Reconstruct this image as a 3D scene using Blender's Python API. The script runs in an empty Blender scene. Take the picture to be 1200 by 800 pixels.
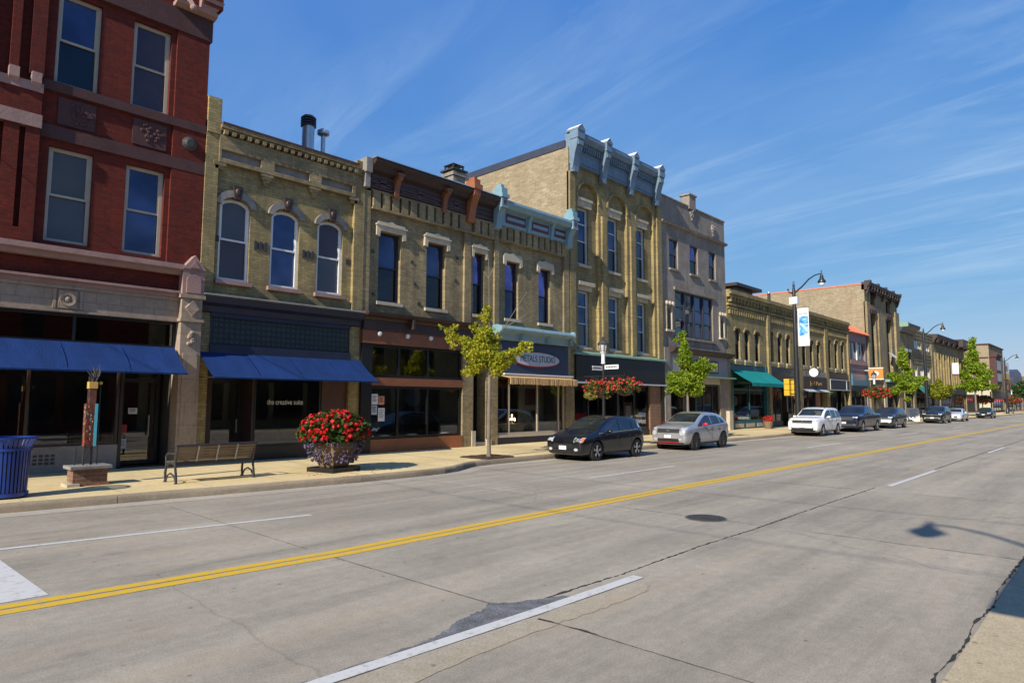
import bpy, bmesh, math, random
import numpy as np
from mathutils import Vector, Matrix
rad = math.radians
SC = bpy.context.scene
COL = SC.collection
random.seed(7)
rng = np.random.default_rng(11)

# ---------------------------------------------------------------- camera
yaw, pitch, roll = rad(46.6748), rad(5.23357), rad(0.17787)
Fv = Vector((math.sin(yaw)*math.cos(pitch), math.cos(yaw)*math.cos(pitch), math.sin(pitch)))
R0 = Vector((math.cos(yaw), -math.sin(yaw), 0)); U0 = R0.cross(Fv)
Rv = math.cos(roll)*R0 + math.sin(roll)*U0
Uv = -math.sin(roll)*R0 + math.cos(roll)*U0
cam = bpy.data.cameras.new('camera'); camo = bpy.data.objects.new('camera', cam); COL.objects.link(camo)
M3 = Matrix((Rv, Uv, -Fv)).transposed()
camo.matrix_world = Matrix.Translation((0, 0, 1.9)) @ M3.to_4x4()
cam.sensor_width = 36; cam.lens = 36*769.48/1200; cam.clip_start = .05; cam.clip_end = 5000
SC.camera = camo

# ---------------------------------------------------------------- light
SUN_EL, SUN_AZ = rad(32.5), rad(9.0)          # elevation; light travels along +x and a little +y
sun = bpy.data.lights.new('sun', 'SUN'); sun.energy = 4.6; sun.angle = rad(.53); sun.color = (1, .93, .82)
suno = bpy.data.objects.new('sun', sun); COL.objects.link(suno)
sd = Vector((math.cos(SUN_EL)*math.cos(SUN_AZ), math.cos(SUN_EL)*math.sin(SUN_AZ), -math.sin(SUN_EL)))
suno.rotation_euler = sd.to_track_quat('-Z', 'Y').to_euler(); suno.location = (-20, -10, 40)
SC.view_settings.view_transform = 'Standard'; SC.view_settings.look = 'None'
SC.view_settings.exposure = .42; SC.view_settings.gamma = 1

CLOUD_A, CLOUD_B, CLOUD_K = (6.1, 9.1, 0), (1.5, 7.3, 0), .72
W = bpy.data.worlds.new('World'); SC.world = W; W.use_nodes = True
nt = W.node_tree; nt.nodes.clear()
def wn(t, **k):
    n = nt.nodes.new(t)
    for a, v in k.items(): setattr(n, a, v)
    return n
sky = wn('ShaderNodeTexSky', sky_type='NISHITA', sun_disc=False, sun_elevation=SUN_EL,
         sun_rotation=math.atan2(-sd.x, -sd.y), air_density=1.0, dust_density=.5, ozone_density=1.6, altitude=200)
ssep = wn('ShaderNodeSeparateColor'); nt.links.new(sky.outputs[0], ssep.inputs[0]); hs = wn('ShaderNodeCombineColor')
for ch, (a, g) in enumerate(((.040, 1.06), (.1158, .615), (.377, .195))):   # film-like response of the clear sky
    pw = wn('ShaderNodeMath', operation='POWER'); pw.inputs[1].default_value = g; ml = wn('ShaderNodeMath', operation='MULTIPLY'); ml.inputs[1].default_value = a/.12
    nt.links.new(ssep.outputs[ch], pw.inputs[0]); nt.links.new(pw.outputs[0], ml.inputs[0]); nt.links.new(ml.outputs[0], hs.inputs[ch])
tc = wn('ShaderNodeTexCoord'); sep = wn('ShaderNodeSeparateXYZ'); nt.links.new(tc.outputs['Generated'], sep.inputs[0])
zmax = wn('ShaderNodeMath', operation='MAXIMUM'); zmax.inputs[1].default_value = .06; nt.links.new(sep.outputs[2], zmax.inputs[0])
zz = wn('ShaderNodeMath', operation='ADD'); zz.inputs[1].default_value = .10; nt.links.new(zmax.outputs[0], zz.inputs[0])
dx = wn('ShaderNodeMath', operation='DIVIDE'); dy = wn('ShaderNodeMath', operation='DIVIDE')
nt.links.new(sep.outputs[0], dx.inputs[0]); nt.links.new(zz.outputs[0], dx.inputs[1])
nt.links.new(sep.outputs[1], dy.inputs[0]); nt.links.new(zz.outputs[0], dy.inputs[1])
cb = wn('ShaderNodeCombineXYZ'); nt.links.new(dx.outputs[0], cb.inputs[0]); nt.links.new(dy.outputs[0], cb.inputs[1])
mp0 = wn('ShaderNodeMapping'); mp0.inputs['Rotation'].default_value = (0, 0, rad(7)); nt.links.new(cb.outputs[0], mp0.inputs[0])
def cirrus(scale, loc, ns, det, rough, dist, lo, hi):
    mp = wn('ShaderNodeMapping'); mp.inputs['Scale'].default_value = scale; mp.inputs['Location'].default_value = loc; nt.links.new(mp0.outputs[0], mp.inputs[0])
    n = wn('ShaderNodeTexNoise'); n.inputs['Scale'].default_value = ns; n.inputs['Detail'].default_value = det; n.inputs['Roughness'].default_value = rough; n.inputs['Distortion'].default_value = dist
    nt.links.new(mp.outputs[0], n.inputs['Vector']); r = wn('ShaderNodeMapRange'); r.inputs[1].default_value = lo; r.inputs[2].default_value = hi; nt.links.new(n.outputs['Fac'], r.inputs[0]); return r.outputs[0]
def wmath(op, a, b):
    m_ = wn('ShaderNodeMath', operation=op)
    for k_, q in enumerate((a, b)):
        if isinstance(q, (int, float)): m_.inputs[k_].default_value = q
        else: nt.links.new(q, m_.inputs[k_])
    return m_.outputs[0]
streak = cirrus((2.2, .55, 1), CLOUD_A, 1.5, 11, .62, .9, .44, .78)      # long wisps
band = cirrus((.8, .4, 1), CLOUD_B, 1.0, 4, .5, .4, .40, .62)             # where the wisps gather
fine = cirrus((5.5, 1.3, 1), (3, 1, 0), 1.6, 9, .7, .6, .36, .70)         # fibres
cl = wmath('MULTIPLY', wmath('MULTIPLY', streak, band), wmath('ADD', wmath('MULTIPLY', fine, .5), .45))
veil = cirrus((.9, .5, 1), (2.2, 5.1, 0), .8, 5, .55, .5, .42, .66)         # broad thin veil
cl = wmath('ADD', cl, wmath('MULTIPLY', veil, .22))
m2 = wn('ShaderNodeMath', operation='MULTIPLY'); m2.inputs[1].default_value = CLOUD_K; m2.use_clamp = True; hz = wn('ShaderNodeMapRange'); hz.inputs[1].default_value = .05; hz.inputs[2].default_value = .16; nt.links.new(sep.outputs[2], hz.inputs[0]); nt.links.new(wmath('MULTIPLY', cl, hz.outputs[0]), m2.inputs[0])
mix = wn('ShaderNodeMixRGB'); mix.inputs[2].default_value = (3.6, 4.7, 5.9, 1)
nt.links.new(m2.outputs[0], mix.inputs[0]); nt.links.new(hs.outputs[0], mix.inputs[1])
bg = wn('ShaderNodeBackground'); bg.inputs[1].default_value = .12
nt.links.new(mix.outputs[0], bg.inputs[0])
wo = wn('ShaderNodeOutputWorld'); nt.links.new(bg.outputs[0], wo.inputs[0])
SC.cycles.max_bounces = 6; SC.cycles.transparent_max_bounces = 8; SC.cycles.diffuse_bounces = 3
SC.cycles.caustics_reflective = False; SC.cycles.caustics_refractive = False; SC.cycles.sample_clamp_indirect = 4

# ---------------------------------------------------------------- materials
MATS = {}
def newmat(name):
    m = bpy.data.materials.new(name); m.use_nodes = True
    t = m.node_tree; b = t.nodes['Principled BSDF']; MATS[name] = m
    return m, t, b
def N(t, typ, ins=None, **k):
    n = t.nodes.new(typ)
    for a, v in k.items(): setattr(n, a, v)
    for a, v in (ins or {}).items(): n.inputs[a].default_value = v
    return n
def c4(c): return (c[0], c[1], c[2], 1)
def sc(c, k): return tuple(min(1, x*k) for x in c)
def simple(name, col, rough=.6, var=.18, scale=3., bump=.0, metal=0., spec=.5, coat=0., stretch=(1, 1, 1)):
    """paint, stone, metal: a base colour with uneven wear at two sizes"""
    m, t, b = newmat(name); L = t.links.new
    co = N(t, 'ShaderNodeTexCoord'); mpn = N(t, 'ShaderNodeMapping', {'Scale': stretch}); L(co.outputs['Object'], mpn.inputs[0])
    a = N(t, 'ShaderNodeTexNoise', {'Scale': scale, 'Detail': 6, 'Roughness': .6}); L(mpn.outputs[0], a.inputs['Vector'])
    a2 = N(t, 'ShaderNodeTexNoise', {'Scale': scale*9, 'Detail': 3, 'Roughness': .6}); L(mpn.outputs[0], a2.inputs['Vector'])
    ad = N(t, 'ShaderNodeMath', operation='ADD'); L(a.outputs['Fac'], ad.inputs[0])
    s2 = N(t, 'ShaderNodeMath', {1: .45}, operation='MULTIPLY'); L(a2.outputs['Fac'], s2.inputs[0]); L(s2.outputs[0], ad.inputs[1])
    r = N(t, 'ShaderNodeMapRange', {1: .45, 2: 1.0}); L(ad.outputs[0], r.inputs[0])
    mx = N(t, 'ShaderNodeMixRGB', {1: c4(sc(col, 1-var)), 2: c4(sc(col, 1+var))}); L(r.outputs[0], mx.inputs[0])
    L(mx.outputs[0], b.inputs['Base Color'])
    b.inputs['Roughness'].default_value = rough; b.inputs['Metallic'].default_value = metal
    b.inputs['Specular IOR Level'].default_value = spec; b.inputs['Coat Weight'].default_value = coat
    if bump:
        bp = N(t, 'ShaderNodeBump', {'Strength': bump, 'Distance': .02}); L(a2.outputs['Fac'], bp.inputs['Height']); L(bp.outputs[0], b.inputs['Normal'])
    return m
def brickmat(name, c1, c2, mortar, bw=.235, bh=.08, stain=.45, bump=.5, dirt=(.10, .085, .06), mort=.010, offset=.5):
    m, t, b = newmat(name); L = t.links.new
    co = N(t, 'ShaderNodeTexCoord'); se = N(t, 'ShaderNodeSeparateXYZ'); L(co.outputs['Object'], se.inputs[0])
    ad = N(t, 'ShaderNodeMath', operation='ADD'); L(se.outputs[0], ad.inputs[0]); L(se.outputs[1], ad.inputs[1])
    cbn = N(t, 'ShaderNodeCombineXYZ'); L(ad.outputs[0], cbn.inputs[0]); L(se.outputs[2], cbn.inputs[1])
    br = N(t, 'ShaderNodeTexBrick', offset=offset, ins={'Color1': c4(c1), 'Color2': c4(c2), 'Mortar': c4(mortar), 'Scale': 1., 'Mortar Size': mort, 'Mortar Smooth': .2,
                                     'Bias': -.1, 'Brick Width': bw, 'Row Height': bh})
    L(cbn.outputs[0], br.inputs['Vector'])
    a = N(t, 'ShaderNodeTexNoise', {'Scale': .8, 'Detail': 9, 'Roughness': .62, 'Distortion': .3}); L(co.outputs['Object'], a.inputs['Vector'])
    mp2 = N(t, 'ShaderNodeMapping', {'Scale': (2.2, 2.2, .28)}); L(co.outputs['Object'], mp2.inputs[0])
    a2 = N(t, 'ShaderNodeTexNoise', {'Scale': 1.2, 'Detail': 6, 'Roughness': .65}); L(mp2.outputs[0], a2.inputs['Vector'])
    a3 = N(t, 'ShaderNodeTexNoise', {'Scale': 9., 'Detail': 3}); L(co.outputs['Object'], a3.inputs['Vector'])
    mu = N(t, 'ShaderNodeMath', operation='MULTIPLY'); L(a.outputs['Fac'], mu.inputs[0]); L(a2.outputs['Fac'], mu.inputs[1])
    r = N(t, 'ShaderNodeMapRange', {1: .16, 2: .42, 3: min(.9, stain*1.45), 4: 0.}); L(mu.outputs[0], r.inputs[0])
    mx = N(t, 'ShaderNodeMixRGB', {2: c4(dirt)}); L(r.outputs[0], mx.inputs[0]); L(br.outputs['Color'], mx.inputs[1])
    r3 = N(t, 'ShaderNodeMapRange', {1: .25, 2: .75, 3: .86, 4: 1.13}); L(a3.outputs['Fac'], r3.inputs[0])
    m3 = N(t, 'ShaderNodeMixRGB', {0: 1.}, blend_type='MULTIPLY'); L(mx.outputs[0], m3.inputs[1])
    cc = N(t, 'ShaderNodeCombineXYZ'); [L(r3.outputs[0], cc.inputs[i]) for i in range(3)]; L(cc.outputs[0], m3.inputs[2])
    L(m3.outputs[0], b.inputs['Base Color']); b.inputs['Roughness'].default_value = .88; b.inputs['Specular IOR Level'].default_value = .25
    bp = N(t, 'ShaderNodeBump', {'Strength': bump, 'Distance': .012}); L(br.outputs['Fac'], bp.inputs['Height']); bp.invert = True
    bp2 = N(t, 'ShaderNodeBump', {'Strength': .12, 'Distance': .02}); L(a3.outputs['Fac'], bp2.inputs['Height']); L(bp.outputs[0], bp2.inputs['Normal'])
    L(bp2.outputs[0], b.inputs['Normal'])
    return m
def panemat(name, col, spec=.5, rough=.04, blind=0., blindcol=(.3, .3, .35), film=0.):
    """upstairs window glass over drawn blinds: dark, glossy, slightly wavy"""
    m, t, b = newmat(name); L = t.links.new
    co = N(t, 'ShaderNodeTexCoord')
    a = N(t, 'ShaderNodeTexNoise', {'Scale': .9, 'Detail': 2}); L(co.outputs['Object'], a.inputs['Vector'])
    r = N(t, 'ShaderNodeMapRange', {1: .35, 2: .65, 3: .6, 4: 1.3}); L(a.outputs['Fac'], r.inputs[0])
    cc = N(t, 'ShaderNodeMixRGB', {0: 1., 1: c4(col)}, blend_type='MULTIPLY'); L(r.outputs[0], cc.inputs[2])
    out = cc
    if blind:
        se = N(t, 'ShaderNodeSeparateXYZ'); L(co.outputs['Object'], se.inputs[0])
        w = N(t, 'ShaderNodeMath', {1: 1/.05}, operation='MULTIPLY'); L(se.outputs[2], w.inputs[0])
        fr = N(t, 'ShaderNodeMath', operation='FRACT'); L(w.outputs[0], fr.inputs[0])
        fm = N(t, 'ShaderNodeMapRange', {1: 0., 2: 1., 3: blind*.6, 4: blind}); L(fr.outputs[0], fm.inputs[0])
        m4 = N(t, 'ShaderNodeMixRGB', {2: c4(blindcol)}); L(fm.outputs[0], m4.inputs[0]); L(cc.outputs[0], m4.inputs[1]); out = m4
    L(out.outputs[0], b.inputs['Base Color'])
    b.inputs['Roughness'].default_value = rough; b.inputs['Specular IOR Level'].default_value = spec; b.inputs['Metallic'].default_value = film
    a2 = N(t, 'ShaderNodeTexNoise', {'Scale': 1.6, 'Detail': 1}); L(co.outputs['Object'], a2.inputs['Vector'])
    bp = N(t, 'ShaderNodeBump', {'Strength': .10, 'Distance': .05}); L(a2.outputs['Fac'], bp.inputs['Height']); L(bp.outputs[0], b.inputs['Normal'])
    return m
def shopglass(name, tint=(.75, .8, .78), refl=1.):
    m = bpy.data.materials.new(name); m.use_nodes = True; t = m.node_tree; t.nodes.clear(); L = t.links.new; MATS[name] = m
    tr = N(t, 'ShaderNodeBsdfTransparent', {'Color': c4(tint)}); gl = N(t, 'ShaderNodeBsdfGlossy', {'Roughness': .02, 'Color': (refl, refl, refl, 1)})
    fr = N(t, 'ShaderNodeFresnel', {'IOR': 1.5}); mx = N(t, 'ShaderNodeMixShader'); o = N(t, 'ShaderNodeOutputMaterial')
    ad = N(t, 'ShaderNodeMath', {1: .075}, operation='ADD'); L(fr.outputs[0], ad.inputs[0])
    L(ad.outputs[0], mx.inputs[0]); L(tr.outputs[0], mx.inputs[1]); L(gl.outputs[0], mx.inputs[2]); L(mx.outputs[0], o.inputs[0])
    return m
def leafmat(name, cols, trans=.35, rough=.55):
    m = bpy.data.materials.new(name); m.use_nodes = True; t = m.node_tree; t.nodes.clear(); L = t.links.new; MATS[name] = m
    g = N(t, 'ShaderNodeNewGeometry'); cr = N(t, 'ShaderNodeValToRGB'); L(g.outputs['Random Per Island'], cr.inputs[0])
    e = cr.color_ramp.elements
    while len(e) < len(cols): e.new(.5)
    for i, c in enumerate(cols): e[i].position = i/(len(cols)-1); e[i].color = c4(c)
    b = N(t, 'ShaderNodeBsdfPrincipled', {'Roughness': rough}); b.inputs['Specular IOR Level'].default_value = .3; L(cr.outputs[0], b.inputs['Base Color'])
    tl = N(t, 'ShaderNodeBsdfTranslucent'); hsv = N(t, 'ShaderNodeHueSaturation', {'Value': 1.25, 'Saturation': 1.1}); L(cr.outputs[0], hsv.inputs['Color']); L(hsv.outputs[0], tl.inputs[0])
    mx = N(t, 'ShaderNodeMixShader', {0: trans}); o = N(t, 'ShaderNodeOutputMaterial')
    L(b.outputs[0], mx.inputs[1]); L(tl.outputs[0], mx.inputs[2]); L(mx.outputs[0], o.inputs[0])
    return m
def emit(name, col, s):
    m = bpy.data.materials.new(name); m.use_nodes = True; b = m.node_tree.nodes['Principled BSDF']
    b.inputs['Base Color'].default_value = c4(col); b.inputs['Emission Color'].default_value = c4(col); b.inputs['Emission Strength'].default_value = s; MATS[name] = m
    return m

brickmat('cream_brick', (.515, .395, .165), (.34, .25, .095), (.29, .235, .12), stain=.45)
brickmat('tan_brick', (.485, .375, .195), (.32, .24, .115), (.28, .23, .135), stain=.45)
brickmat('side_brick', (.41, .335, .21), (.265, .205, .12), (.36, .31, .22), bw=.34, bh=.12, stain=.30, mort=.018, bump=.8, dirt=(.2, .15, .09))
brickmat('red_brick', (.20, .026, .011), (.12, .016, .009), (.085, .030, .024), stain=.35, dirt=(.07, .018, .015))
brickmat('limestone', (.36, .315, .265), (.30, .262, .22), (.25, .22, .185), bw=.75, bh=.34, mort=.006, stain=.5, bump=.2, dirt=(.16, .135, .11))
brickmat('terracotta', (.40, .31, .23), (.37, .285, .205), (.27, .21, .155), bw=.55, bh=.62, mort=.010, stain=.25, bump=.2, dirt=(.2, .15, .11))
brickmat('old_red_brick', (.30, .13, .07), (.23, .10, .055), (.30, .24, .18), stain=.3)
brickmat('glass_block', (.035, .055, .06), (.042, .064, .070), (.022, .032, .035), bw=.16, bh=.16, mort=.03, offset=0, stain=.1, bump=.3)
MATS['glass_block'].node_tree.nodes['Principled BSDF'].inputs['Roughness'].default_value = .35
S = simple
S('pink_stone', (.33, .205, .175), .8, .2, 2, .25); S('dark_stone', (.075, .032, .03), .85, .25, 3, .3)
S('cream_stone', (.47, .41, .30), .85, .2, 3, .3); S('grey_stone', (.24, .22, .20), .85, .3, 3, .4)
S('white_paint', (.72, .72, .70), .45, .08, 2); S('buff_paint', (.45, .39, .30), .5, .12, 3); S('dark_paint', (.018, .018, .02), .4, .25, 3)
S('black_paint', (.012, .012, .013), .35, .25, 3); S('navy_paint', (.018, .022, .045), .5, .25, 2); S('slate_blue', (.03, .045, .085), .5, .2, 2)
S('brown_paint', (.085, .038, .025), .5, .3, 2, .1); S('rust_paint', (.30, .105, .038), .5, .2, 2, .1); S('header_brown', (.21, .078, .035), .5, .25, 2, .1)
S('dark_brown', (.045, .025, .02), .55, .3, 2); S('ice_blue', (.20, .325, .375), .45, .15, 3); S('maroon_paint', (.11, .03, .04), .5, .2, 3)
S('zinc_blue', (.145, .21, .275), .5, .25, 2, .15); S('zinc_light', (.48, .52, .54), .5, .15, 3); S('roof_metal', (.045, .05, .075), .4, .2, 2)
S('roofing', (.09, .085, .08), .9, .3, 2); S('copper_green', (.20, .32, .26), .6, .25, 3); S('teal_paint', (.012, .10, .115), .45, .25, 2)
S('mauve_brick', (.24, .185, .19), .8, .2, 3, .2); S('terra_tile', (.60, .185, .10), .75, .18, 4, .2)
S('violet_grey', (.27, .245, .25), .7, .12, 2); S('galvanised', (.55, .58, .60), .35, .15, 3, metal=.6); S('wood_dark', (.10, .06, .03), .6, .3, 4, stretch=(.2, 1, 1))
S('bench_wood', (.17, .125, .075), .6, .3, 6, .2, stretch=(.3, 3, 3)); S('bench_metal', (.035, .035, .037), .4, .2, 5); S('worn_metal', (.36, .35, .33), .45, .2, 5, metal=.3)
S('can_blue', (.006, .035, .20), .35, .15, 6, coat=.3); S('pole_black', (.02, .021, .022), .35, .3, 4); S('rubber', (.018, .018, .018), .85, .2, 8)
S('lantern_white', (.75, .76, .74), .25, .05, 5); S('signal_yellow', (.62, .36, .02), .45, .15, 4); S('sign_white', (.72, .72, .70), .45, .06, 4)
S('pot_tan', (.20, .135, .08), .8, .2, 4, .3); S('soil', (.05, .035, .022), .95, .3, 9, .5); S('mulch', (.075, .04, .022), .95, .4, 14, .8)
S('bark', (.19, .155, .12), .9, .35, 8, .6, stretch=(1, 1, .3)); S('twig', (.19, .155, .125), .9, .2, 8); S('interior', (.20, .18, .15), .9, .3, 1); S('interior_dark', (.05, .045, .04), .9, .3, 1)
S('floor_wood', (.13, .085, .05), .6, .25, 3); S('curtain', (.20, .19, .17), .9, .25, 6, stretch=(6, 1, .2)); S('ash_panel', (.30, .285, .25), .8, .2, 3)
S('orange_sign', (.75, .22, .035), .5, .1, 4); S('red_paint', (.50, .015, .02), .35, .1, 4); S('gold_paint', (.62, .38, .09), .45, .1, 4); S('cyan_paint', (.10, .48, .58), .5, .12, 5)
S('mosaic', (.13, .042, .024), .6, .9, 9); S('yellow_paint', (.65, .45, .04), .5, .2, 6); S('fringe', (.52, .33, .15), .9, .28, 5, .3, stretch=(6, 1, .5))
S('iron', (.045, .042, .04), .6, .3, 8, .4); S('paper', (.75, .76, .76), .7, .05, 9); S('paper_orange', (.66, .27, .13), .7, .1, 9); S('blue_sign', (.06, .16, .23), .4, .15, 3)
S('green_awning', (.02, .20, .17), .8, .15, 2, .1)
def fabric(name, col):
    m = S(name, col, .85, .3, 1.6, .5, spec=.25, stretch=(2.2, .5, .5)); return m
fabric('awning_blue', (.007, .031, .125)); fabric('awning_teal', (.006, .215, .205))
panemat('pane_blue', (.06, .075, .14), film=.5); panemat('pane_dark', (.010, .012, .02)); panemat('pane_violet', (.17, .14, .34), film=.75)
panemat('pane_blind', (.06, .06, .07), blind=.6, blindcol=(.10, .095, .10)); panemat('pane_curtain_reflect', (.03, .03, .03), blind=.3, blindcol=(.22, .2, .16)); panemat('pane_rose', (.05, .03, .035), blind=.6, blindcol=(.075, .05, .06))  # curtain tone also brightened to paint in the reflection of a sunlit wall
shopglass('shop_glass'); shopglass('bronze_glass', (.30, .26, .2))
emit('warm_lamp', (1, .74, .38), 9.)

# ---------------------------------------------------------------- mesh helpers
WP = {}
SPLIT = set('stone_band stone_corbel carved_panel lintel end_bracket hood_mould keystone bracket bracket_inset bulkhead wall_anchor wall_vent header_lamp cornice_bracket carved_shield niche_carving niche_back mullion frieze_panel door_jamb pier gooseneck_lamp wall_slot post window shop_window window_display door_step parapet_cap fascia oriel_glass basket_arm brick_band leg_frame bulkhead_panel hut_window coping end_pier stone_course canopy_post awning_frame hoop'.split())
def setpar(o, parent):
    if parent is None: return
    o.parent = parent
    if parent.name in WP: o.matrix_parent_inverse = WP[parent.name]
class MB:
    def __init__(s): s.v = []; s.f = []; s.m = []; s.g = []
    def add(s, vs, fs, mi=0):
        o = len(s.v); s.g.append((o, o+len(vs), len(s.f), len(s.f)+len(fs))); s.v += [tuple(p) for p in vs]; s.f += [tuple(i+o for i in f) for f in fs]; s.m += [mi]*len(fs); return s
    def quad(s, a, b, c, d, mi=0): return s.add([a, b, c, d], [(0, 1, 2, 3)], mi)
    def box(s, x0, x1, y0, y1, z0, z1, mi=0):
        v = [(x0, y0, z0), (x1, y0, z0), (x1, y1, z0), (x0, y1, z0), (x0, y0, z1), (x1, y0, z1), (x1, y1, z1), (x0, y1, z1)]
        return s.add(v, [(0, 3, 2, 1), (4, 5, 6, 7), (0, 1, 5, 4), (1, 2, 6, 5), (2, 3, 7, 6), (3, 0, 4, 7)], mi)
    def bar(s, p, q, w, h=None, mi=0):
        p, q = Vector(p), Vector(q); d = (q-p).normalized(); h = h or w
        u = d.cross(Vector((0, 0, 1)));  u = u.normalized() if u.length > .05 else Vector((1, 0, 0)); t = d.cross(u)
        c = [(-w/2, -h/2), (w/2, -h/2), (w/2, h/2), (-w/2, h/2)]
        v = [p+u*a+t*b for a, b in c]+[q+u*a+t*b for a, b in c]
        return s.add(v, [(3, 2, 1, 0), (4, 5, 6, 7), (0, 1, 5, 4), (1, 2, 6, 5), (2, 3, 7, 6), (3, 0, 4, 7)], mi)
    def profx(s, prof, x0, x1, mi=0):
        """profile of (y,z) points extruded along x"""
        n = len(prof); v = [(x0, y, z) for y, z in prof]+[(x1, y, z) for y, z in prof]
        f = [tuple(range(n)), tuple(range(2*n-1, n-1, -1))]+[(i, i+n, (i+1) % n+n, (i+1) % n) for i in range(n)]
        return s.add(v, f, mi)
    def profy(s, prof, y0, y1, mi=0):
        """outline of (x,z) points given depth along y"""
        n = len(prof); v = [(x, y0, z) for x, z in prof]+[(x, y1, z) for x, z in prof]
        f = [tuple(range(n-1, -1, -1)), tuple(range(n, 2*n))]+[(i, (i+1) % n, (i+1) % n+n, i+n) for i in range(n)]
        return s.add(v, f, mi)
    def profz(s, prof, z0, z1, mi=0):
        n = len(prof); v = [(x, y, z0) for x, y in prof]+[(x, y, z1) for x, y in prof]
        f = [tuple(range(n-1, -1, -1)), tuple(range(n, 2*n))]+[(i, (i+1) % n, (i+1) % n+n, i+n) for i in range(n)]
        return s.add(v, f, mi)
    def tube(s, pts, r, n=8, mi=0, cap=True):
        pts = [Vector(p) for p in pts]; rr = r if isinstance(r, (list, tuple)) else [r]*len(pts); v = []; f = []
        for i, p in enumerate(pts):
            d = (pts[min(i+1, len(pts)-1)]-pts[max(i-1, 0)]).normalized()
            u = d.cross(Vector((.123, .31, .94))); u.normalize(); t = d.cross(u)
            v += [p+(u*math.cos(a)+t*math.sin(a))*rr[i] for a in (2*math.pi*k/n for k in range(n))]
        for i in range(len(pts)-1):
            f += [(i*n+k, i*n+(k+1) % n, (i+1)*n+(k+1) % n, (i+1)*n+k) for k in range(n)]
        if cap: f += [tuple(range(n-1, -1, -1)), tuple(range((len(pts)-1)*n, len(pts)*n))]
        return s.add(v, f, mi)
    def lathe(s, prof, cx, cy, n=20, mi=0, axis='z', cz=0):
        """profile of (radius, height) turned about an axis"""
        v = []; f = []; m = len(prof)
        for k in range(n):
            a = 2*math.pi*k/n; c, q = math.cos(a), math.sin(a)
            for r, h in prof:
                v.append((cx+r*c, cy+r*q, h+cz) if axis == 'z' else ((cx+r*c, cy+h, cz+r*q) if axis == 'y' else (cx+h, cy+r*c, cz+r*q)))
        for k in range(n):
            k2 = (k+1) % n
            f += [(k*m+i, k2*m+i, k2*m+i+1, k*m+i+1) for i in range(m-1)]
        if prof[0][0] == prof[-1][0] > 0:
            if prof[0] != prof[-1]: f += [(k*m+m-1, (k+1) % n*m+m-1, (k+1) % n*m, k*m) for k in range(n)]
        else: f += [tuple(k*m for k in range(n-1, -1, -1)), tuple(k*m+m-1 for k in range(n))]
        return s.add(v, f, mi)
    def ball(s, c, r, n=10, m=6, mi=0):
        r = r if isinstance(r, (tuple, list)) else (r, r, r); v = []; f = []
        for j in range(m+1):
            t = math.pi*j/m
            for k in range(n):
                a = 2*math.pi*k/n; v.append((c[0]+r[0]*math.sin(t)*math.cos(a), c[1]+r[1]*math.sin(t)*math.sin(a), c[2]-r[2]*math.cos(t)))
        for j in range(m): f += [(j*n+k, j*n+(k+1) % n, (j+1)*n+(k+1) % n, (j+1)*n+k) for k in range(n)]
        return s.add(v, f, mi)
    def mesh(s, name, mats, smooth=False):
        me = bpy.data.meshes.new(name); me.from_pydata(s.v, [], s.f)
        for m in (mats if isinstance(mats, (list, tuple)) else [mats]): me.materials.append(MATS[m])
        me.polygons.foreach_set('material_index', s.m)
        bm = bmesh.new(); bm.from_mesh(me); bmesh.ops.remove_doubles(bm, verts=bm.verts, dist=1e-5); bmesh.ops.recalc_face_normals(bm, faces=bm.faces); bm.to_mesh(me); bm.free()
        if smooth:
            me.polygons.foreach_set('use_smooth', [True]*len(me.polygons)); me.set_sharp_from_angle(angle=rad(40))
        me.update(); return me
    def pieces(s, gap=.05):
        """the far-apart pieces drawn into one builder, each as a builder of its own"""
        bb = []
        for a, b, c, d in s.g:
            P = np.array(s.v[a:b]); bb.append((P.min(0)-gap/2, P.max(0)+gap/2))
        par = list(range(len(bb)))
        def find(i):
            while par[i] != i: i = par[i]
            return i
        for i in range(len(bb)):
            for j in range(i):
                if (bb[i][0] <= bb[j][1]).all() and (bb[j][0] <= bb[i][1]).all(): par[find(i)] = find(j)
        out = {}
        for i, (a, b, c, d) in enumerate(s.g):
            q = out.setdefault(find(i), MB()); o = len(q.v)-a
            q.g.append((len(q.v), len(q.v)+b-a, len(q.f), len(q.f)+d-c)); q.v += s.v[a:b]; q.f += [tuple(k+o for k in f) for f in s.f[c:d]]; q.m += s.m[c:d]
        return list(out.values())
    def build(s, name, mats, parent=None, smooth=False, loc=None, bevel=0):
        if name in SPLIT and parent is not None:
            ps = s.pieces()
            if len(ps) > 1: return [p.build(name, mats, parent, smooth, loc, bevel) for p in ps][0]
        o = bpy.data.objects.new(name, s.mesh(name, mats, smooth)); COL.objects.link(o)
        setpar(o, parent)
        if loc: o.location = loc
        if bevel:
            b = o.modifiers.new('bevel', 'BEVEL'); b.width = bevel; b.segments = 2; b.limit_method = 'ANGLE'
        return o
def tag(o, label, cat, group=None, kind=None):
    if label: o['label'] = label
    if cat: o['category'] = cat
    if group: o['group'] = group
    if kind: o['kind'] = kind
    return o
def thing(name, label, cat, loc=(0, 0, 0), rz=0, group=None):
    o = bpy.data.objects.new(name, None); COL.objects.link(o); o.location = loc; o.rotation_euler = (0, 0, rz); o.empty_display_size = .3
    return tag(o, label, cat, group)
def struct(o): o['kind'] = 'structure'; return o
def copy_tree(o, parent=None):
    c = o.copy(); COL.objects.link(c); c.parent = parent
    for ch in list(o.children): copy_tree(ch, c)
    return c
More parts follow.
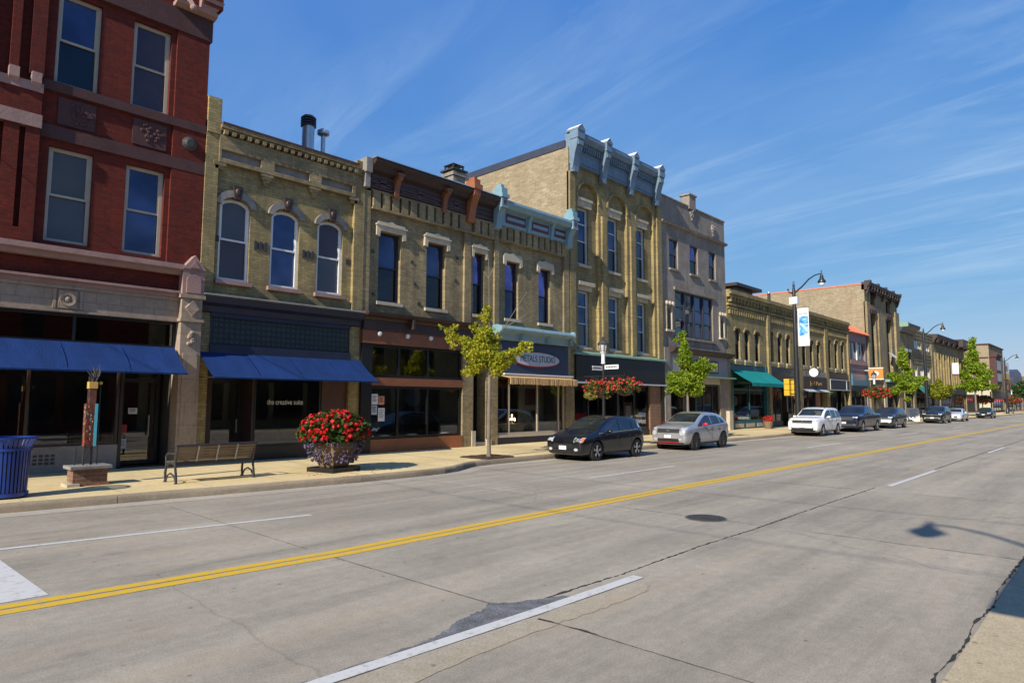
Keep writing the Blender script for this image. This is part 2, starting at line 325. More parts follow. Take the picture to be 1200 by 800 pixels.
def text(name, body, h, mat, parent, loc, rot=(math.pi/2, 0, 0), width=None, depth=.008, align='CENTER', shear=0):
    cu = bpy.data.curves.new(name, 'FONT'); cu.body = body; cu.size = 1; cu.extrude = 0; cu.align_x = align; cu.align_y = 'CENTER'; cu.shear = shear
    ob = bpy.data.objects.new(name, cu); COL.objects.link(ob)
    dg = bpy.context.evaluated_depsgraph_get(); me = bpy.data.meshes.new_from_object(ob.evaluated_get(dg)); COL.objects.unlink(ob); bpy.data.objects.remove(ob)
    xs = [v.co.x for v in me.vertices]; ys = [v.co.y for v in me.vertices]
    hh = (max(ys)-min(ys)) or 1; ww = (max(xs)-min(xs)) or 1
    k = h/hh; kx = (width/ww) if width else k
    for v in me.vertices: v.co.x *= kx; v.co.y *= k
    bm = bmesh.new(); bm.from_mesh(me); g = bmesh.ops.extrude_face_region(bm, geom=list(bm.faces))
    bmesh.ops.translate(bm, vec=(0, 0, depth), verts=[e for e in g['geom'] if isinstance(e, bmesh.types.BMVert)]); bm.to_mesh(me); bm.free()
    me.materials.clear(); me.materials.append(MATS[mat])
    o = bpy.data.objects.new(name, me); COL.objects.link(o); setpar(o, parent); o.location = loc; o.rotation_euler = rot
    return o
# ---------------------------------------------------------------- ground materials
def concrete(name, col, slab=None, streak=True, joint=None, var=.16, rough=.85, crack=True):
    m, t, b = newmat(name); L = t.links.new
    co = N(t, 'ShaderNodeTexCoord'); se = N(t, 'ShaderNodeSeparateXYZ'); L(co.outputs['Object'], se.inputs[0])
    a = N(t, 'ShaderNodeTexNoise', {'Scale': .35, 'Detail': 10, 'Roughness': .65, 'Distortion': .4}); L(co.outputs['Object'], a.inputs['Vector'])
    mpn = N(t, 'ShaderNodeMapping', {'Scale': (.12, 1.4, 1)}); L(co.outputs['Object'], mpn.inputs[0])
    s = N(t, 'ShaderNodeTexNoise', {'Scale': 1.1, 'Detail': 8, 'Roughness': .7}); L(mpn.outputs[0], s.inputs['Vector'])
    g = N(t, 'ShaderNodeTexNoise', {'Scale': 60., 'Detail': 4, 'Roughness': .8}); L(co.outputs['Object'], g.inputs['Vector'])
    g2 = N(t, 'ShaderNodeTexNoise', {'Scale': 7., 'Detail': 6, 'Roughness': .75}); L(co.outputs['Object'], g2.inputs['Vector'])
    def ramp(src, lo, hi, o0, o1):
        r = N(t, 'ShaderNodeMapRange', {1: lo, 2: hi, 3: o0, 4: o1}); L(src, r.inputs[0]); return r.outputs[0]
    fac = ramp(a.outputs['Fac'], .3, .7, 1-var, 1+var)
    def mul(p, q):
        k = N(t, 'ShaderNodeMath', operation='MULTIPLY'); L(p, k.inputs[0]); L(q, k.inputs[1]); return k.outputs[0]
    if streak: fac = mul(fac, ramp(s.outputs['Fac'], .3, .72, 1-var*1.7, 1+var*1.0))
    fac = mul(fac, ramp(g.outputs['Fac'], .3, .7, .66, 1.30)); fac = mul(fac, ramp(g2.outputs['Fac'], .3, .7, .86, 1.12))
    if slab:
        fx = N(t, 'ShaderNodeMath', {1: slab[0], 2: slab[1]}, operation='MULTIPLY_ADD'); L(se.outputs[0], fx.inputs[0]); fx1 = N(t, 'ShaderNodeMath', operation='FLOOR'); L(fx.outputs[0], fx1.inputs[0])
        fy = N(t, 'ShaderNodeMath', {1: slab[2], 2: slab[3]}, operation='MULTIPLY_ADD'); L(se.outputs[1], fy.inputs[0]); fy1 = N(t, 'ShaderNodeMath', operation='FLOOR'); L(fy.outputs[0], fy1.inputs[0])
        cbn = N(t, 'ShaderNodeCombineXYZ'); L(fx1.outputs[0], cbn.inputs[0]); L(fy1.outputs[0], cbn.inputs[1])
        w = N(t, 'ShaderNodeTexWhiteNoise'); L(cbn.outputs[0], w.inputs[0]); fac = mul(fac, ramp(w.outputs['Value'], 0, 1, .93, 1.06))
    if streak:                                                  # worn wheel tracks and oil drips along the lanes
        mt_ = N(t, 'ShaderNodeMapping', {'Scale': (.012, .9, 1)}); L(co.outputs['Object'], mt_.inputs[0])
        tk = N(t, 'ShaderNodeTexNoise', {'Scale': 1., 'Detail': 3, 'Roughness': .6}); L(mt_.outputs[0], tk.inputs['Vector']); fac = mul(fac, ramp(tk.outputs['Fac'], .34, .66, .86, 1.07))
        mo = N(t, 'ShaderNodeMapping', {'Scale': (.55, 1.1, 1)}); L(co.outputs['Object'], mo.inputs[0])
        vo = N(t, 'ShaderNodeTexVoronoi', {'Scale': .9, 'Randomness': 1.}); L(mo.outputs[0], vo.inputs['Vector']); vd = N(t, 'ShaderNodeMath', {1: .10}, operation='MULTIPLY'); L(g2.outputs['Fac'], vd.inputs[0])
        va = N(t, 'ShaderNodeMath', operation='ADD'); L(vo.outputs['Distance'], va.inputs[0]); L(vd.outputs[0], va.inputs[1]); fac = mul(fac, ramp(va.outputs[0], .07, .16, .80, 1.))
    # dark specks and small stains
    v = N(t, 'ShaderNodeTexVoronoi', {'Scale': 2.6, 'Randomness': 1.}); L(co.outputs['Object'], v.inputs['Vector'])
    fac = mul(fac, ramp(v.outputs['Distance'], .02, .075, .45, 1.))
    if crack:
        v2 = N(t, 'ShaderNodeTexVoronoi', {'Scale': .11, 'Randomness': 1.}, feature='DISTANCE_TO_EDGE')
        dn = N(t, 'ShaderNodeTexNoise', {'Scale': 1.5, 'Detail': 6}); L(co.outputs['Object'], dn.inputs['Vector'])
        am = N(t, 'ShaderNodeMixRGB', {0: .22}); L(co.outputs['Object'], am.inputs[1]); L(dn.outputs['Color'], am.inputs[2]); L(am.outputs[0], v2.inputs['Vector'])
        fac = mul(fac, ramp(v2.outputs['Distance'], .0006, .0015, .84, 1.))
    if joint:
        for ch, per, off in joint:
            q = N(t, 'ShaderNodeMath', {1: 1/per, 2: off}, operation='MULTIPLY_ADD'); L(se.outputs[ch], q.inputs[0]); fr = N(t, 'ShaderNodeMath', operation='FRACT'); L(q.outputs[0], fr.inputs[0])
            pp = N(t, 'ShaderNodeMath', {1: .5}, operation='SUBTRACT'); L(fr.outputs[0], pp.inputs[0]); ab = N(t, 'ShaderNodeMath', operation='ABSOLUTE'); L(pp.outputs[0], ab.inputs[0])
            fac = mul(fac, ramp(ab.outputs[0], .5-.009/per*1.6, .5-.004/per, 1., .55))
    cc = N(t, 'ShaderNodeMixRGB', {0: 1., 1: c4(col)}, blend_type='MULTIPLY'); k = N(t, 'ShaderNodeCombineXYZ'); [L(fac, k.inputs[i]) for i in range(3)]; L(k.outputs[0], cc.inputs[2])
    # warm rust tint in places
    wt = N(t, 'ShaderNodeMixRGB', {2: c4((col[0]*.95, col[1]*.80, col[2]*.60))}); r = ramp(s.outputs['Fac'], .52, .75, 0., .55); L(r, wt.inputs[0]); L(cc.outputs[0], wt.inputs[1])
    L(wt.outputs[0], b.inputs['Base Color']); b.inputs['Roughness'].default_value = rough; b.inputs['Specular IOR Level'].default_value = .3
    bp = N(t, 'ShaderNodeBump', {'Strength': .25, 'Distance': .01}); L(g.outputs['Fac'], bp.inputs['Height']); L(bp.outputs[0], b.inputs['Normal'])
    return m
concrete('road_concrete', (.375, .330, .258), slab=(1/5.7, -4.52/5.7+20, 1/3.35, -.30))
concrete('walk_concrete', (.68, .53, .275), slab=(1/1.55, 20.3, 1/1.55, 3.4), streak=False, joint=((0, 1.55, .3), (1, 1.55, .4)), crack=False)
concrete('near_walk', (.47, .385, .25), streak=False, var=.12)
concrete('gutter_concrete', (.44, .395, .32), var=.14, crack=False); concrete('kerb_concrete', (.33, .265, .18), var=.3, crack=False)
concrete('land', (.20, .19, .16), crack=False); concrete('patch_tan', (.40, .345, .255), var=.1, streak=False, crack=False)
simple('asphalt_patch', (.15, .15, .155), .95, .6, 5, 1.); simple('crack_fill', (.035, .033, .03), .95, .5, 14, .5); simple('joint_dark', (.10, .092, .08), .95, .4, 9)
def roadpaint(name, col):
    """road paint worn through to the concrete in flecks"""
    m, t, b = newmat(name); L = t.links.new; co = N(t, 'ShaderNodeTexCoord')
    a = N(t, 'ShaderNodeTexNoise', {'Scale': 9., 'Detail': 8, 'Roughness': .75}); L(co.outputs['Object'], a.inputs['Vector'])
    r = N(t, 'ShaderNodeMapRange', {1: .52, 2: .68, 3: 0., 4: .8}); L(a.outputs['Fac'], r.inputs[0])
    mx = N(t, 'ShaderNodeMixRGB', {1: c4(col), 2: (.30, .28, .25, 1)}); L(r.outputs[0], mx.inputs[0]); L(mx.outputs[0], b.inputs['Base Color']); b.inputs['Roughness'].default_value = .7
roadpaint('paint_white', (.58, .565, .53)); roadpaint('paint_yellow', (.66, .41, .025))

# ---------------------------------------------------------------- ground, road, kerb, pavement
struct(MB().quad((-1500, -1500, -.25), (3000, -1500, -.25), (3000, 2000, -.25), (-1500, 2000, -.25)).build('ground', 'land'))
KERB = [(-80, 14.0), (2, 14.0), (4, 13.80), (6.5, 13.52), (9, 13.33), (10.8, 13.30), (11.6, 13.36), (12.15, 13.52), (12.6, 13.76), (13.0, 13.99), (13.5, 14.18), (14.2, 14.27), (15.5, 14.3), (20, 14.35), (60, 14.4), (420, 14.4)]
mb = MB()
for (xa, ya), (xb, yb) in zip(KERB, KERB[1:]): mb.quad((xa, .9, 0), (xb, .9, 0), (xb, yb, 0), (xa, ya, 0))
struct(mb.build('road', 'road_concrete'))
mb = MB()
for (xa, ya), (xb, yb) in zip(KERB, KERB[1:]): mb.quad((xa, ya-.52, .004), (xb, yb-.52, .004), (xb, yb, .004), (xa, ya, .004))
struct(mb.build('gutter', 'gutter_concrete'))
# kerb with a rounded face, cut into lengths by open joints
KP = [(-.015, 0), (-.005, .09), (.012, .128), (.04, .147), (.16, .152), (.16, 0)]
fine = []
for (xa, ya), (xb, yb) in zip(KERB, KERB[1:]):
    n = max(1, int((xb-xa)/1.5)) if xa < 80 else 1
    fine += [(xa+(xb-xa)*i/n, ya+(yb-ya)*i/n) for i in range(n)]
fine.append(KERB[-1])
mb = MB()
for i, ((xa, ya), (xb, yb)) in enumerate(zip(fine, fine[1:])):
    g = .012 if i % 2 == 0 else 0
    wob = [random.uniform(-.012, .012) for _ in range(2)]
    v = [(xa, ya+p, q) for p, q in KP]+[(xb-g, yb+p, q) for p, q in KP]; n = len(KP)
    mb.add(v, [(k, k+1, k+1+n, k+n) for k in range(n-1)]+[tuple(range(n)), tuple(range(2*n-1, n-1, -1))])
struct(mb.build('kerb', 'kerb_concrete', smooth=True))
mb = MB()
for (xa, ya), (xb, yb) in zip(KERB, KERB[1:]): mb.quad((xa, ya+.155, .15), (xb, yb+.155, .15), (xb, 24, .15), (xa, 24, .15))
struct(mb.build('pavement', 'walk_concrete'))
struct(MB().quad((-80, -40, .004), (420, -40, .004), (420, 1.07, .004), (-80, 1.07, .004)).build('near_pavement', 'near_walk'))
# markings
def strip(mb, pts, w, z, jag=0):
    """a ribbon along a polyline, its edges broken when jag is given"""
    P = []
    for (xa, ya), (xb, yb) in zip(pts, pts[1:]):
        n = max(1, int(math.hypot(xb-xa, yb-ya)/(.06 if jag else 3)))
        P += [(xa+(xb-xa)*i/n, ya+(yb-ya)*i/n) for i in range(n)]
    P.append(pts[-1]); prev = None; wl = w
    for i, (x, y) in enumerate(P):
        a = P[max(i-1, 0)]; c = P[min(i+1, len(P)-1)]; d = Vector((c[0]-a[0], c[1]-a[1], 0)).normalized(); nrm = Vector((-d.y, d.x, 0))
        h1 = w/2+random.uniform(-jag, jag); h2 = w/2+random.uniform(-jag, jag)
        cur = (Vector((x, y, z))+nrm*max(h1, .001), Vector((x, y, z))-nrm*max(h2, .001))
        if prev: mb.quad(prev[1], cur[1], cur[0], prev[0])
        prev = cur
YL = [(-30, 7.62), (1.3, 7.60), (4.68, 7.38), (13.6, 7.51), (40, 7.5), (420, 7.5)]
mb = MB()
for s in (-.10, .10): strip(mb, [(x, y+s) for x, y in YL], .152, .004)
struct(mb.build('centre_line', 'paint_yellow'))
mb = MB()
strip(mb, [(-3, 10.98), (1.78, 10.66), (5.87, 10.15)], .11, .004)
strip(mb, [(13.47, 10.05), (17.77, 10.09)], .11, .004)
for k in range(14): strip(mb, [(29.1+15.6*k, 10.2), (33.5+15.6*k, 10.2)], .12, .004)
strip(mb, [(.3, 4.16), (2.47, 4.12), (4.6, 4.06), (6.32, 4.05)], .135, .008)
for k in range(16): strip(mb, [(17.0+14.0*k, 4.18), (21.9+14*k-.4*(k > 0), 4.18)], .125, .008)
struct(mb.build('lane_line', 'paint_white'))
struct(MB().add([(1.15, 7.86, .004), (1.72, 7.86, .004), (1.66, 10.15, .004), (1.1, 10.2, .004)], [(0, 1, 2, 3)]).build('stop_line', 'paint_white'))
# joints and repairs
mb = MB()
for k in range(24):
    x = 4.52+5.7*k
    strip(mb, [(x, 1.1), (x, 2.6), (x+.01, 3.62)], .012, .0045, .004)
    strip(mb, [(x, 4.45), (x-.02, 7.2)], .013 if k < 2 else .02, .0045, .004)
    strip(mb, [(x-.02, 7.85), (x, 10.1), (x+.02, 12.7)], .008, .0045, .004)
struct(mb.build('slab_joints', 'joint_dark'))
mb = MB(); strip(mb, [(5.0, 4.28), (6.3, 4.24), (8.2, 4.30), (10, 4.27), (13, 4.33), (16.5, 4.34)], .018, .0045, .016)
strip(mb, [(22.3, 4.28), (30, 4.30), (60, 4.3)], .03, .0045, .012)
strip(mb, [(4.5, 3.92), (4.54, 3.3)], .02, .0085, .012)
strip(mb, [(.5, 1.09), (4.6, 1.10), (5.6, 1.12), (6.3, 1.08), (7.0, 1.12), (7.7, 1.07), (8.4, 1.12), (12, 1.08), (40, 1.08)], .012, .0085, .016)
struct(mb.build('road_crack', 'crack_fill'))
def blob(pts, z, jag, n=7):
    P = []
    for (xa, ya), (xb, yb) in zip(pts, pts[1:]+pts[:1]):
        P += [(xa+(xb-xa)*i/n+random.uniform(-jag, jag), ya+(yb-ya)*i/n+random.uniform(-jag, jag), z) for i in range(n)]
    return MB().add(P, [tuple(range(len(P)))])
struct(blob([(1.2, 4.13), (2.3, 4.21), (3.0, 4.20), (3.47, 4.22), (3.69, 4.26), (4.03, 4.42), (4.3, 4.44), (4.54, 4.57), (4.66, 4.42), (5.09, 4.25), (5.25, 4.16), (5.2, 4.08), (4, 4.07)], .004, .02).build('asphalt_repair', 'asphalt_patch'))
struct(blob([(.8, 4.06), (2.4, 4.04), (4.4, 3.99), (5.9, 3.96), (6.15, 3.88), (6.1, 3.78), (5.9, 3.70), (5.2, 3.68), (4.6, 3.72), (3.7, 3.70), (2.4, 3.66), (.8, 3.7)], .004, .02).build('concrete_repair', 'patch_tan'))
mh = thing('manhole_cover', 'round dark iron manhole cover set in the near lane of the road', 'manhole cover', (10.22, 5.24, 0))
MB().lathe([(.0, .004), (.335, .004), (.335, .009), (.0, .009)], 0, 0, 28).build('rim', 'joint_dark', mh)
mb = MB().lathe([(0, .009), (.30, .009), (.30, .016), (0, .016)], 0, 0, 28)
for i in range(-3, 4):
    for j in range(-3, 4):
        if i*i+j*j < 10: mb.box(i*.072-.02, i*.072+.02, j*.072-.02, j*.072+.02, .016, .022)
mb.build('lid', 'iron', mh)

# ---------------------------------------------------------------- building helpers
F = 19.0
def arcpts(x0, x1, z1, r, n=10):
    cx, a = (x0+x1)/2, (x1-x0)/2
    return [(cx-a*math.cos(math.pi*k/n), z1-r+r*math.sin(math.pi*k/n)) for k in range(n+1)]
def wall(mb, x0, x1, z0, z1, y, ops=(), depth=.22, mi=0):
    """a wall face with openings, their reveals and the spandrels over arched ones; op = (x0,x1,z0,z1[,arch rise])"""
    xs = sorted({x0, x1, *[o[0] for o in ops], *[o[1] for o in ops]}); zs = sorted({z0, z1, *[o[2] for o in ops], *[o[3] for o in ops]})
    for xa, xb in zip(xs, xs[1:]):
        for za, zb in zip(zs, zs[1:]):
            cx, cz = (xa+xb)/2, (za+zb)/2
            if any(o[0] < cx < o[1] and o[2] < cz < o[3] for o in ops): continue
            mb.quad((xa, y, za), (xb, y, za), (xb, y, zb), (xa, y, zb), mi)
    for o in ops:
        a, b, c, d = o[:4]; r = o[4] if len(o) > 4 else 0; t = d-r; yb = y+depth
        mb.quad((a, y, c), (a, yb, c), (a, yb, t), (a, y, t), mi); mb.quad((b, y, c), (b, y, t), (b, yb, t), (b, yb, c), mi)
        mb.quad((a, y, c), (b, y, c), (b, yb, c), (a, yb, c), mi)
        if not r: mb.quad((a, y, d), (a, yb, d), (b, yb, d), (b, y, d), mi)
        else:
            P = arcpts(a, b, d, r)
            for (xa, za), (xb, zb) in zip(P, P[1:]):
                mb.quad((xa, y, za), (xb, y, zb), (xb, y, d), (xa, y, d), mi); mb.quad((xa, y, za), (xa, yb, za), (xb, yb, zb), (xb, y, zb), mi)
    return mb
def shell(parent, mat, x0, x1, ztop, depth=22, roofz=None, y=F, z0=.1, name='side_wall'):
    """side walls, back wall and flat roof behind a street front"""
    e = .006; rz = roofz or ztop-.45
    m = MB(); x0 += e; x1 -= e; y1 = y+depth; T = .3
    for xa, xb in ((x0, x0+T), (x1-T, x1)):
        m.box(xa, xb, y+.004, y1, z0, ztop)
    m.box(x0+T, x1-T, y1-T, y1, z0, ztop-.02)
    m.build(name, mat, parent)
    return MB().box(x0+T, x1-T, y+.25, y1-T, rz-.2, rz).build('roof', 'roofing', parent)
def ring(mb, x0, x1, z0, z1, y, w, r=0, d=.06, mi=0):
    """a window frame that follows an arched head"""
    def outl(a, b, c, e, rr): return [(a, c), (b, c)]+(arcpts(a, b, e, rr)[::-1] if rr else [(b, e), (a, e)])
    o = outl(x0, x1, z0, z1, r); i = outl(x0+w, x1-w, z0+w, z1-w, max(r-w*.4, .01) if r else 0); n = len(o)
    v = [(x, y, z) for x, z in o]+[(x, y, z) for x, z in i]+[(x, y+d, z) for x, z in i]+[(x, y+d, z) for x, z in o]
    f = []
    for k in range(n):
        k2 = (k+1) % n
        f += [(k, k2, n+k2, n+k), (n+k, n+k2, 2*n+k2, 2*n+k), (k, 3*n+k, 3*n+k2, k2)]
    mb.add(v, f, mi)
def window(parent, x0, x1, z0, z1, y=F, frame='white_paint', pane='pane_blue', low=None, w=.07, rail=.5, rise=0, inset=.12, mulls=(), trans=(), name='window', e=.003):
    """sash window: the frame mesh is the window, its panes are sub-parts"""
    m = MB(); yf = y+inset; x0 += e; x1 -= e; z0 += e; z1 -= e
    ring(m, x0, x1, z0, z1, yf, w, rise)
    if rail:
        zr = z0+(z1-z0)*rail; m.box(x0+w, x1-w, yf+.012, yf+.058, zr-.028, zr+.028)
        m.box(x0+w, x0+w+.03, yf+.02, yf+.055, zr+.028, z1-w-rise*.6); m.box(x1-w-.03, x1-w, yf+.02, yf+.055, zr+.028, z1-w-rise*.6)
    for q in mulls: m.box(q-.03, q+.03, yf+.008, yf+.056, z0+w, z1-w)
    for q in trans: m.box(x0+w, x1-w, yf+.006, yf+.054, q-.03, q+.03)
    o = m.build(name, frame, parent)
    yp = yf+.04; low = low or pane
    if rail:
        MB().quad((x0+.02, yp+.012, zr), (x1-.02, yp+.012, zr), (x1-.02, yp+.012, z1-.01), (x0+.02, yp+.012, z1-.01)).build('pane', pane, o)
        MB().quad((x0+.02, yp+.03, z0+.02), (x1-.02, yp+.03, z0+.02), (x1-.02, yp+.03, zr), (x0+.02, yp+.03, zr)).build('pane', low, o)
    else: MB().quad((x0+.02, yp+.012, z0+.01), (x1-.02, yp+.012, z0+.01), (x1-.02, yp+.012, z1-.01), (x0+.02, yp+.012, z1-.01)).build('pane', pane, o)
    return o
def sill(parent, x0, x1, z, mat, y=F, h=.12, p=.09, over=.08):
    return MB().box(x0-over, x1+over, y-p, y+.14, z-h, z-.002).build('sill', mat, parent)
def storefront(parent, x0, x1, z0, z1, y, frame, mulls=(), trans=(), w=.06, glass='shop_glass', name='shop_window', e=.004):
    m = MB(); x0 += e; x1 -= e; z0 += e; z1 -= e
    ring(m, x0, x1, z0, z1, y, w, 0, .09)
    for q in mulls: m.box(q-w/2, q+w/2, y+.004, y+.084, z0+w, z1-w)
    for q in trans: m.box(x0+w, x1-w, y+.008, y+.08, q-w/2, q+w/2)
    o = m.build(name, frame, parent)
    MB().quad((x0+.01, y+.045, z0+.01), (x1-.01, y+.045, z0+.01), (x1-.01, y+.045, z1-.01), (x0+.01, y+.045, z1-.01)).build('pane', glass, o)
    return o
def interior(parent, x0, x1, z1, y0, y1, wallm='interior', floorm='floor_wood', z0=.16, name='shop_interior'):
    m = MB(); m.quad((x0, y1, z0), (x1, y1, z0), (x1, y1, z1), (x0, y1, z1)); m.quad((x0, y0, z0), (x0, y1, z0), (x0, y1, z1), (x0, y0, z1))
    m.quad((x1, y0, z0), (x1, y0, z1), (x1, y1, z1), (x1, y1, z0)); m.quad((x0, y0, z1), (x0, y1, z1), (x1, y1, z1), (x1, y0, z1))
    m.quad((x0, y0, z0), (x1, y0, z0), (x1, y1, z0), (x0, y1, z0), 1)
    return m.build(name, [wallm, floorm], parent)
def awning(parent, x0, x1, zt, zb, yt, yb, mat, shift=0, val=.0, name='awning'):
    """sloped canvas with sewn seams, open triangular ends and a frame bar"""
    m = MB(); n = max(4, int((x1-x0)/1.2)); t = .012
    for k in range(n):
        for j in range(4):
            def P(u, v):
                sag = -.05*math.sin(math.pi*v)*(1+.3*math.sin(u*7)); x = x0+(x1-x0)*u+shift*v
                return (x, yt+(yb-yt)*v, zt+(zb-zt)*v+sag)
            u0, u1, v0, v1 = k/n, (k+1)/n, j/4, (j+1)/4
            a, b, c, d = P(u0, v0), P(u1, v0), P(u1, v1), P(u0, v1)
            m.quad(a, d, c, b); m.quad(*[(q[0], q[1]+.02, q[2]-t) for q in (a, b, c, d)])
        x = x0+(x1-x0)*k/n
        if k: m.bar((x, yt, zt+.001), (x+shift, yb, zb-.001), .012, .006)
    if val:
        m.box(x0+shift, x1+shift, yb-.012, yb, zb-val, zb)
    m.bar((x0+shift, yb+.02, zb-.015), (x1+shift, yb+.02, zb-.015), .035)
    o = m.build(name, mat, parent)
    fr = MB()
    for x in (x0+.03, x1-.03): fr.bar((x, yt, zb+.02), (x+shift, yb+.03, zb-.01), .03)
    fr.build('awning_frame', 'pole_black', o)
    return o
def building(name, label, x, cat='building', group=None, y=F):
    o = thing(name, label, cat, (x, y, .15), 0, group); WP[o.name] = Matrix.Translation((-x, -y, -.15)); return o
def cornice(parent, x0, x1, prof, mat, name='cornice'):
    return MB().profx([(F+y, z) for y, z in prof], x0, x1).build(name, mat, parent)
# ================================================================ red brick corner building
B = building('red_brick_building', 'tall dark red brick building with carved stone bands above a blue shop awning', 3.2, 'building')
m = MB()
RO = [(3.56, 4.52, 9.75, 12.14), (5.27, 6.22, 9.75, 12.14), (3.56, 4.52, 5.77, 8.14), (5.27, 6.22, 5.77, 8.14)]
wall(m, 3.32, 7.22, 4.9, 16.5, F, RO, .3)
m.box(6.35, 7.22, F-.07, F+.05, 5.6, 12.3)                       # flat corner pier
m.box(6.95, 7.5, F-.22, F+.5, 13.3, 16.5)                        # corbelled upper pier
m.box(-4, 3.32, F-.2, F+.3, 8.74, 9.3); m.box(-4, 3.32, F-.02, F+.3, 5.6, 8.42); m.box(-4, 3.32, F-.2, F-.02, 5.6, 5.95)
for xa, xb in ((-4, 2.50), (2.62, 2.92), (3.04, 3.32)): m.box(xa, xb, F-.2, F-.02, 5.95, 8.42)
m.box(-4, 3.32, F-.02, F+.3, 9.3, 16.5)
for xa, xb in ((2.0, 2.3), (2.64, 2.82), (3.03, 3.32)): m.box(xa, xb, F-.2, F-.02, 9.72, 16.5)
m.box(-4, 6.72, F-.05, F+.3, 4.88, 5.33)
m.build('wall', 'red_brick', B)
shell(B, 'red_brick', -4, 7.22, 16.5, 20)
m = MB(); m.box(3.33, 7.26, F-.1, F+.1, 9.50, 9.74); m.box(3.33, 7.25, F-.08, F+.1, 8.30, 8.63)
m.box(3.33, 7.28, F-.1, F+.1, 12.28, 12.92); m.build('stone_band', 'dark_stone', B)
m = MB(); m.box(-4, 3.34, F-.24, F, 8.42, 8.74); m.box(-4, 3.33, F-.23, F, 9.3, 9.52)
for x in (2.15, 2.73, 3.17): m.profx([(F-.30, 9.75), (F, 9.75), (F, 9.28), (F-.16, 9.32), (F-.30, 9.5)], x-.10, x+.10)
m.profx([(F-.34, 13.06), (F+.3, 13.06), (F+.3, 12.93), (F-.16, 12.93), (F-.3, 12.97)], 6.2, 7.32)
m.add([(6.9, F-.1, 13.06), (7.26, F-.1, 13.06), (7.26, F+.4, 13.06), (6.9, F+.4, 13.06), (6.9, F-.26, 13.5), (7.53, F-.26, 13.5), (7.53, F+.5, 13.5), (6.9, F+.5, 13.5)], [(0, 3, 2, 1), (4, 5, 6, 7), (0, 1, 5, 4), (1, 2, 6, 5), (2, 3, 7, 6), (3, 0, 4, 7)])
m.bar((6.45, F-.25, 13.3), (6.62, F-.33, 12.98), .12); m.ball((6.63, F-.33, 12.95), .1)
m.build('stone_corbel', 'pink_stone', B)
m = MB()                                                        # carved leaf panels between the floors
for xa, xb in ((3.68, 4.5), (5.36, 6.2)):
    m.box(xa, xb, F-.03, F+.02, 8.72, 9.42)
    for i in range(24):
        a = random.uniform(0, 6.28); r = random.uniform(.05, .3)
        m.ball(((xa+xb)/2+1.2*r*math.cos(a), F-.035, 9.07+r*math.sin(a)), (.055, .03, .05), 6, 4)
m.build('carved_panel', 'dark_stone', B)
m = MB().lathe([(0, -.10), (.10, -.10), (.15, -.06), (.2, -.03), (.2, 0)], 6.79, F-.07, 14, axis='y', cz=9.1).build('wall_anchor', 'iron', B)
for i, o in enumerate(RO):
    window(B, *o, frame='buff_paint', pane=('pane_blue', 'pane_rose', 'pane_curtain_reflect', 'pane_blue')[i], low=('pane_dark', 'pane_rose', 'pane_blind', 'pane_blue')[i], w=.085, inset=.12)
m = MB()
m.profx([(F-.36, 5.60), (F, 5.66), (F, 5.33), (F-.20, 5.33), (F-.24, 5.42), (F-.36, 5.47)], -4, 6.72)
m.profx([(F-.25, 4.88), (F, 4.90), (F, 4.70), (F-.12, 4.70), (F-.15, 4.80), (F-.25, 4.82)], -4, 6.72)
m.build('stone_ledge', 'pink_stone', B)
m = MB().box(-4, 6.72, F-.09, F+.3, 4.04, 4.70); m.box(-4, 6.72, F-.13, F-.05, 4.62, 4.695); m.box(-4, 6.72, F-.13, F-.05, 4.045, 4.10)
m.build('stone_frieze', 'terracotta', B)
m = MB().box(3.93, 4.32, F-.14, F-.05, 4.14, 4.58)
m.lathe([(.10, -.03), (.17, -.04), (.17, 0), (.1, 0)], 4.12, F-.14, 20, axis='y', cz=4.36); m.ball((4.12, F-.15, 4.36), (.07, .04, .07), 8, 6)
for x in (3.82, 4.38): m.box(x, x+.06, F-.13, F-.05, 4.14, 4.6)
m.build('medallion', 'terracotta', B)
m = MB().box(6.72, 7.26, F-.30, F+.3, .15, 4.72); m.box(6.80, 7.18, F-.325, F-.29, .9, 3.2)
m.box(6.68, 7.30, F-.36, F+.2, 4.05, 4.13); m.box(6.66, 7.32, F-.37, F+.2, 4.70, 4.80)
m.add([(6.99, F-.36, 4.22), (7.17, F-.36, 4.42), (6.99, F-.36, 4.64), (6.81, F-.36, 4.42), (6.99, F-.3, 4.2), (7.19, F-.3, 4.42), (6.99, F-.3, 4.66), (6.79, F-.3, 4.42)], [(3, 2, 1, 0), (0, 1, 5, 4), (1, 2, 6, 5), (2, 3, 7, 6), (3, 0, 4, 7)])
for i in range(6): m.ball((6.99+random.uniform(-.06, .06), F-.32, 3.75-i*.06), (.07, .05, .06), 6, 4)
m.build('pilaster', 'terracotta', B)
m = MB().box(6.70, 7.28, F-.34, F+.2, 4.80, 5.5)
m.profy([(6.68, 5.5), (7.30, 5.5), (6.99, 5.9)], F-.38, F+.1)
m.profy([(6.80, 4.84)]+[(7.18, 4.84)]+[(6.99+.19*math.cos(a), 5.18+.19*math.sin(a)) for a in (k*math.pi/10 for k in range(11))][:], F-.37, F-.33)
m.profy([(6.86, 5.54), (7.12, 5.54), (6.99, 5.74)], F-.40, F-.37)
m.build('pediment_cap', 'pink_stone', B)
storefront(B, -3.9, 6.72, 3.32, 4.04, F+.05, 'dark_paint', [-2, .2, 2.3, 4.34], glass='bronze_glass', name='transom_window')
interior(B, -3.9, 6.7, 4.0, F+.2, F+4, 'interior_dark', 'floor_wood', z0=.158)
storefront(B, -3.9, 5.45, .78, 3.3, F+.12, 'dark_brown', [-2.2, -.4, 1.5, 3.5])
m = MB().box(-3.9, 5.45, F+.08, F+.3, .15, .78); m.build('bulkhead', 'grey_stone', B)
m = MB()
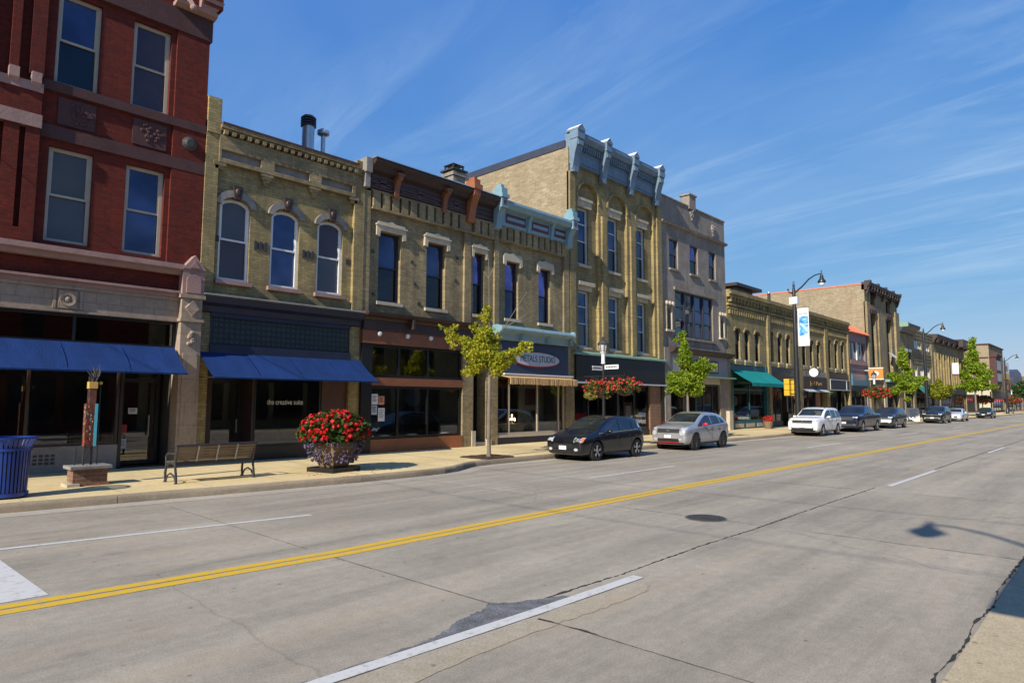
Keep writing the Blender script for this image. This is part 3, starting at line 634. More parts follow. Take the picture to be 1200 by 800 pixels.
for k in range(5):
    for j in range(3): m.box(3.55+k*.12, 3.63+k*.12, F+.07, F+.082, .36+j*.09, .42+j*.09)
m.build('vent_grille', 'iron', B)
d = storefront(B, 5.5, 6.62, .2, 3.3, F+.7, 'dark_paint', [], [2.45], .1, name='door')
MB().bar((6.35, F+.66, .95), (6.35, F+.66, 1.5), .03).build('handle', 'worn_metal', d)
MB().box(5.47, 5.55, F+.13, F+.7, .15, 3.3).build('door_jamb', 'dark_paint', B)
awning(B, -3.9, 6.66, 3.33, 2.60, F-.10, F-1.28, 'awning_blue', -.06)
m = MB(); m.add([(.8, F+.5, .85), (2.6, F+.5, .85), (2.6, F+.5, 1.0), (1.7, F+.5, 1.25), (.8, F+.5, 1.0), (.8, F+.56, .85), (2.6, F+.56, .85), (2.6, F+.56, 1.0), (1.7, F+.56, 1.25), (.8, F+.56, 1.0)], [(0, 1, 2, 3, 4), (9, 8, 7, 6, 5), (0, 5, 6, 1), (1, 6, 7, 2), (2, 7, 8, 3), (3, 8, 9, 4), (4, 9, 5, 0)])
m.build('window_display', 'pot_tan', B)
MB().tube([(1.0, F+.7, .2), (1.1, F+.8, 2.0)], .05, 8).build('window_display', 'ash_panel', B); MB().tube([(1.5, F+.7, .2), (1.6, F+.8, 2.0)], .05, 8).build('window_display', 'ash_panel', B)
for (x, z, w, h, mt, lab) in ((5.95, 1.62, .22, .16, 'paper', 'small white notice on the door behind the bench end'), (5.75, .75, .16, .26, 'paper', 'pale notice low on the red building door'), (5.76, 1.15, .14, .22, 'red_paint', 'small red notice on the red building door')):
    n_ = thing('window_notice', lab, 'notice', (x, F+.69, z), 0, 'notices on the red building door'); MB().box(-w/2, w/2, 0, .004, -h/2, h/2).build('sheet', mt, n_); q = MB(); [q.box(-w*.35, w*.3, -.003, 0, h*.25-k*h*.2, h*.25-k*h*.2+.015) for k in range(3)]; q.build('print', 'roof_metal', n_)
# ================================================================ cream brick shop, three arched windows
B = building('cream_brick_shop', 'two storey cream brick shop with three white arched windows, glass block strip and blue awning', 9.9, 'building')
CO = [(7.74, 8.66, 5.39, 7.82, .24), (9.32, 10.26, 5.39, 7.80, .24), (10.90, 11.84, 5.39, 7.80, .24)]
m = MB(); wall(m, 7.24, 12.6, 4.84, 9.0, F, CO, .24)
m.box(7.24, 7.60, F-.12, F+.2, 4.85, 9.95); m.box(12.2, 12.6, F-.12, F+.2, 4.85, 9.95)
m.box(7.24, 7.62, F-.16, F+.5, 9.6, 10.66); m.box(12.24, 12.62, F-.16, F+.4, 9.6, 10.12)
m.box(7.3, 7.6, F-.02, F+.25, .15, 4.4); m.box(12.2, 12.58, F-.02, F+.25, .15, 4.4)
m.build('wall', 'cream_brick', B); shell(B, 'cream_brick', 7.26, 12.6, 9.85, 22)
m = MB()                                                        # corbel table with sunk panels and pendants
m.box(7.60, 12.2, F-.02, F+.3, 8.9, 9.9)
m.box(7.6, 12.2, F-.16, F-.02, 9.19, 9.62); m.box(7.6, 12.2, F-.16, F-.02, 8.80, 8.93)
for xa, xb in ((7.6, 7.66), (8.86, 9.28), (10.48, 10.90), (12.08, 12.2)): m.box(xa, xb, F-.158, F-.02, 8.93, 9.19)
for x in (9.07, 10.69):
    for k, w in enumerate((.34, .25, .16, .08)): m.box(x-w/2-.03, x+w/2+.03, F-.15+k*.03, F, 8.80-.09*(k+1), 8.80-.09*k)
for x in (7.63, 12.17):
    for k, w in enumerate((.18, .12)): m.box(x-w, x+w, F-.15+k*.03, F, 8.80-.1*(k+1), 8.80-.1*k)
m.box(7.6, 12.24, F-.2, F-.02, 9.74, 9.80); m.box(7.6, 12.24, F-.28, F+.2, 9.80, 9.90)
k = 7.68
while k < 12.2: m.box(k, k+.11, F-.27, F-.02, 9.63, 9.74); k += .232
m.build('corbel_table', 'tan_brick', B)
for xa, xb in ((7.661, 8.859), (9.281, 10.479), (10.901, 12.079)): MB().box(xa, xb, F-.045, F-.015, 8.931, 9.189).build('sunk_panel', 'grey_stone', B)
MB().box(7.62, 12.24, F-.30, F+.35, 9.90, 9.96).build('coping', 'dark_stone', B)
m = MB()
for o in CO:                                                     # hood moulds
    cx = (o[0]+o[1])/2; a = .60; P = [(cx-a*math.cos(t), 7.62+.46*math.sin(t)) for t in (math.pi*k/14 for k in range(15))]
    Q = [(cx-(a-.17)*math.cos(t), 7.60+.27*math.sin(t)) for t in (math.pi*k/14 for k in range(15))]
    for i in range(14): m.add([(P[i][0], F-.10, P[i][1]), (P[i+1][0], F-.10, P[i+1][1]), (Q[i+1][0], F-.10, Q[i+1][1]), (Q[i][0], F-.10, Q[i][1])]+[(P[i][0], F, P[i][1]), (P[i+1][0], F, P[i+1][1]), (Q[i+1][0], F, Q[i+1][1]), (Q[i][0], F, Q[i][1])], [(0, 3, 2, 1), (0, 1, 5, 4), (2, 3, 7, 6), (0, 4, 7, 3), (1, 2, 6, 5)])
m.build('hood_mould', 'grey_stone', B)
m = MB()
for o in CO:
    cx = (o[0]+o[1])/2; m.profy([(cx-.09, 7.80), (cx+.09, 7.80), (cx+.14, 8.20), (cx-.14, 8.20)], F-.17, F); m.ball((cx, F-.17, 8.02), (.09, .05, .12), 8, 6)
m.build('keystone', 'dark_brown', B)
for i, o in enumerate(CO):
    window(B, *o[:4], rise=o[4], frame='white_paint', pane=('pane_blind', 'pane_blue', 'pane_rose')[i], low=('pane_rose', 'pane_blue', 'pane_blind')[i], w=.075, inset=.07)
    sill(B, o[0], o[1], 5.38, 'pink_stone', p=.12)
m = MB()
for x in (7.66, 9.0, 10.58, 12.07):
    m.box(x-.09, x+.09, F-.02, F, 6.48, 6.66)
    if 8 < x < 12:
        for q in (-.16, 0, .16): m.box(x+q-.04, x+q+.04, F-.03, F, 6.44, 6.70)
m.build('wall_vent', 'iron', B)
m = MB().profx([(F-.34, 4.84), (F, 4.90), (F, 4.42), (F-.1, 4.42), (F-.14, 4.58), (F-.28, 4.66)], 7.28, 12.57); m.box(7.6, 12.2, F-.06, F+.2, 4.29, 4.42); m.box(7.6, 12.2, F-.08, F+.2, 3.26, 3.50)
m.build('shop_cornice', 'navy_paint', B)
MB().tube([(7.28, F-.36, 4.87), (12.57, F-.36, 4.87)], .03, 6).build('conduit', 'grey_stone', B)
MB().box(7.6, 12.2, F+.02, F+.2, 3.5, 4.29).build('glass_block_strip', 'glass_block', B)
interior(B, 7.62, 12.18, 3.3, F+.2, F+4.5, 'interior', 'floor_wood', .158)
MB().box(9.05, 11.28, F+.06, F+.3, .15, .55).build('bulkhead', 'dark_paint', B)
MB().box(9.1, 11.25, F+.55, F+1.1, .5, .62).build('display_shelf', 'buff_paint', B)
wn_ = storefront(B, 9.03, 11.26, .55, 3.25, F+.10, 'dark_paint')
text('window_lettering', 'the creative suite', .16, 'sign_white', wn_, (10.06, F+.135, 1.86), width=1.18, depth=.002)
MB().box(11.28, 12.2, F+.08, F+.3, .15, 3.25).build('wood_panel', 'brown_paint', B)
d = storefront(B, 7.95, 8.98, .2, 3.25, F+.8, 'dark_paint', [], [2.5], .12, name='door'); MB().bar((8.82, F+.76, .95), (8.82, F+.76, 1.35), .03).build('handle', 'worn_metal', d)
m = MB().box(8.98, 9.05, F+.1, F+.82, .15, 3.25); m.box(7.6, 7.95, F+.5, F+.85, .15, 3.25); m.build('door_jamb', 'dark_brown', B)
awning(B, 7.33, 12.6, 3.27, 2.535, F-.06, F-1.28, 'awning_blue', -.06)
# ================================================================ brown cornice building
B = building('brown_cornice_building', 'two storey tan brick building with dark brown bracketed cornice above a rust coloured shopfront', 15.6, 'building')
BO = [(13.29, 14.25, 5.39, 7.88), (15.45, 16.38, 5.39, 7.88), (17.84, 18.47, 5.39, 7.88)]
m = MB(); wall(m, 12.6, 18.95, 4.78, 9.4, F, BO, .3)
m.box(17.3, 17.66, F-.1, F+.1, 4.85, 9.2); m.box(12.62, 12.86, F-.1, F+.1, 4.85, 9.2)
m.box(17.3, 17.86, F-.06, F+.25, .15, 4.85); m.box(18.72, 19.25, F-.06, F+.25, .15, 4.85)
k = 12.93
while k < 18.9:                                                  # brick corbels with dark slots between
    if not 17.15 < k < 17.66: m.box(k, k+.29, F-.17, F, 8.66, 9.22)
    k += .405
m.box(12.86, 18.9, F-.18, F, 9.2, 9.25); m.box(12.9, 18.9, F-.17, F, 8.58, 8.66)
m.build('wall', 'tan_brick', B); shell(B, 'tan_brick', 12.6, 18.95, 10.0, 24)
cornice(B, 12.72, 18.86, [(-.60, 10.22), (-.58, 10.12), (-.42, 10.03), (-.38, 9.90), (-.18, 9.84), (-.14, 9.255), (.2, 9.255), (.2, 10.26), (-.5, 10.26)], 'dark_brown')
m = MB()
for z in (9.32, 9.50, 9.70): m.box(12.8, 18.8, F-.20, F-.13, z, z+.05)
for a, b in ((12.95, 13.65), (14.1, 15.8), (16.3, 17.2)): m.box(a, b, F-.185, F-.13, 9.40, 9.47); m.box((a+b)/2-.12, (a+b)/2+.12, F-.2, F-.13, 9.38, 9.66)
m.build('cornice_moulding', 'brown_paint', B)
MB().box(12.70, 18.86, F-.62, F+.25, 10.26, 10.29).build('roof_edge', 'galvanised', B)
m = MB()
BP = [(-.50, 9.92), (-.50, 9.80), (-.36, 9.72), (-.28, 9.5), (-.26, 9.2), (-.20, 9.10), (-.1, 9.14), (-.1, 9.92)]
for x in (13.85, 16.12): m.profx([(F+y, z) for y, z in BP], x-.10, x+.10); m.box(x-.14, x+.14, F-.53, F-.1, 9.90, 9.98)
m.build('bracket', 'header_brown', B)
m = MB().profx([(F+y, z) for y, z in [(-.62, 10.26), (-.62, 10.05), (-.50, 9.9), (-.38, 9.6), (-.32, 9.3), (-.26, 9.0), (-.1, 9.0), (-.1, 10.26)]], 17.32, 17.66)
m.box(17.27, 17.71, F-.68, F-.05, 10.262, 10.46); m.box(17.33, 17.65, F-.6, F-.1, 10.46, 10.68); m.box(17.40, 17.58, F-.5, F-.2, 10.68, 10.78)
m.build('end_bracket', 'rust_paint', B)
m = MB().box(12.46, 12.70, F-.40, F+.3, 9.75, 10.25); m.box(12.5, 12.70, F-.28, F+.3, 9.25, 9.75); m.build('end_pier', 'grey_stone', B)
m = MB()
for a, b in ((13.29, 14.25), (15.45, 16.38), (17.84, 18.47)):   # eared lintels
    e = .12 if b > 18 else .16; cx = (a+b)/2
    m.profy([(a-e, 7.70), (a-.02, 7.66), (a-.0, 7.885), (b, 7.885), (b+.02, 7.66), (b+e, 7.70), (b+e, 8.08), (b+e*.5, 8.2), (cx+.18, 8.2), (cx, 8.27), (cx-.18, 8.2), (a-e*.5, 8.2), (a-e, 8.08)], F-.11, F+.02)
    m.box(a-e-.03, b+e+.03, F-.15, F, 8.06, 8.11)
m.build('lintel', 'cream_stone', B)
for i, o in enumerate(BO):
    window(B, *o, frame='navy_paint', pane=('pane_blue', 'pane_blue', 'pane_violet')[i], low='pane_dark', w=.08, inset=.16); sill(B, o[0], o[1], 5.38, 'cream_stone')
m = MB()
for x, z in ((14.75, 7.0), (16.9, 6.6), (13.05, 7.1), (14.9, 6.2), (17.0, 7.5), (13.1, 5.6), (15.1, 5.5)): m.box(x-.05, x+.05, F-.03, F, z-.05, z+.05)
m.build('wall_anchor', 'iron', B)
m = MB().profx([(F-.50, 4.93), (F, 5.02), (F, 4.66), (F-.2, 4.66), (F-.26, 4.76), (F-.46, 4.82)], 12.62, 17.7); m.box(12.62, 17.86, F-.22, F+.2, 4.34, 4.66)
m.box(14.5, 14.58, F-.5, F-.2, 4.45, 4.8); m.build('shop_cornice', 'dark_brown', B)
MB().box(12.62, 17.36, F-.16, F+.2, 3.88, 4.34).build('header_board', 'header_brown', B)
m = MB()
for x in (13.27, 14.48, 15.55): m.lathe([(0, -.1), (.07, -.09), (.09, -.04), (.05, 0)], x, F-.16, 12, axis='y', cz=4.22)
m.build('header_lamp', 'lantern_white', B)
m = MB().box(13.05, 17.28, F-.06, F+.2, 2.44, 2.72); m.build('shop_rail', 'header_brown', B)
m = MB().box(12.64, 13.06, F-.1, F+.2, .15, 3.88); m.build('side_panel', 'black_paint', B)
interior(B, 12.7, 17.28, 3.86, F+.2, F+3.6, 'interior', 'floor_wood', .158)
storefront(B, 13.06, 17.28, 2.72, 3.88, F+.02, 'black_paint', [14.29, 15.62], name='transom_window', w=.09)
storefront(B, 13.06, 17.28, .60, 2.44, F+.02, 'black_paint', [14.27, 15.62], w=.09)
MB().box(13.06, 17.28, F-.08, F+.2, .15, .60).build('bulkhead', 'rust_paint', B)
m = MB()
for x in (13.75, 14.95, 16.5): m.lathe([(.28, 0), (.5, .02), (.55, .1), (.5, .12), (.3, .08)], x, F+.55, 18, cz=.62)
m.box(13.1, 17.2, F+.15, F+1.1, .5, .61); m.build('window_display', 'ash_panel', B)
MB().lathe([(.0, 0), (.34, 0), (.36, .02), (0, .03)], 15.05, F+.12, 22, axis='y', cz=2.05).build('hanging_sign', 'slate_blue', B)
d = storefront(B, 17.92, 18.68, .30, 4.2, F+.55, 'black_paint', [], [2.6], .11, name='door'); MB().ball((18.02, F+.52, 1.15), .05).build('handle', 'worn_metal', d)
m = MB().box(17.86, 18.72, F, F+.8, .15, .30); m.box(17.78, 17.98, F-.1, F+.02, .15, .75); m.box(18.62, 18.86, F-.1, F+.02, .15, .4); m.build('door_step', 'cream_stone', B)
m = MB().box(17.86, 17.92, F+.1, F+.6, .3, 4.8); m.box(18.68, 18.72, F+.1, F+.6, .3, 4.8); m.box(17.92, 18.68, F+.5, F+.7, 4.2, 4.8); m.build('door_jamb', 'dark_brown', B)
for (x, z, w, h, mt, lab) in ((13.30, 1.97, .26, .36, 'paper', 'white notice taped highest on the left in the brown shop window'), (13.58, 1.93, .25, .30, 'paper_orange', 'orange topped notice taped in the brown shop window'), (13.29, 1.60, .24, .32, 'zinc_light', 'bluish notice taped low on the left in the brown shop window'), (13.59, 1.44, .28, .46, 'sign_white', 'tall white notice taped lowest in the brown shop window')):
    n_ = thing('window_notice', lab, 'notice', (x, F+.05, z), 0, 'notices taped in the brown shop window')
    MB().box(-w/2, w/2, 0, .004, -h/2, h/2).build('sheet', mt, n_)
    q = MB()
    for k in range(5): q.box(-w*.36, w*(.36-.1*(k % 3)), -.003, 0, h*.3-k*h*.13, h*.3-k*h*.13+.018)
    q.build('print', 'roof_metal', n_)
# ================================================================ ice blue cornice building
B = building('ice_blue_cornice_building', 'tan brick building with pale blue bracketed cornice over an oval METALS STUDIO sign', 21.5, 'building')
MO = [(19.70, 20.52, 5.40, 7.83), (21.86, 22.66, 5.40, 7.83)]
m = MB(); wall(m, 18.96, 24.03, 4.9, 9.4, F, MO, .28)
m.box(18.98, 19.25, F-.1, F+.1, 4.95, 9.2); m.box(23.55, 23.95, F-.1, F+.1, 4.95, 9.2); m.box(23.70, 24.03, F-.08, F+.25, .15, 4.9)
k = 19.32
while k < 23.45: m.box(k, k+.29, F-.17, F, 8.68, 9.22); k += .405
m.box(19.25, 23.55, F-.18, F, 9.2, 9.26); m.box(19.25, 23.55, F-.17, F, 8.60, 8.68)
m.build('wall', 'tan_brick', B); shell(B, 'tan_brick', 18.96, 24.03, 10.0, 22)
cornice(B, 19.1, 23.9, [(-.60, 10.23), (-.62, 10.12), (-.56, 10.0), (-.50, 9.92), (-.24, 9.88), (-.2, 9.265), (.2, 9.265), (.2, 10.27), (-.5, 10.27)], 'ice_blue')
m = MB()
for a, b in ((19.5, 20.75), (21.15, 22.3), (22.7, 23.5)): m.box(a, b, F-.235, F-.16, 9.40, 9.80)
m.build('frieze_panel', 'maroon_paint', B)
for a, b in ((19.5, 20.75), (21.15, 22.3), (22.7, 23.5)): MB().box(a+.08, b-.08, F-.245, F-.2, 9.53, 9.67).build('panel_inlay', 'ice_blue', B)
m = MB()
for x in (20.95, 22.5): m.profx([(F+y, z) for y, z in [(-.46, 9.92), (-.34, 9.76), (-.3, 9.4), (-.26, 9.22), (-.1, 9.22), (-.1, 9.92)]], x-.09, x+.09)
m.build('bracket', 'ice_blue', B)
m = MB()
for x in (19.0, 23.72):
    m.profx([(F+y, z) for y, z in [(-.66, 10.26), (-.66, 9.96), (-.56, 9.84), (-.40, 9.56), (-.36, 9.3), (-.32, 9.04), (-.24, 9.10), (-.18, 9.0), (-.1, 9.06), (-.1, 10.26)]], x-.17, x+.17)
    m.box(x-.22, x+.22, F-.72, F-.05, 10.27, 10.42); m.box(x-.17, x+.17, F-.64, F-.1, 10.42, 10.68); m.box(x-.09, x+.09, F-.52, F-.2, 10.68, 10.86); m.box(x-.19, x+.19, F-.68, F-.1, 9.86, 9.92)
m.build('end_bracket', 'ice_blue', B)
m = MB()
for x in (19.0, 23.72): m.box(x-.09, x+.09, F-.668, F-.6, 9.99, 10.17)
m.build('bracket_inset', 'maroon_paint', B)
m = MB()
for a, b in ((19.70, 20.52), (21.86, 22.66)):
    cx = (a+b)/2
    m.profy([(a-.17, 7.68), (a-.02, 7.62), (a, 7.835), (b, 7.835), (b+.02, 7.62), (b+.17, 7.68), (b+.17, 8.02), (b+.09, 8.14), (cx+.18, 8.14), (cx, 8.22), (cx-.18, 8.14), (a-.09, 8.14), (a-.17, 8.02)], F-.11, F+.02)
m.build('lintel', 'cream_stone', B)
for o in MO: window(B, *o, frame='navy_paint', pane='pane_violet', low='pane_blue', w=.075, inset=.15); sill(B, o[0], o[1], 5.39, 'cream_stone')
m = MB().profx([(F+y, z) for y, z in [(-.56, 4.97), (-.60, 4.88), (-.54, 4.80), (-.34, 4.70), (-.26, 4.44), (.1, 4.44), (.1, 5.05), (-.3, 5.05)]], 18.95, 23.75)
m.lathe([(0, -.14), (.12, -.12), (.17, 0), (.12, .12), (0, .14)], 23.70, F-.48, 12, axis='x', cz=4.92)
for x in (20.3, 22.0, 23.6): m.box(x, x+.14, F-.45, F-.2, 4.46, 4.72)
m.build('shop_cornice', 'ice_blue', B)
MB().box(19.28, 23.8, F-.12, F+.2, 3.08, 4.45).build('sign_board', 'slate_blue', B)
sg = MB()
P = [(21.55+1.52*math.cos(t), 3.73+.30*math.sin(t)) for t in (2*math.pi*k/40 for k in range(40))]
sg.profy(P, F-.19, F-.12); so = sg.build('oval_sign', 'zinc_light', B)
rg = MB(); Q = [(21.55+1.56*math.cos(t), 3.71+.335*math.sin(t)) for t in (2*math.pi*k/40 for k in range(40))]; rg.profy(Q, F-.165, F-.118); rg.build('sign_rim', 'red_paint', so)
text('sign_lettering', 'METALS STUDIO', .27, 'roof_metal', so, (21.62, F-.192, 3.74), width=2.3, depth=.006)
m = MB().box(19.5, 24.1, F-.2, F+.1, 3.02, 3.08); m.build('sign_ledge', 'sign_white', B)
m = MB(); x = 19.40
m.profx([(F-.06, 3.0), (F-.62, 2.88), (F-.62, 2.86), (F-.06, 2.97)], 19.40, 23.85)
while x < 23.84:
    w = .035; m.box(x, x+w*.85, F-.635-random.uniform(0, .02), F-.61, 2.64-random.uniform(0, .05), 2.885); x += w
m.build('fringed_awning', 'fringe', B)
interior(B, 19.3, 23.7, 3.0, F+.2, F+4.5, 'interior', 'floor_wood', .158)
storefront(B, 19.26, 23.70, .54, 3.06, F+.05, 'buff_paint', [20.04, 21.85, 23.3], w=.075)
MB().box(19.26, 23.7, F-.04, F+.2, .43, .54).build('sill', 'buff_paint', B); MB().box(19.26, 23.7, F+.02, F+.2, .15, .43).build('bulkhead', 'navy_paint', B)
m = MB().box(21.9, 23.6, F+1.2, F+1.3, .2, 2.8); m.box(19.4, 23.6, F+.4, F+1.1, .5, .95); m.build('display_partition', 'ash_panel', B)
m = MB().box(22.3, 23.2, F+1.15, F+1.19, 1.75, 2.5); m.box(22.45, 23.05, F+1.14, F+1.15, 1.85, 2.4, 1); m.box(22.7, 23.05, F+1.15, F+1.19, .98, 1.5); m.build('framed_picture', ['wood_dark', 'maroon_paint'], B)
m = MB()
for a, dz in ((0, .25), (1, .1), (2, .12), (3, .08), (4, .11), (5, .06), (6, .1)): m.ball((20.95+.13*math.cos(a)*(a > 0), F+.75+.13*math.sin(a)*(a > 0), 1.05+dz), (.032, .032, .055), 6, 4)
lp = thing('candle_lamp', 'small glowing candelabra lamp behind the glass under the fringed awning', 'lamp', (20.95, F+.75, .95))
m2 = MB().lathe([(0, 0), (.1, 0), (.1, .02), (.02, .04), (.02, .3), (0, .3)], 0, 0, 10).build('stand', 'gold_paint', lp)
WP[lp.name] = Matrix.Translation((-20.95, -(F+.75), -.95)); m.build('flame_bulb', 'warm_lamp', lp)
# ================================================================ tall building with zinc cornice
B = building('tall_brick_building', 'three storey tan brick building with blue grey bracketed cornice and round arched bays', 28.2, 'building')
TC = [25.56, 28.13, 30.78]; m = MB()
wall(m, 24.04, 32.36, 4.3, 14.0, F, [(c-.86, c+.86, 4.42, 12.62, .86) for c in TC], .16)
T3 = [(24.92, 25.80, 8.54, 11.38), (27.42, 28.36, 8.54, 11.38), (30.02, 30.96, 8.54, 11.38)]; T2 = [(24.94, 25.82, 4.52, 7.27), (27.42, 28.36, 4.52, 7.27), (30.04, 30.96, 4.52, 7.27)]
wall(m, 24.3, 32.1, 4.35, 12.7, F+.16, T3+T2, .26)
m.box(24.04, 24.45, F-.1, F+.1, 4.3, 12.9); m.box(31.9, 32.36, F-.1, F+.1, 4.3, 12.9)
for x in (26.84, 29.45): m.box(x-.2, x+.2, F-.1, F+.02, 4.3, 11.2)
m.box(24.04, 24.36, F-.04, F+.3, .15, 4.3)
m.build('wall', 'cream_brick', B)
m = MB(); m.box(24.04, 24.34, F+.005, 46, .1, 14.1); m.box(32.06, 32.36, F+.005, 46, .1, 14.1); m.box(24.34, 32.06, 45.7, 46, .1, 14.05); m.build('side_wall', 'side_brick', B)
MB().box(24.34, 32.06, F+.3, 45.7, 13.3, 13.5).build('roof', 'roofing', B)
m = MB(); m.box(24.0, 24.40, F+.2, 46.03, 14.10, 14.46); m.box(32.0, 32.40, F+.2, 46.03, 14.10, 14.46); m.box(24.4, 32, 45.65, 46.03, 14.1, 14.4); m.build('parapet_cap', 'roof_metal', B)
for c in TC:                                                    # archivolts and lintels
    m = MB(); P = arcpts(c-.98, c+.98, 12.74, .98, 16); Q = arcpts(c-.86, c+.86, 12.62, .86, 16)
    for i in range(16):
        m.add([(P[i][0], F-.05, P[i][1]), (P[i+1][0], F-.05, P[i+1][1]), (Q[i+1][0], F-.05, Q[i+1][1]), (Q[i][0], F-.05, Q[i][1]), (P[i][0], F+.01, P[i][1]), (P[i+1][0], F+.01, P[i+1][1]), (Q[i+1][0], F+.1, Q[i+1][1]), (Q[i][0], F+.1, Q[i][1])], [(0, 3, 2, 1), (0, 1, 5, 4), (2, 3, 7, 6), (0, 4, 7, 3), (1, 2, 6, 5)])
    m.build('arch_moulding', 'cream_brick', B)
m = MB()
for o in T3: m.box(o[0]-.13, o[1]+.13, F+.04, F+.2, 11.385, 11.8); m.box(o[0]-.17, o[1]+.17, F-.02, F+.2, 11.70, 11.83)
for o in T2: m.box(o[0]-.13, o[1]+.13, F+.06, F+.2, 7.275, 7.5); m.box(o[0]-.2, o[1]+.2, F-.08, F+.2, 7.5, 7.68)
m.build('lintel', 'cream_stone', B)
for i, o in enumerate(T3+T2):
    zt = o[2]+(o[3]-o[2])*.72
    window(B, *o, y=F+.16, frame='zinc_light', pane='pane_blue', low='pane_dark' if i < 3 else ('pane_curtain_reflect', 'pane_dark', 'pane_dark')[i-3], w=.10, rail=.42, trans=[zt], inset=.1)
    sill(B, o[0], o[1], o[2], 'cream_stone', y=F+.16, p=.14)
cornice(B, 24.1, 32.2, [(-.50, 14.74), (-.50, 14.62), (-.44, 14.50), (-.38, 14.40), (-.15, 14.36), (-.11, 13.34), (-.17, 13.27), (.25, 13.27), (.25, 14.78), (-.4, 14.78)], 'zinc_blue')
MB().profx([(F-.47, 14.78), (F+.3, 14.78), (F+.3, 14.86), (F-.40, 14.86)], 24.2, 32.1).build('cornice_cap', 'roof_metal', B)
m = MB(); k = 24.75
while k < 31.6:
    m.box(k, k+.075, F-.28, F-.13, 14.04, 14.28); k += .175
m.box(24.6, 31.9, F-.26, F-.1, 14.28, 14.36)
for a, b in ((24.75, 26.2), (27.0, 28.7), (29.5, 31.2)):
    m.box(a, b, F-.15, F-.1, 13.44, 13.48); m.box(a, b, F-.15, F-.1, 13.90, 13.94)
    for j in range(6): m.ball((a+.14+(b-a-.28)*j/5, F-.12, 13.69), (.09, .03, .13), 6, 4)
m.build('frieze_ornament', 'zinc_blue', B)
BR = [(-.54, 14.5), (-.56, 14.3), (-.50, 14.05), (-.38, 13.7), (-.30, 13.3), (-.24, 12.98), (-.1, 12.98), (-.1, 14.5)]
for i, x in enumerate((24.30, 26.62, 29.12, 31.72)):
    m = MB(); w = .24 if i in (0, 3) else .20
    m.profx([(F+y, z) for y, z in BR], x-w, x+w); m.box(x-w-.03, x+w+.03, F-.60, F-.1, 14.42, 14.80); m.box(x-w+.05, x+w-.05, F-.585, F-.5, 14.1, 14.3)
    m.profy([(x-w-.04, 14.80), (x+w+.04, 14.80), (x+w+.04, 14.88), (x, 15.10), (x-w-.04, 14.88)], F-.63, F+.1)
    for q in (-.12, 0, .12): m.box(x+q-.04, x+q+.04, F-.27, F-.2, 12.86, 13.2)
    m.box(x-w+.02, x+w-.02, F-.22, F-.05, 12.84, 13.2)
    o = m.build('cornice_bracket', 'zinc_blue', B)
    q = MB()
    for s in (-1, 1): q.add([(x, F-.64, 15.115), (x+s*(w+.05), F-.64, 14.89), (x+s*(w+.05), F+.12, 14.89), (x, F+.12, 15.115)], [(0, 1, 2, 3)])
    q.build('bracket_cap', 'sign_white', o)
m = MB().box(24.2, 32.4, F-.30, F+.1, 4.12, 4.20); m.profx([(F-.3, 4.2), (F+.05, 4.2), (F+.05, 4.32)], 24.2, 32.4); m.build('sign_canopy', 'copper_green', B)
MB().box(24.36, 32.36, F-.16, F+.2, 2.85, 4.12).build('sign_board', 'black_paint', B); MB().box(24.3, 32.38, F-.26, F+.1, 2.78, 2.85).build('sign_ledge', 'zinc_light', B)
interior(B, 24.5, 32.3, 2.8, F+.25, F+5, 'interior', 'floor_wood', .158)
storefront(B, 24.36, 26.9, .45, 2.78, F+.08, 'black_paint', [25.6], w=.09); storefront(B, 28.1, 31.0, .45, 2.78, F+.08, 'black_paint', [29.6], w=.09)
MB().box(24.36, 26.9, F+.04, F+.25, .15, .45).box(28.1, 31.0, F+.04, F+.25, .15, .45).build('bulkhead', 'black_paint', B)
d = storefront(B, 26.98, 28.02, .2, 2.78, F+.9, 'black_paint', [], [2.3], .1, name='door'); MB().bar((27.9, F+.86, .95), (27.9, F+.86, 1.4), .03).build('handle', 'worn_metal', d)
MB().box(26.9, 26.98, F+.08, F+.9, .15, 2.78).box(28.02, 28.1, F+.08, F+.9, .15, 2.78).build('door_jamb', 'black_paint', B)
MB().box(31.0, 32.1, F-.02, F+.3, .15, 2.78).build('brick_pier', 'old_red_brick', B)
MB().box(32.1, 32.36, F-.10, F+.3, .15, 2.78).build('corner_post', 'black_paint', B)
m = MB(); m.box(28.4, 30.9, F+.3, F+.9, .5, .75); m.box(29.1, 29.9, F+.4, F+.45, .9, 1.9, 1); m.box(29.25, 29.75, F+.38, F+.4, 1.1, 1.7, 2)
m.ball((28.75, F+.6, 1.5), (.26, .1, .45), 12, 8, 3); m.ball((30.45, F+.5, 1.15), (.28, .2, .4), 12, 8, 4); m.box(30.2, 30.75, F+.36, F+.4, .8, 1.1, 5); m.box(24.9, 25.9, F+.4, F+.5, .8, 1.4, 6)
m.build('window_display', ['wood_dark', 'rust_paint', 'sign_white', 'copper_green', 'signal_yellow', 'sign_white', 'red_paint'], B)
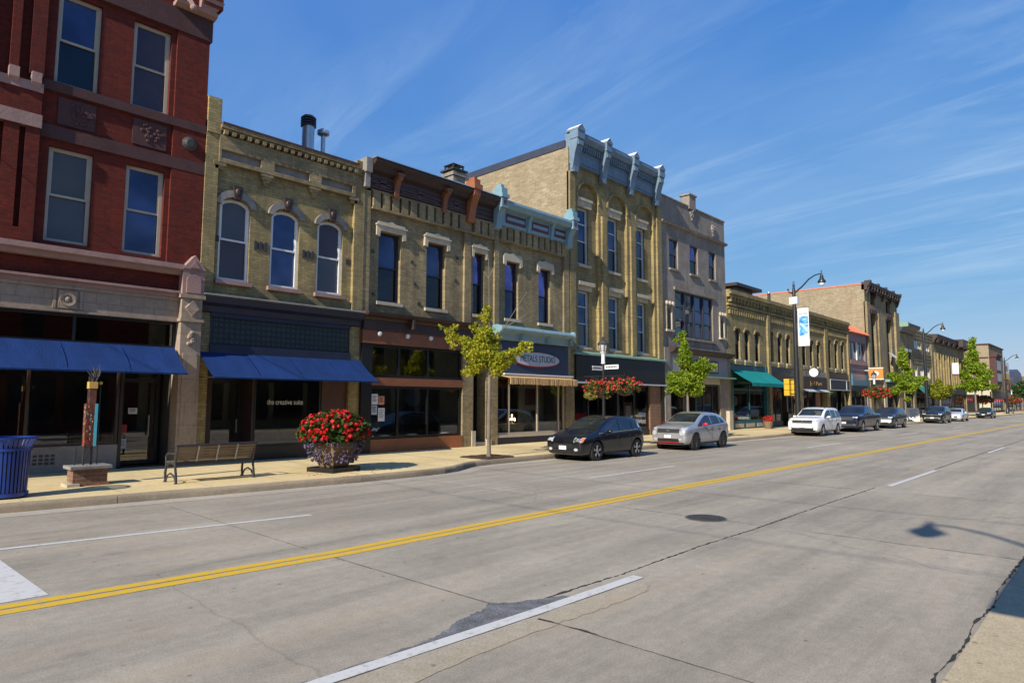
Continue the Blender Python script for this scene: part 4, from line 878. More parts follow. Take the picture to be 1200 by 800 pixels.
# ================================================================ limestone building
B = building('limestone_building', 'three storey grey limestone building with one wide group of dark windows', 36.5, 'building')
K3 = [(33.38, 34.40, 9.62, 11.37), (35.82, 36.84, 9.62, 11.40), (38.28, 39.22, 9.62, 11.42)]; KB = [(33.96, 38.66, 5.70, 8.38)]; KN = [(32.92, 33.44, 6.05, 7.28, .26), (39.56, 40.10, 6.05, 7.28, .27)]
m = MB(); wall(m, 32.40, 40.55, 4.85, 13.72, F+.02, K3+KB+KN, .2)
m.box(32.4, 33.0, F-.14, F+.3, .15, 4.98); m.box(39.3, 40.55, F-.04, F+.3, .15, 4.85)
m.build('wall', 'limestone', B); shell(B, 'limestone', 32.40, 40.55, 13.7, 24, y=F+.02)
m = MB().profx([(F-.2, 12.26), (F-.14, 12.14), (F+.05, 12.10), (F+.05, 12.32)], 32.42, 40.62); m.box(32.42, 40.58, F-.04, F+.34, 13.72, 13.80)
m.box(33.8, 38.85, F-.08, F+.06, 8.40, 8.58); m.box(33.8, 38.85, F-.08, F+.1, 5.56, 5.695); m.build('stone_course', 'limestone', B)
m = MB().box(35.7, 36.5, F-.10, F+.5, 13.6, 14.45); m.box(35.62, 36.58, F-.16, F+.56, 14.45, 14.55); m.build('parapet_block', 'limestone', B)
m = MB()
for cx, cz in ((36.1, 13.35), (38.88, 12.9)):
    m.profy([(cx-.16, cz+.3), (cx-.2, cz), (cx, cz-.4), (cx+.2, cz), (cx+.16, cz+.3)], F-.08, F+.04)
    for i in range(8): m.ball((cx+random.uniform(-.14, .14), F-.08, cz+random.uniform(-.2, .25)), (.07, .05, .07), 6, 4)
m.build('carved_shield', 'grey_stone', B)
m = MB()
for a, b, c, d_, r in KN:
    for x in (a-.05, b+.05): m.box(x-.05, x+.05, F-.05, F+.05, 5.95, 7.4)
    m.box(a-.16, b+.16, F-.12, F+.05, 5.90, 6.02)
    for x in (a-.08, (a+b)/2, b+.08): m.ball((x, F-.08, 7.52), (.11, .09, .14), 8, 6)
m.build('niche_carving', 'cream_stone', B)
MB().box(32.92, 33.44, F+.2, F+.26, 6.05, 7.28).box(39.56, 40.1, F+.2, F+.26, 6.05, 7.28).build('niche_back', 'grey_stone', B)
for i, o in enumerate(K3): window(B, *o, y=F+.02, frame='roof_metal', pane=('pane_blue', 'pane_violet', 'pane_blue')[i], low='pane_dark', w=.07, inset=.1); sill(B, o[0], o[1], 9.62, 'limestone')
bw = (38.66-33.96)/4
for i in range(4):
    a = 33.96+bw*i
    window(B, a+.06*(i > 0), a+bw-.06*(i < 3), 5.70, 8.38, y=F+.02, frame='navy_paint', pane=('pane_curtain_reflect', 'pane_curtain_reflect', 'pane_blue', 'pane_blue')[i], low=('pane_dark', 'pane_curtain_reflect', 'pane_blind', 'pane_blind')[i], w=.09, rail=.36, trans=[7.45], inset=.1)
m = MB()
for i in (1, 2, 3): m.box(33.96+bw*i-.055, 33.96+bw*i+.055, F+.06, F+.2, 5.71, 8.37)
m.build('mullion', 'navy_paint', B)
m = MB().profx([(F-.5, 4.98), (F, 5.06), (F, 4.72), (F-.26, 4.72), (F-.44, 4.84)], 33.0, 40.66); m.build('shop_cornice', 'dark_brown', B)
MB().box(33.0, 40.3, F-.08, F+.2, 3.46, 4.72).build('sign_board', 'violet_grey', B)
so = MB(); so.box(36.1, 38.95, F-.14, F-.08, 3.68, 4.42); so = so.build('shop_sign', 'pole_black', B); MB().box(36.2, 38.85, F-.15, F-.14, 3.76, 4.34).build('sign_face', 'cream_stone', so)
m = MB().box(33.0, 40.66, F-.5, F+.05, 3.38, 3.46); m.build('shop_canopy', 'copper_green', B)
interior(B, 33.1, 39.2, 3.4, F+.5, F+5, 'interior', 'floor_wood', .158)
MB().box(33.0, 39.3, F-.02, F+.3, 3.0, 3.38).build('shop_header', 'cream_stone', B)
storefront(B, 33.0, 35.0, .5, 3.0, F+.1, 'dark_paint', [], w=.1); storefront(B, 36.4, 39.3, .5, 3.0, F+.1, 'dark_paint', [37.3, 38.5], w=.12)
MB().box(33.0, 35.0, F+.06, F+.3, .15, .5).box(36.4, 39.3, F+.06, F+.3, .15, .5).build('bulkhead', 'grey_stone', B)
d = storefront(B, 35.15, 36.25, .2, 3.0, F+.6, 'dark_paint', [], [2.4], .12, name='door'); MB().bar((35.3, F+.56, .95), (35.3, F+.56, 1.4), .03).build('handle', 'worn_metal', d)
MB().box(35.0, 35.15, F+.1, F+.6, .15, 3.0).box(36.25, 36.4, F+.1, F+.6, .15, 3.0).build('door_jamb', 'dark_paint', B)
MB().box(40.0, 40.5, F-.3, F-.06, .15, 1.35).build('stone_plinth', 'cream_stone', B)
# ================================================================ four arcaded cream brick shops
def arcade(name, label, x0, x1, wins, ztop=9.28, colz=8.45, mat='cream_brick', pil=True):
    B = building(name, label, (x0+x1)/2, 'building', 'cream brick shops with corbelled parapets')
    m = MB(); wall(m, x0, x1, 4.45, ztop-.02, F, wins, .24)
    if pil: m.box(x0, x0+.42, F-.14, F+.1, .15, 8.2); m.box(x1-.3, x1, F-.14, F+.1, .15, 8.2)
    else: m.box(x0, x0+.3, F-.02, F+.2, .15, 4.5); m.box(x1-.3, x1, F-.02, F+.2, .15, 4.5)
    for a, b, c, d_, r in wins:                                  # projecting hood arches
        P = arcpts(a-.14, b+.14, d_+.14, r+.14, 10); Q = arcpts(a, b, d_, r, 10)
        for i in range(10): m.add([(P[i][0], F-.07, P[i][1]), (P[i+1][0], F-.07, P[i+1][1]), (Q[i+1][0], F-.07, Q[i+1][1]), (Q[i][0], F-.07, Q[i][1]), (P[i][0], F, P[i][1]), (P[i+1][0], F, P[i+1][1])], [(0, 3, 2, 1), (0, 1, 5, 4)])
        m.box(a-.08, b+.08, F-.09, F+.1, c-.34, c-.12)
    k = x0+.3; n = int((x1-x0-.5)/.5); st = (x1-x0-.5)/n
    m.box(x0, x1, F-.2, F, 8.80, 9.0)
    for i in range(n): m.box(x0+.25+st*i, x0+.25+st*i+.2, F-.2, F, 8.52, 8.80)      # arcade corbels, sky-dark gaps between
    m.box(x0, x1, F-.14, F, 8.26, 8.40); m.box(x0, x1, F-.34, F+.2, 9.0, 9.14); m.box(x0, x1, F-.26, F+.2, 9.14, 9.28)
    n2 = int((x1-x0-.5)/.34); s2 = (x1-x0-.5)/n2
    for i in range(n2): m.box(x0+.25+s2*i, x0+.25+s2*i+.17, F-.1, F, 7.72, 8.06)
    m.box(x0+.1, x1-.1, F-.11, F, 8.06, 8.14)
    m.build('wall', mat, B); shell(B, mat, x0, x1, ztop, 22)
    for i, o in enumerate(wins): window(B, *o[:4], rise=o[4], frame='navy_paint', pane='pane_blue' if i % 2 else 'pane_curtain_reflect', low='pane_dark', w=.07, inset=.12); sill(B, o[0], o[1], o[2], 'cream_stone')
    return B
B = arcade('arcaded_brick_shop', 'cream brick shop with teal awning, directly right of the limestone building', 40.60, 46.86, [(41.66, 42.48, 4.74, 6.84, .22), (43.16, 43.94, 4.74, 6.84, .22), (44.84, 45.64, 4.74, 6.84, .22)], pil=False)
awning(B, 40.95, 46.85, 4.02, 3.16, F-.05, F-1.45, 'awning_teal', -.04, .22)
interior(B, 41.2, 46.6, 3.9, F+.3, F+4, 'interior', 'floor_wood', .158)
storefront(B, 41.2, 46.5, .62, 3.95, F+.06, 'teal_paint', [43.9], [2.75], .1); MB().box(40.9, 41.2, F-.05, F+.3, .15, 4.4).box(46.5, 46.8, F-.05, F+.3, .15, 4.4).box(41.2, 46.5, F+.02, F+.3, .15, .62).build('shop_surround', 'teal_paint', B)
MB().box(41.2, 46.5, F+.0, F+.3, 3.95, 4.45).build('fascia', 'teal_paint', B)
m = MB()
for a in (41.45, 43.2, 44.9): m.box(a, a+1.3, F-.0, F+.02, .25, .5)
m.build('bulkhead_panel', 'buff_paint', B)
m = MB().lathe([(.0, 0), (.34, 0), (.34, .05), (0, .05)], 42.3, F+.35, 14, axis='y', cz=2.0); m.box(44.6, 45.9, F+.3, F+.6, .9, 1.4, 1); m.ball((43.2, F+1.2, 1.4), (.4, .3, .7), 8, 6, 2); m.build('window_display', ['cream_stone', 'sign_white', 'rust_paint'], B)
B = arcade('arcaded_brick_shop', 'cream brick shop with three round arched windows behind the banner pole', 46.86, 53.0, [(47.32, 48.06, 4.84, 7.06, .36), (48.94, 49.66, 4.84, 7.04, .36), (50.54, 51.28, 4.84, 7.04, .36)])
MB().box(47.3, 52.7, F-.1, F+.2, 3.5, 4.45).build('fascia', 'dark_paint', B); m = MB()
for x in (49.4, 50.8): m.tube([(x, F-.1, 4.3), (x, F-.5, 4.4), (x, F-.6, 4.25)], .025, 6); m.lathe([(.05, .0), (.22, -.16), (.2, -.17), (0, -.05)], x, F-.6, 12, cz=4.26)
m.build('gooseneck_lamp', 'pole_black', B)
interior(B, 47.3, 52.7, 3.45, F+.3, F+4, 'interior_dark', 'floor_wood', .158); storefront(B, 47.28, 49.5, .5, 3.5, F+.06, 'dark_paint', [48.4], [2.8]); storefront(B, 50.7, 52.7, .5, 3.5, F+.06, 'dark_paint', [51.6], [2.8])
MB().box(47.28, 49.5, F+.02, F+.3, .15, .5).box(50.7, 52.7, F+.02, F+.3, .15, .5).build('bulkhead', 'navy_paint', B)
d = storefront(B, 49.55, 50.65, .2, 3.5, F+.8, 'dark_paint', [], [2.5], .1, name='door'); MB().bar((50.5, F+.76, 1), (50.5, F+.76, 1.4), .03).build('handle', 'worn_metal', d)
B = arcade('arcaded_brick_shop', 'cream brick shop with brown gold lettered sign board and round white clock sign', 53.0, 59.25, [(53.92, 54.68, 4.86, 6.98, .36), (55.62, 56.36, 4.86, 7.0, .36), (57.26, 58.04, 4.86, 7.0, .36)])
MB().box(53.5, 58.95, F-.16, F+.2, 3.02, 3.98).build('sign_board', 'dark_brown', B); MB().box(53.5, 58.95, F-.1, F+.2, 3.98, 4.45).build('fascia', 'grey_stone', B)
text('sign_lettering', 'Jod Part', .42, 'gold_paint', B, (56.3, F-.17, 3.45), width=2.8)
bd = thing('round_blade_sign', 'round white blade sign projecting above the brown gold lettered shop sign', 'sign', (54.2, F-.75, 4.28)); MB().lathe([(0, -.09), (.36, -.09), (.36, .09), (0, .09)], 0, 0, 24, axis='x').build('face', 'sign_white', bd); MB().lathe([(.35, -.11), (.41, -.11), (.41, .11), (.35, .11)], 0, 0, 24, axis='x').build('rim', 'pole_black', bd); MB().bar((0, .36, 0), (0, .75, 0), .05).build('arm', 'pole_black', bd)
awning(B, 53.5, 58.95, 3.0, 2.78, F-.1, F-.6, 'zinc_light')
interior(B, 53.5, 58.9, 2.95, F+.3, F+4, 'interior_dark', 'floor_wood', .158); storefront(B, 53.45, 56.6, .5, 3.0, F+.06, 'dark_paint', [55]); MB().box(53.45, 56.6, F+.02, F+.3, .15, .5).build('bulkhead', 'dark_brown', B)
MB().box(56.6, 57.6, F-.02, F+.3, .15, 3.0).build('brick_pier', 'old_red_brick', B); d = storefront(B, 57.65, 58.9, .2, 3.0, F+.5, 'dark_paint', [], [2.4], .1, name='door'); MB().bar((58.7, F+.46, 1), (58.7, F+.46, 1.4), .03).build('handle', 'worn_metal', d)
B = arcade('arcaded_brick_shop', 'cream brick shop with tall arched windows beside the orange tiled roof', 59.25, 65.46, [(59.98, 60.76, 4.9, 7.38, .36), (61.8, 62.62, 4.9, 7.42, .36), (63.6, 64.4, 4.9, 7.42, .36)])
MB().box(59.7, 65.1, F-.14, F+.2, 2.95, 3.95).build('sign_board', 'navy_paint', B); m = MB(); [m.box(a, b, F-.18, F-.13, c, e_) for a, b, c, e_ in ((59.8, 65, 3.86, 3.92), (59.8, 65, 2.98, 3.04), (59.8, 59.9, 3.04, 3.86), (64.2, 64.3, 3.04, 3.86))]; m.build('sign_trim', 'zinc_light', B)
MB().box(59.7, 65.1, F-.1, F+.2, 3.95, 4.45).build('fascia', 'dark_paint', B)
interior(B, 59.7, 65.1, 2.9, F+.3, F+4, 'interior_dark', 'floor_wood', .158); storefront(B, 59.67, 62.2, .5, 2.95, F+.06, 'dark_paint', [61]); storefront(B, 63.4, 65.1, .5, 2.95, F+.06, 'dark_paint'); MB().box(59.67, 62.2, F+.02, F+.3, .15, .5).box(63.4, 65.1, F+.02, F+.3, .15, .5).build('bulkhead', 'dark_paint', B)
d = storefront(B, 62.3, 63.3, .2, 2.95, F+.5, 'dark_paint', [], [2.4], .1, name='door'); MB().bar((63.15, F+.46, 1), (63.15, F+.46, 1.4), .03).build('handle', 'worn_metal', d)
MB().box(60.3, 61.6, F+.32, F+.36, .9, 2.6).build('window_display', 'rust_paint', B)
# ================================================================ mauve shop with orange tiled roof
B = building('mauve_shop', 'small mauve two storey shop with orange tiled roof edge and teal sign panel', 68.5, 'building')
m = MB(); wall(m, 65.48, 71.5, 4.95, 8.5, F, [(65.95, 71.0, 5.95, 7.68)], .2); m.box(65.48, 65.95, F-.05, F+.3, .15, 4.95); m.box(71.1, 71.5, F-.05, F+.3, .15, 4.95)
m.build('wall', 'mauve_brick', B); shell(B, 'mauve_brick', 65.48, 71.5, 8.5, 16)
m = MB().profx([(F-.35, 8.50), (F+1.1, 9.5), (F+1.6, 9.45), (F+1.6, 8.5)], 65.46, 71.56)
for k in range(24): m.bar((65.6+k*.255, F-.34, 8.53), (65.6+k*.255, F+1.08, 9.52), .07)
m.build('tiled_roof', 'terra_tile', B)
window(B, 65.95, 68.4, 5.95, 7.68, frame='mauve_brick', pane='pane_dark', rail=0, mulls=[67.1], w=.12); window(B, 68.55, 71.0, 5.95, 7.68, frame='mauve_brick', pane='pane_dark', rail=0, mulls=[69.8], w=.12); MB().box(68.4, 68.55, F+.03, F+.3, 5.95, 7.68).build('mullion', 'sign_white', B)
MB().box(65.9, 71.15, F-.1, F+.3, 5.5, 5.9).build('stone_course', 'pink_stone', B)
MB().box(65.95, 71.1, F-.12, F+.3, 4.6, 4.95).box(65.95, 71.1, F-.1, F+.3, 3.05, 3.5).build('fascia', 'navy_paint', B); MB().box(65.95, 71.1, F-.2, F+.3, 3.5, 4.6).build('sign_board', 'blue_sign', B)
interior(B, 66, 71, 3.0, F+.3, F+4, 'interior_dark', 'floor_wood', .158); storefront(B, 65.95, 71.1, .5, 3.05, F+.06, 'dark_paint', [67.6, 69.3]); MB().box(65.95, 71.1, F+.02, F+.3, .15, .5).build('bulkhead', 'navy_paint', B)
# ================================================================ big four storey building
B = building('tall_side_wall_building', 'four storey tan brick building with long bare side wall and dark bracketed cornice', 77.8, 'building')
BG = [(73.6, 75.2, 5.6, 11.0), (79.3, 81.2, 4.7, 10.9), (73.7, 75.2, 11.95, 13.2), (79.4, 81.2, 11.6, 13.0)]
m = MB(); wall(m, 71.6, 84.0, 4.2, 14.0, F, BG, .5); m.box(75.9, 78.5, F-.12, F+.1, 4.2, 11.2); m.box(71.6, 72.5, F-.2, F+.1, .15, 12); m.box(82.4, 84, F-.2, F+.1, .15, 12); m.box(72.5, 76.5, F-.1, F+.2, .15, 4.2)
m.build('wall', 'tan_brick', B)
m = MB().box(71.6, 71.95, F+.005, 33.0, .1, 13.75); m.box(71.6, 71.95, 33.0, 36, .1, 13.3); m.box(83.6, 83.99, F+.005, 36, .1, 13.6); m.box(71.95, 83.6, 35.6, 35.99, .1, 13.2); m.build('side_wall', 'side_brick', B)
MB().box(71.95, 83.6, F+.4, 35.6, 12.9, 13.1).build('roof', 'roofing', B)
MB().box(71.56, 72.0, F+.2, 33.0, 13.75, 13.88).box(71.56, 72.0, 33, 36.03, 13.3, 13.43).build('coping', 'terra_tile', B)
cornice(B, 71.6, 84.0, [(-.55, 13.95), (-.5, 13.75), (-.3, 13.5), (-.25, 13.2), (.25, 13.2), (.25, 14.0)], 'dark_brown')
m = MB()
for i, x in enumerate((71.95, 74.9, 77.8, 80.8, 83.7)): m.profx([(F+y, z) for y, z in [(-.5, 13.9), (-.4, 13.4), (-.25, 12.9), (-.1, 12.6), (-.1, 13.9)]], x-.17, x+.17); m.box(x-.22, x+.22, F-.58, F, 13.9, 14.15)
for i in range(12): m.box(72.6+i*.98, 72.85+i*.98, F-.5, F-.1, 13.3, 13.75)
m.build('cornice_bracket', 'dark_brown', B)
for i, o in enumerate(BG):
    tr = [o[2]+(o[3]-o[2])*q for q in (.3, .45, .75)] if i < 2 else []
    window(B, *o, frame='dark_paint', pane='pane_blue' if i == 1 else 'pane_dark', rail=0 if i < 2 else .5, trans=tr, mulls=[(o[0]+o[1])/2], w=.12, inset=.3)
m = MB().box(73.4, 75.4, F-.14, F+.1, 11.0, 11.4); m.box(79.1, 81.4, F-.14, F+.1, 10.9, 11.3); m.build('lintel', 'dark_stone', B)
awning(B, 79.4, 81.1, 7.3, 6.7, F-.05, F-.7, 'zinc_light')
MB().box(72.4, 77.2, F-.14, F+.1, 3.9, 4.2).build('fascia', 'brown_paint', B); MB().box(77.2, 83.9, F-.6, F+.1, 4.1, 4.35).build('shop_canopy', 'copper_green', B); MB().box(77.8, 82.4, F-.1, F+.1, 2.8, 4.1).build('sign_board', 'dark_paint', B)
MB().box(76.7, 77.7, F-.15, F+.2, .15, 4.1).build('entrance_pier', 'cream_stone', B)
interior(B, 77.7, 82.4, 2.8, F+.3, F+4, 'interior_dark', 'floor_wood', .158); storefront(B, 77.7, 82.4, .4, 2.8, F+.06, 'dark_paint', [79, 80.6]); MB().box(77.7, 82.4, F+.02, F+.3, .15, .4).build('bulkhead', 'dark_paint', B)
bs = thing('blade_sign', 'square orange blade sign with white disc above the parked pickup', 'sign', (70.6, F-1.0, 4.72), 0)
MB().box(-.06, .06, -.62, .62, -.5, .5).build('panel', 'orange_sign', bs); MB().lathe([(0, -.075), (.24, -.075), (.24, .075), (0, .075)], 0, 0, 16, axis='x').build('disc', 'sign_white', bs); MB().box(-.07, .07, -.66, .66, -.58, -.5).box(-.07, .07, -.66, .66, .5, .58).box(-.04, .04, .62, 1.0, .3, .36).build('frame', 'sign_white', bs)
# ================================================================ the block further on
def plainshop(name, label, x0, x1, zt, mat, wins, frame='navy_paint', pane='pane_dark', shopm='dark_paint', fas='dark_paint', zf=4.2, depth=20, rail=.5, mulls=False):
    B = building(name, label, (x0+x1)/2, 'building'); m = MB(); wall(m, x0, x1, zf, zt, F, wins, .3); m.box(x0, x0+.5, F-.06, F+.3, .15, zf); m.box(x1-.5, x1, F-.06, F+.3, .15, zf); m.build('wall', mat, B); shell(B, mat, x0, x1, zt, depth)
    for o in wins: window(B, *o[:4], rise=o[4] if len(o) > 4 else 0, frame=frame, pane=pane, rail=rail, w=.1, mulls=[o[0]+(o[1]-o[0])*q for q in (.25, .5, .75)] if mulls else [])
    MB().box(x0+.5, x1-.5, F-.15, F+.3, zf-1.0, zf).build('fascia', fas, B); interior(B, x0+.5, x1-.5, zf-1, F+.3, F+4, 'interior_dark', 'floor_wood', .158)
    n = max(2, int((x1-x0)/2.5)); storefront(B, x0+.5, x1-.5, .5, zf-1, F+.08, shopm, [x0+.5+(x1-x0-1)*i/n for i in range(1, n)], w=.12); MB().box(x0+.5, x1-.5, F+.04, F+.3, .15, .5).build('bulkhead', shopm, B)
    return B
B = plainshop('green_cornice_building', 'narrow tan brick building with dark green metal cornice beyond the four storey one', 84.02, 90.3, 10.3, 'tan_brick', [(84.6, 85.6, 5.4, 7.9), (86.3, 87.4, 5.4, 7.9), (88.2, 89.4, 5.4, 7.9)])
cornice(B, 84.05, 90.4, [(-1.0, 10.95), (-.9, 10.6), (-.5, 10.4), (-.25, 10.0), (.3, 10.0), (.3, 11.0)], 'roof_metal'); MB().box(84.03, 84.4, F-1.05, F+.2, 10.5, 11.05).build('cornice_end', 'copper_green', B)
m = MB(); [m.box(x-.7, x+.7, F-.12, F+.05, 7.9, 8.2) for x in (85.1, 86.85, 88.8)]; m.build('lintel', 'sign_white', B)
B = plainshop('banded_brick_building', 'tan brick building with horizontal banded brickwork and strip windows behind a lamp post', 90.3, 101.4, 10.9, 'tan_brick', [(91.2, 95.2, 8.5, 9.5), (95.9, 99.8, 8.5, 9.5), (91.0, 92.6, 5.0, 6.4), (93.8, 96.2, 4.9, 6.5), (97, 99.5, 5.0, 6.4)], frame='sign_white', pane='pane_blue', rail=0, mulls=True)
m = MB(); [m.box(90.32, 101.38, F-.06, F, z, z+.16) for z in (6.7, 7.1, 7.5, 7.9, 9.8, 10.2, 10.6)]; m.box(100.3, 101.4, F-.1, F+.1, 4.2, 9.6); m.build('brick_band', 'tan_brick', B)
awning(B, 90.7, 99.5, 4.1, 2.6, F-.05, F-1.4, 'green_awning')
B = plainshop('dark_cornice_building', 'dark corniced brick building with tall vertical piers, half hidden by the largest street tree', 101.42, 124, 10.3, 'tan_brick', [(102.4+k*1.75, 103.7+k*1.75, 5.6, 8.2) for k in range(12)], pane='pane_dark')
cornice(B, 101.45, 124.05, [(-.7, 11.0), (-.6, 10.6), (-.3, 10.2), (-.2, 9.9), (.3, 9.9), (.3, 11.05)], 'dark_brown'); m = MB(); [m.box(102.05+k*1.75, 102.35+k*1.75, F-.2, F+.05, 4.3, 8.6) for k in range(13)]; m.build('pier', 'cream_brick', B); m = MB(); [m.box(102+k*3.5, 102.35+k*3.5, F-.6, F, 10.0, 10.5) for k in range(7)]; m.box(116, 124, F-1.2, F, 10.2, 11.3); m.build('cornice_bracket', 'dark_brown', B)
MB().box(108, 122, 28, 40, 9.8, 14.6).build('roof_penthouse', 'sign_white', B)
# corner building after the side street
B = building('corner_building', 'tan corner building with dark oriel and white shop base, last large one down the street', 155, 'building')
m = MB(); wall(m, 149, 167, 4.0, 12.7, F, [(152, 153.6, 5.2, 8.0), (156.5, 158, 5.2, 8.0), (161, 162.5, 5.2, 8.0), (156.5, 158, 9, 11.2), (161, 162.5, 9, 11.2)], .3); m.box(149, 149.5, F-.1, F+.2, .15, 4); m.box(166.5, 167, F-.1, F+.2, .15, 4); m.build('wall', 'tan_brick', B)
for o in [(152, 153.6, 5.2, 8.0), (156.5, 158, 5.2, 8.0), (161, 162.5, 5.2, 8.0), (156.5, 158, 9, 11.2), (161, 162.5, 9, 11.2)]: window(B, *o, frame='dark_paint', pane='pane_dark', w=.12)
m = MB().box(149, 149.3, F+.005, 40, 4.4, 12.7); m.box(166.7, 167, F+.005, 40, .1, 12.7); m.box(149.3, 166.7, 39.7, 40, .1, 12.6); m.build('side_wall', 'side_brick', B)
MB().box(149.3, 166.7, F+.3, 39.7, 12.0, 12.2).build('roof', 'roofing', B); MB().box(148.85, 167.1, F-.2, F+.25, 12.7, 12.95).box(148.85, 149.4, F+.25, 40, 12.7, 12.95).box(148.9, 149.3, F+.1, 40, 10.2, 10.45).build('coping', 'dark_stone', B)
m = MB().box(149, 149.28, F+.01, 40, .1, 4.4); m.build('side_base', 'cream_stone', B); MB().box(148.94, 149, 20.9, 23.6, .2, 3.5).build('side_door', 'black_paint', B)
so = MB().box(148.88, 148.94, 20.95, 23.5, 2.2, 2.9).build('door_sign', 'black_paint', B); text('sign_lettering', 'OPEN', .4, 'red_paint', so, (148.875, 22.3, 2.55), rot=(math.pi/2, 0, -math.pi/2), width=1.7)
MB().box(148.92, 149, 19.6, 20.4, 2.7, 3.4).build('wall_sign', 'blue_sign', B)
m = MB().box(149.4, 155, F-1.0, F, 5, 10.4); m.profx([(F-1.3, 10.9), (F-1.1, 10.4), (F, 10.4), (F, 11.2)], 149.2, 155.2); m.box(149.6, 154.8, F-.8, F, 4.5, 5); m.build('oriel', 'dark_stone', B)
m = MB(); [m.box(149.8+k*1.3, 150.7+k*1.3, F-1.02, F-.99, 5.6+q, 7.4+q) for k in range(4) for q in (0, 2.4)]; m.build('oriel_glass', 'pane_dark', B)
MB().box(149.5, 166.5, F-.1, F+.3, 2.8, 4).build('fascia', 'dark_paint', B); storefront(B, 149.5, 166.5, .4, 2.8, F+.06, 'dark_paint', [152, 155, 158, 161, 164], w=.14, glass='bronze_glass'); interior(B, 149.6, 166.4, 2.8, F+.3, F+5, 'interior_dark', 'floor_wood', .158)
# beyond
B = plainshop('far_brick_shop', 'low dark brick shop at the far end of the row beyond the corner building', 168, 181.9, 6.6, 'old_red_brick', [(170, 172, 4.7, 6.0), (174, 176, 4.7, 6.0), (178, 180, 4.7, 6.0)], fas='dark_paint')
B = plainshop('far_brick_shop', 'dark brick shop furthest down the street at the right edge of the photo', 199.1, 235, 7.4, 'tan_brick', [(202+k*5, 204.2+k*5, 5.0, 6.8) for k in range(6)], fas='navy_paint')
B = plainshop('far_brick_shop', 'last red brick block closing the street at the right edge', 235.1, 330, 9.5, 'old_red_brick', [(240+k*7, 243+k*7, 5.0, 7.6) for k in range(12)], fas='navy_paint')
g = building('gabled_house', 'dark gable fronted shop between the far low shops', 190, 'building', y=19.1); m = MB().profy([(182.2, .1), (198.8, .1), (198.8, 7.6), (196.5, 9.0), (190.5, 9.7), (184.5, 9.0), (182.2, 7.6)], 19.1, 30); m.box(182.2, 198.8, 18.9, 19.1, 3.0, 3.6); m.build('wall', 'roof_metal', g); MB().box(184, 189, 19.0, 19.08, .4, 2.9).build('shop_window', 'pane_dark', g); MB().box(191, 197, 19.0, 19.08, .4, 2.9).build('shop_window', 'pane_dark', g)
bb = thing('roof_billboard', 'white and orange billboard standing on the far low shop roof', 'billboard', (172.6, 19.15, 6.15)); MB().box(-4.2, 4.2, 0, .3, 2.0, 4.4).build('panel', 'sign_white', bb); MB().box(-4.2, 4.2, -.02, .32, .7, 1.98).build('lower_panel', 'signal_yellow', bb); MB().box(-2.2, 1.6, -.04, 0, 2.5, 3.6).build('picture', 'pink_stone', bb)
m = MB(); [m.box(x-.1, x+.1, .05, .25, 0, .7) for x in (-2.5, 0, 2.5)]; m.build('post', 'pole_black', bb)
ws = thing('bank_sign', 'white sign with a red strip at the far right edge above the pavement', 'sign', (187, 16.2, .15)); MB().box(-.15, .15, -.15, .15, 0, 3.2).build('post', 'pole_black', ws); MB().box(-.2, .2, -1.6, 1.6, 3.2, 4.9).build('panel', 'sign_white', ws); MB().box(-.22, .22, -1.4, 1.4, 2.3, 3.0).build('strip', 'red_paint', ws); MB().box(-.24, -.2, -.5, .4, 3.5, 4.6).build('numeral', 'roof_metal', ws)
# roof things
def chimney(name, label, x, y, z, w, h, mat):
    c = thing(name, label, 'chimney', (x, y, z)); MB().box(-w/2, w/2, -w/2, w/2, 0, h).box(-w/2-.06, w/2+.06, -w/2-.06, w/2+.06, h-.25, h-.1).build('stack', mat, c)
    m = MB().box(-w/2-.1, w/2+.1, -w/2-.1, w/2+.1, h, h+.07); m.add([(-w/2, -w/2, h+.3), (w/2, -w/2, h+.3), (w/2, w/2, h+.3), (-w/2, w/2, h+.3), (0, 0, h+.42)], [(0, 1, 4), (1, 2, 4), (2, 3, 4), (3, 0, 4), (3, 2, 1, 0)]); [m.box(a*w*.4-.03, a*w*.4+.03, b*w*.4-.03, b*w*.4+.03, h+.07, h+.3) for a in (-1, 1) for b in (-1, 1)]; m.build('cap', 'iron', c)
chimney('brick_chimney', 'square brick chimney with iron cap behind the brown cornice', 19.6, 22.2, 9.4, .72, 3.0, 'limestone')
v = thing('roof_flue', 'fat galvanised roof flue with dark louvred top', 'flue', (12.66, 23, 9.4)); MB().tube([(0, 0, 0), (0, 0, 3.25)], .235, 18).build('pipe', 'galvanised', v, smooth=True)
m = MB(); [m.lathe([(.2, 3.25+k*.1), (.30, 3.25+k*.1), (.28, 3.31+k*.1), (.2, 3.31+k*.1)], 0, 0, 18) for k in range(4)]; m.tube([(0, 0, 3.25), (0, 0, 3.68)], .2, 14); m.build('cowl', 'iron', v)
v = thing('roof_vent', 'thin galvanised roof vent with mushroom cap beside the fat flue', 'vent', (13.32, 23, 9.4)); MB().tube([(0, 0, 0), (0, 0, 3.1)], .09, 10).build('pipe', 'galvanised', v, smooth=True); MB().lathe([(0, 3.36), (.14, 3.34), (.24, 3.26), (.24, 3.12), (.12, 3.06), (0, 3.06)], 0, 0, 14).build('cap', 'galvanised', v)
ph = thing('roof_hut', 'small roof hut with overhanging flat lid behind the first arcaded shop', 'hut', (53.4, 25, 8.8)); MB().box(-1.9, 1.9, -1.5, 1.5, 0, 2.6).build('hut_wall', 'limestone', ph); MB().box(-2.5, 2.5, -2.1, 2.1, 2.6, 2.85).build('lid', 'dark_brown', ph); MB().box(.3, 1.4, -1.53, -1.5, .9, 2.3).box(-1.93, -1.9, -1.2, 1.2, 1.0, 2.2).build('hut_window', 'pane_blue', ph)
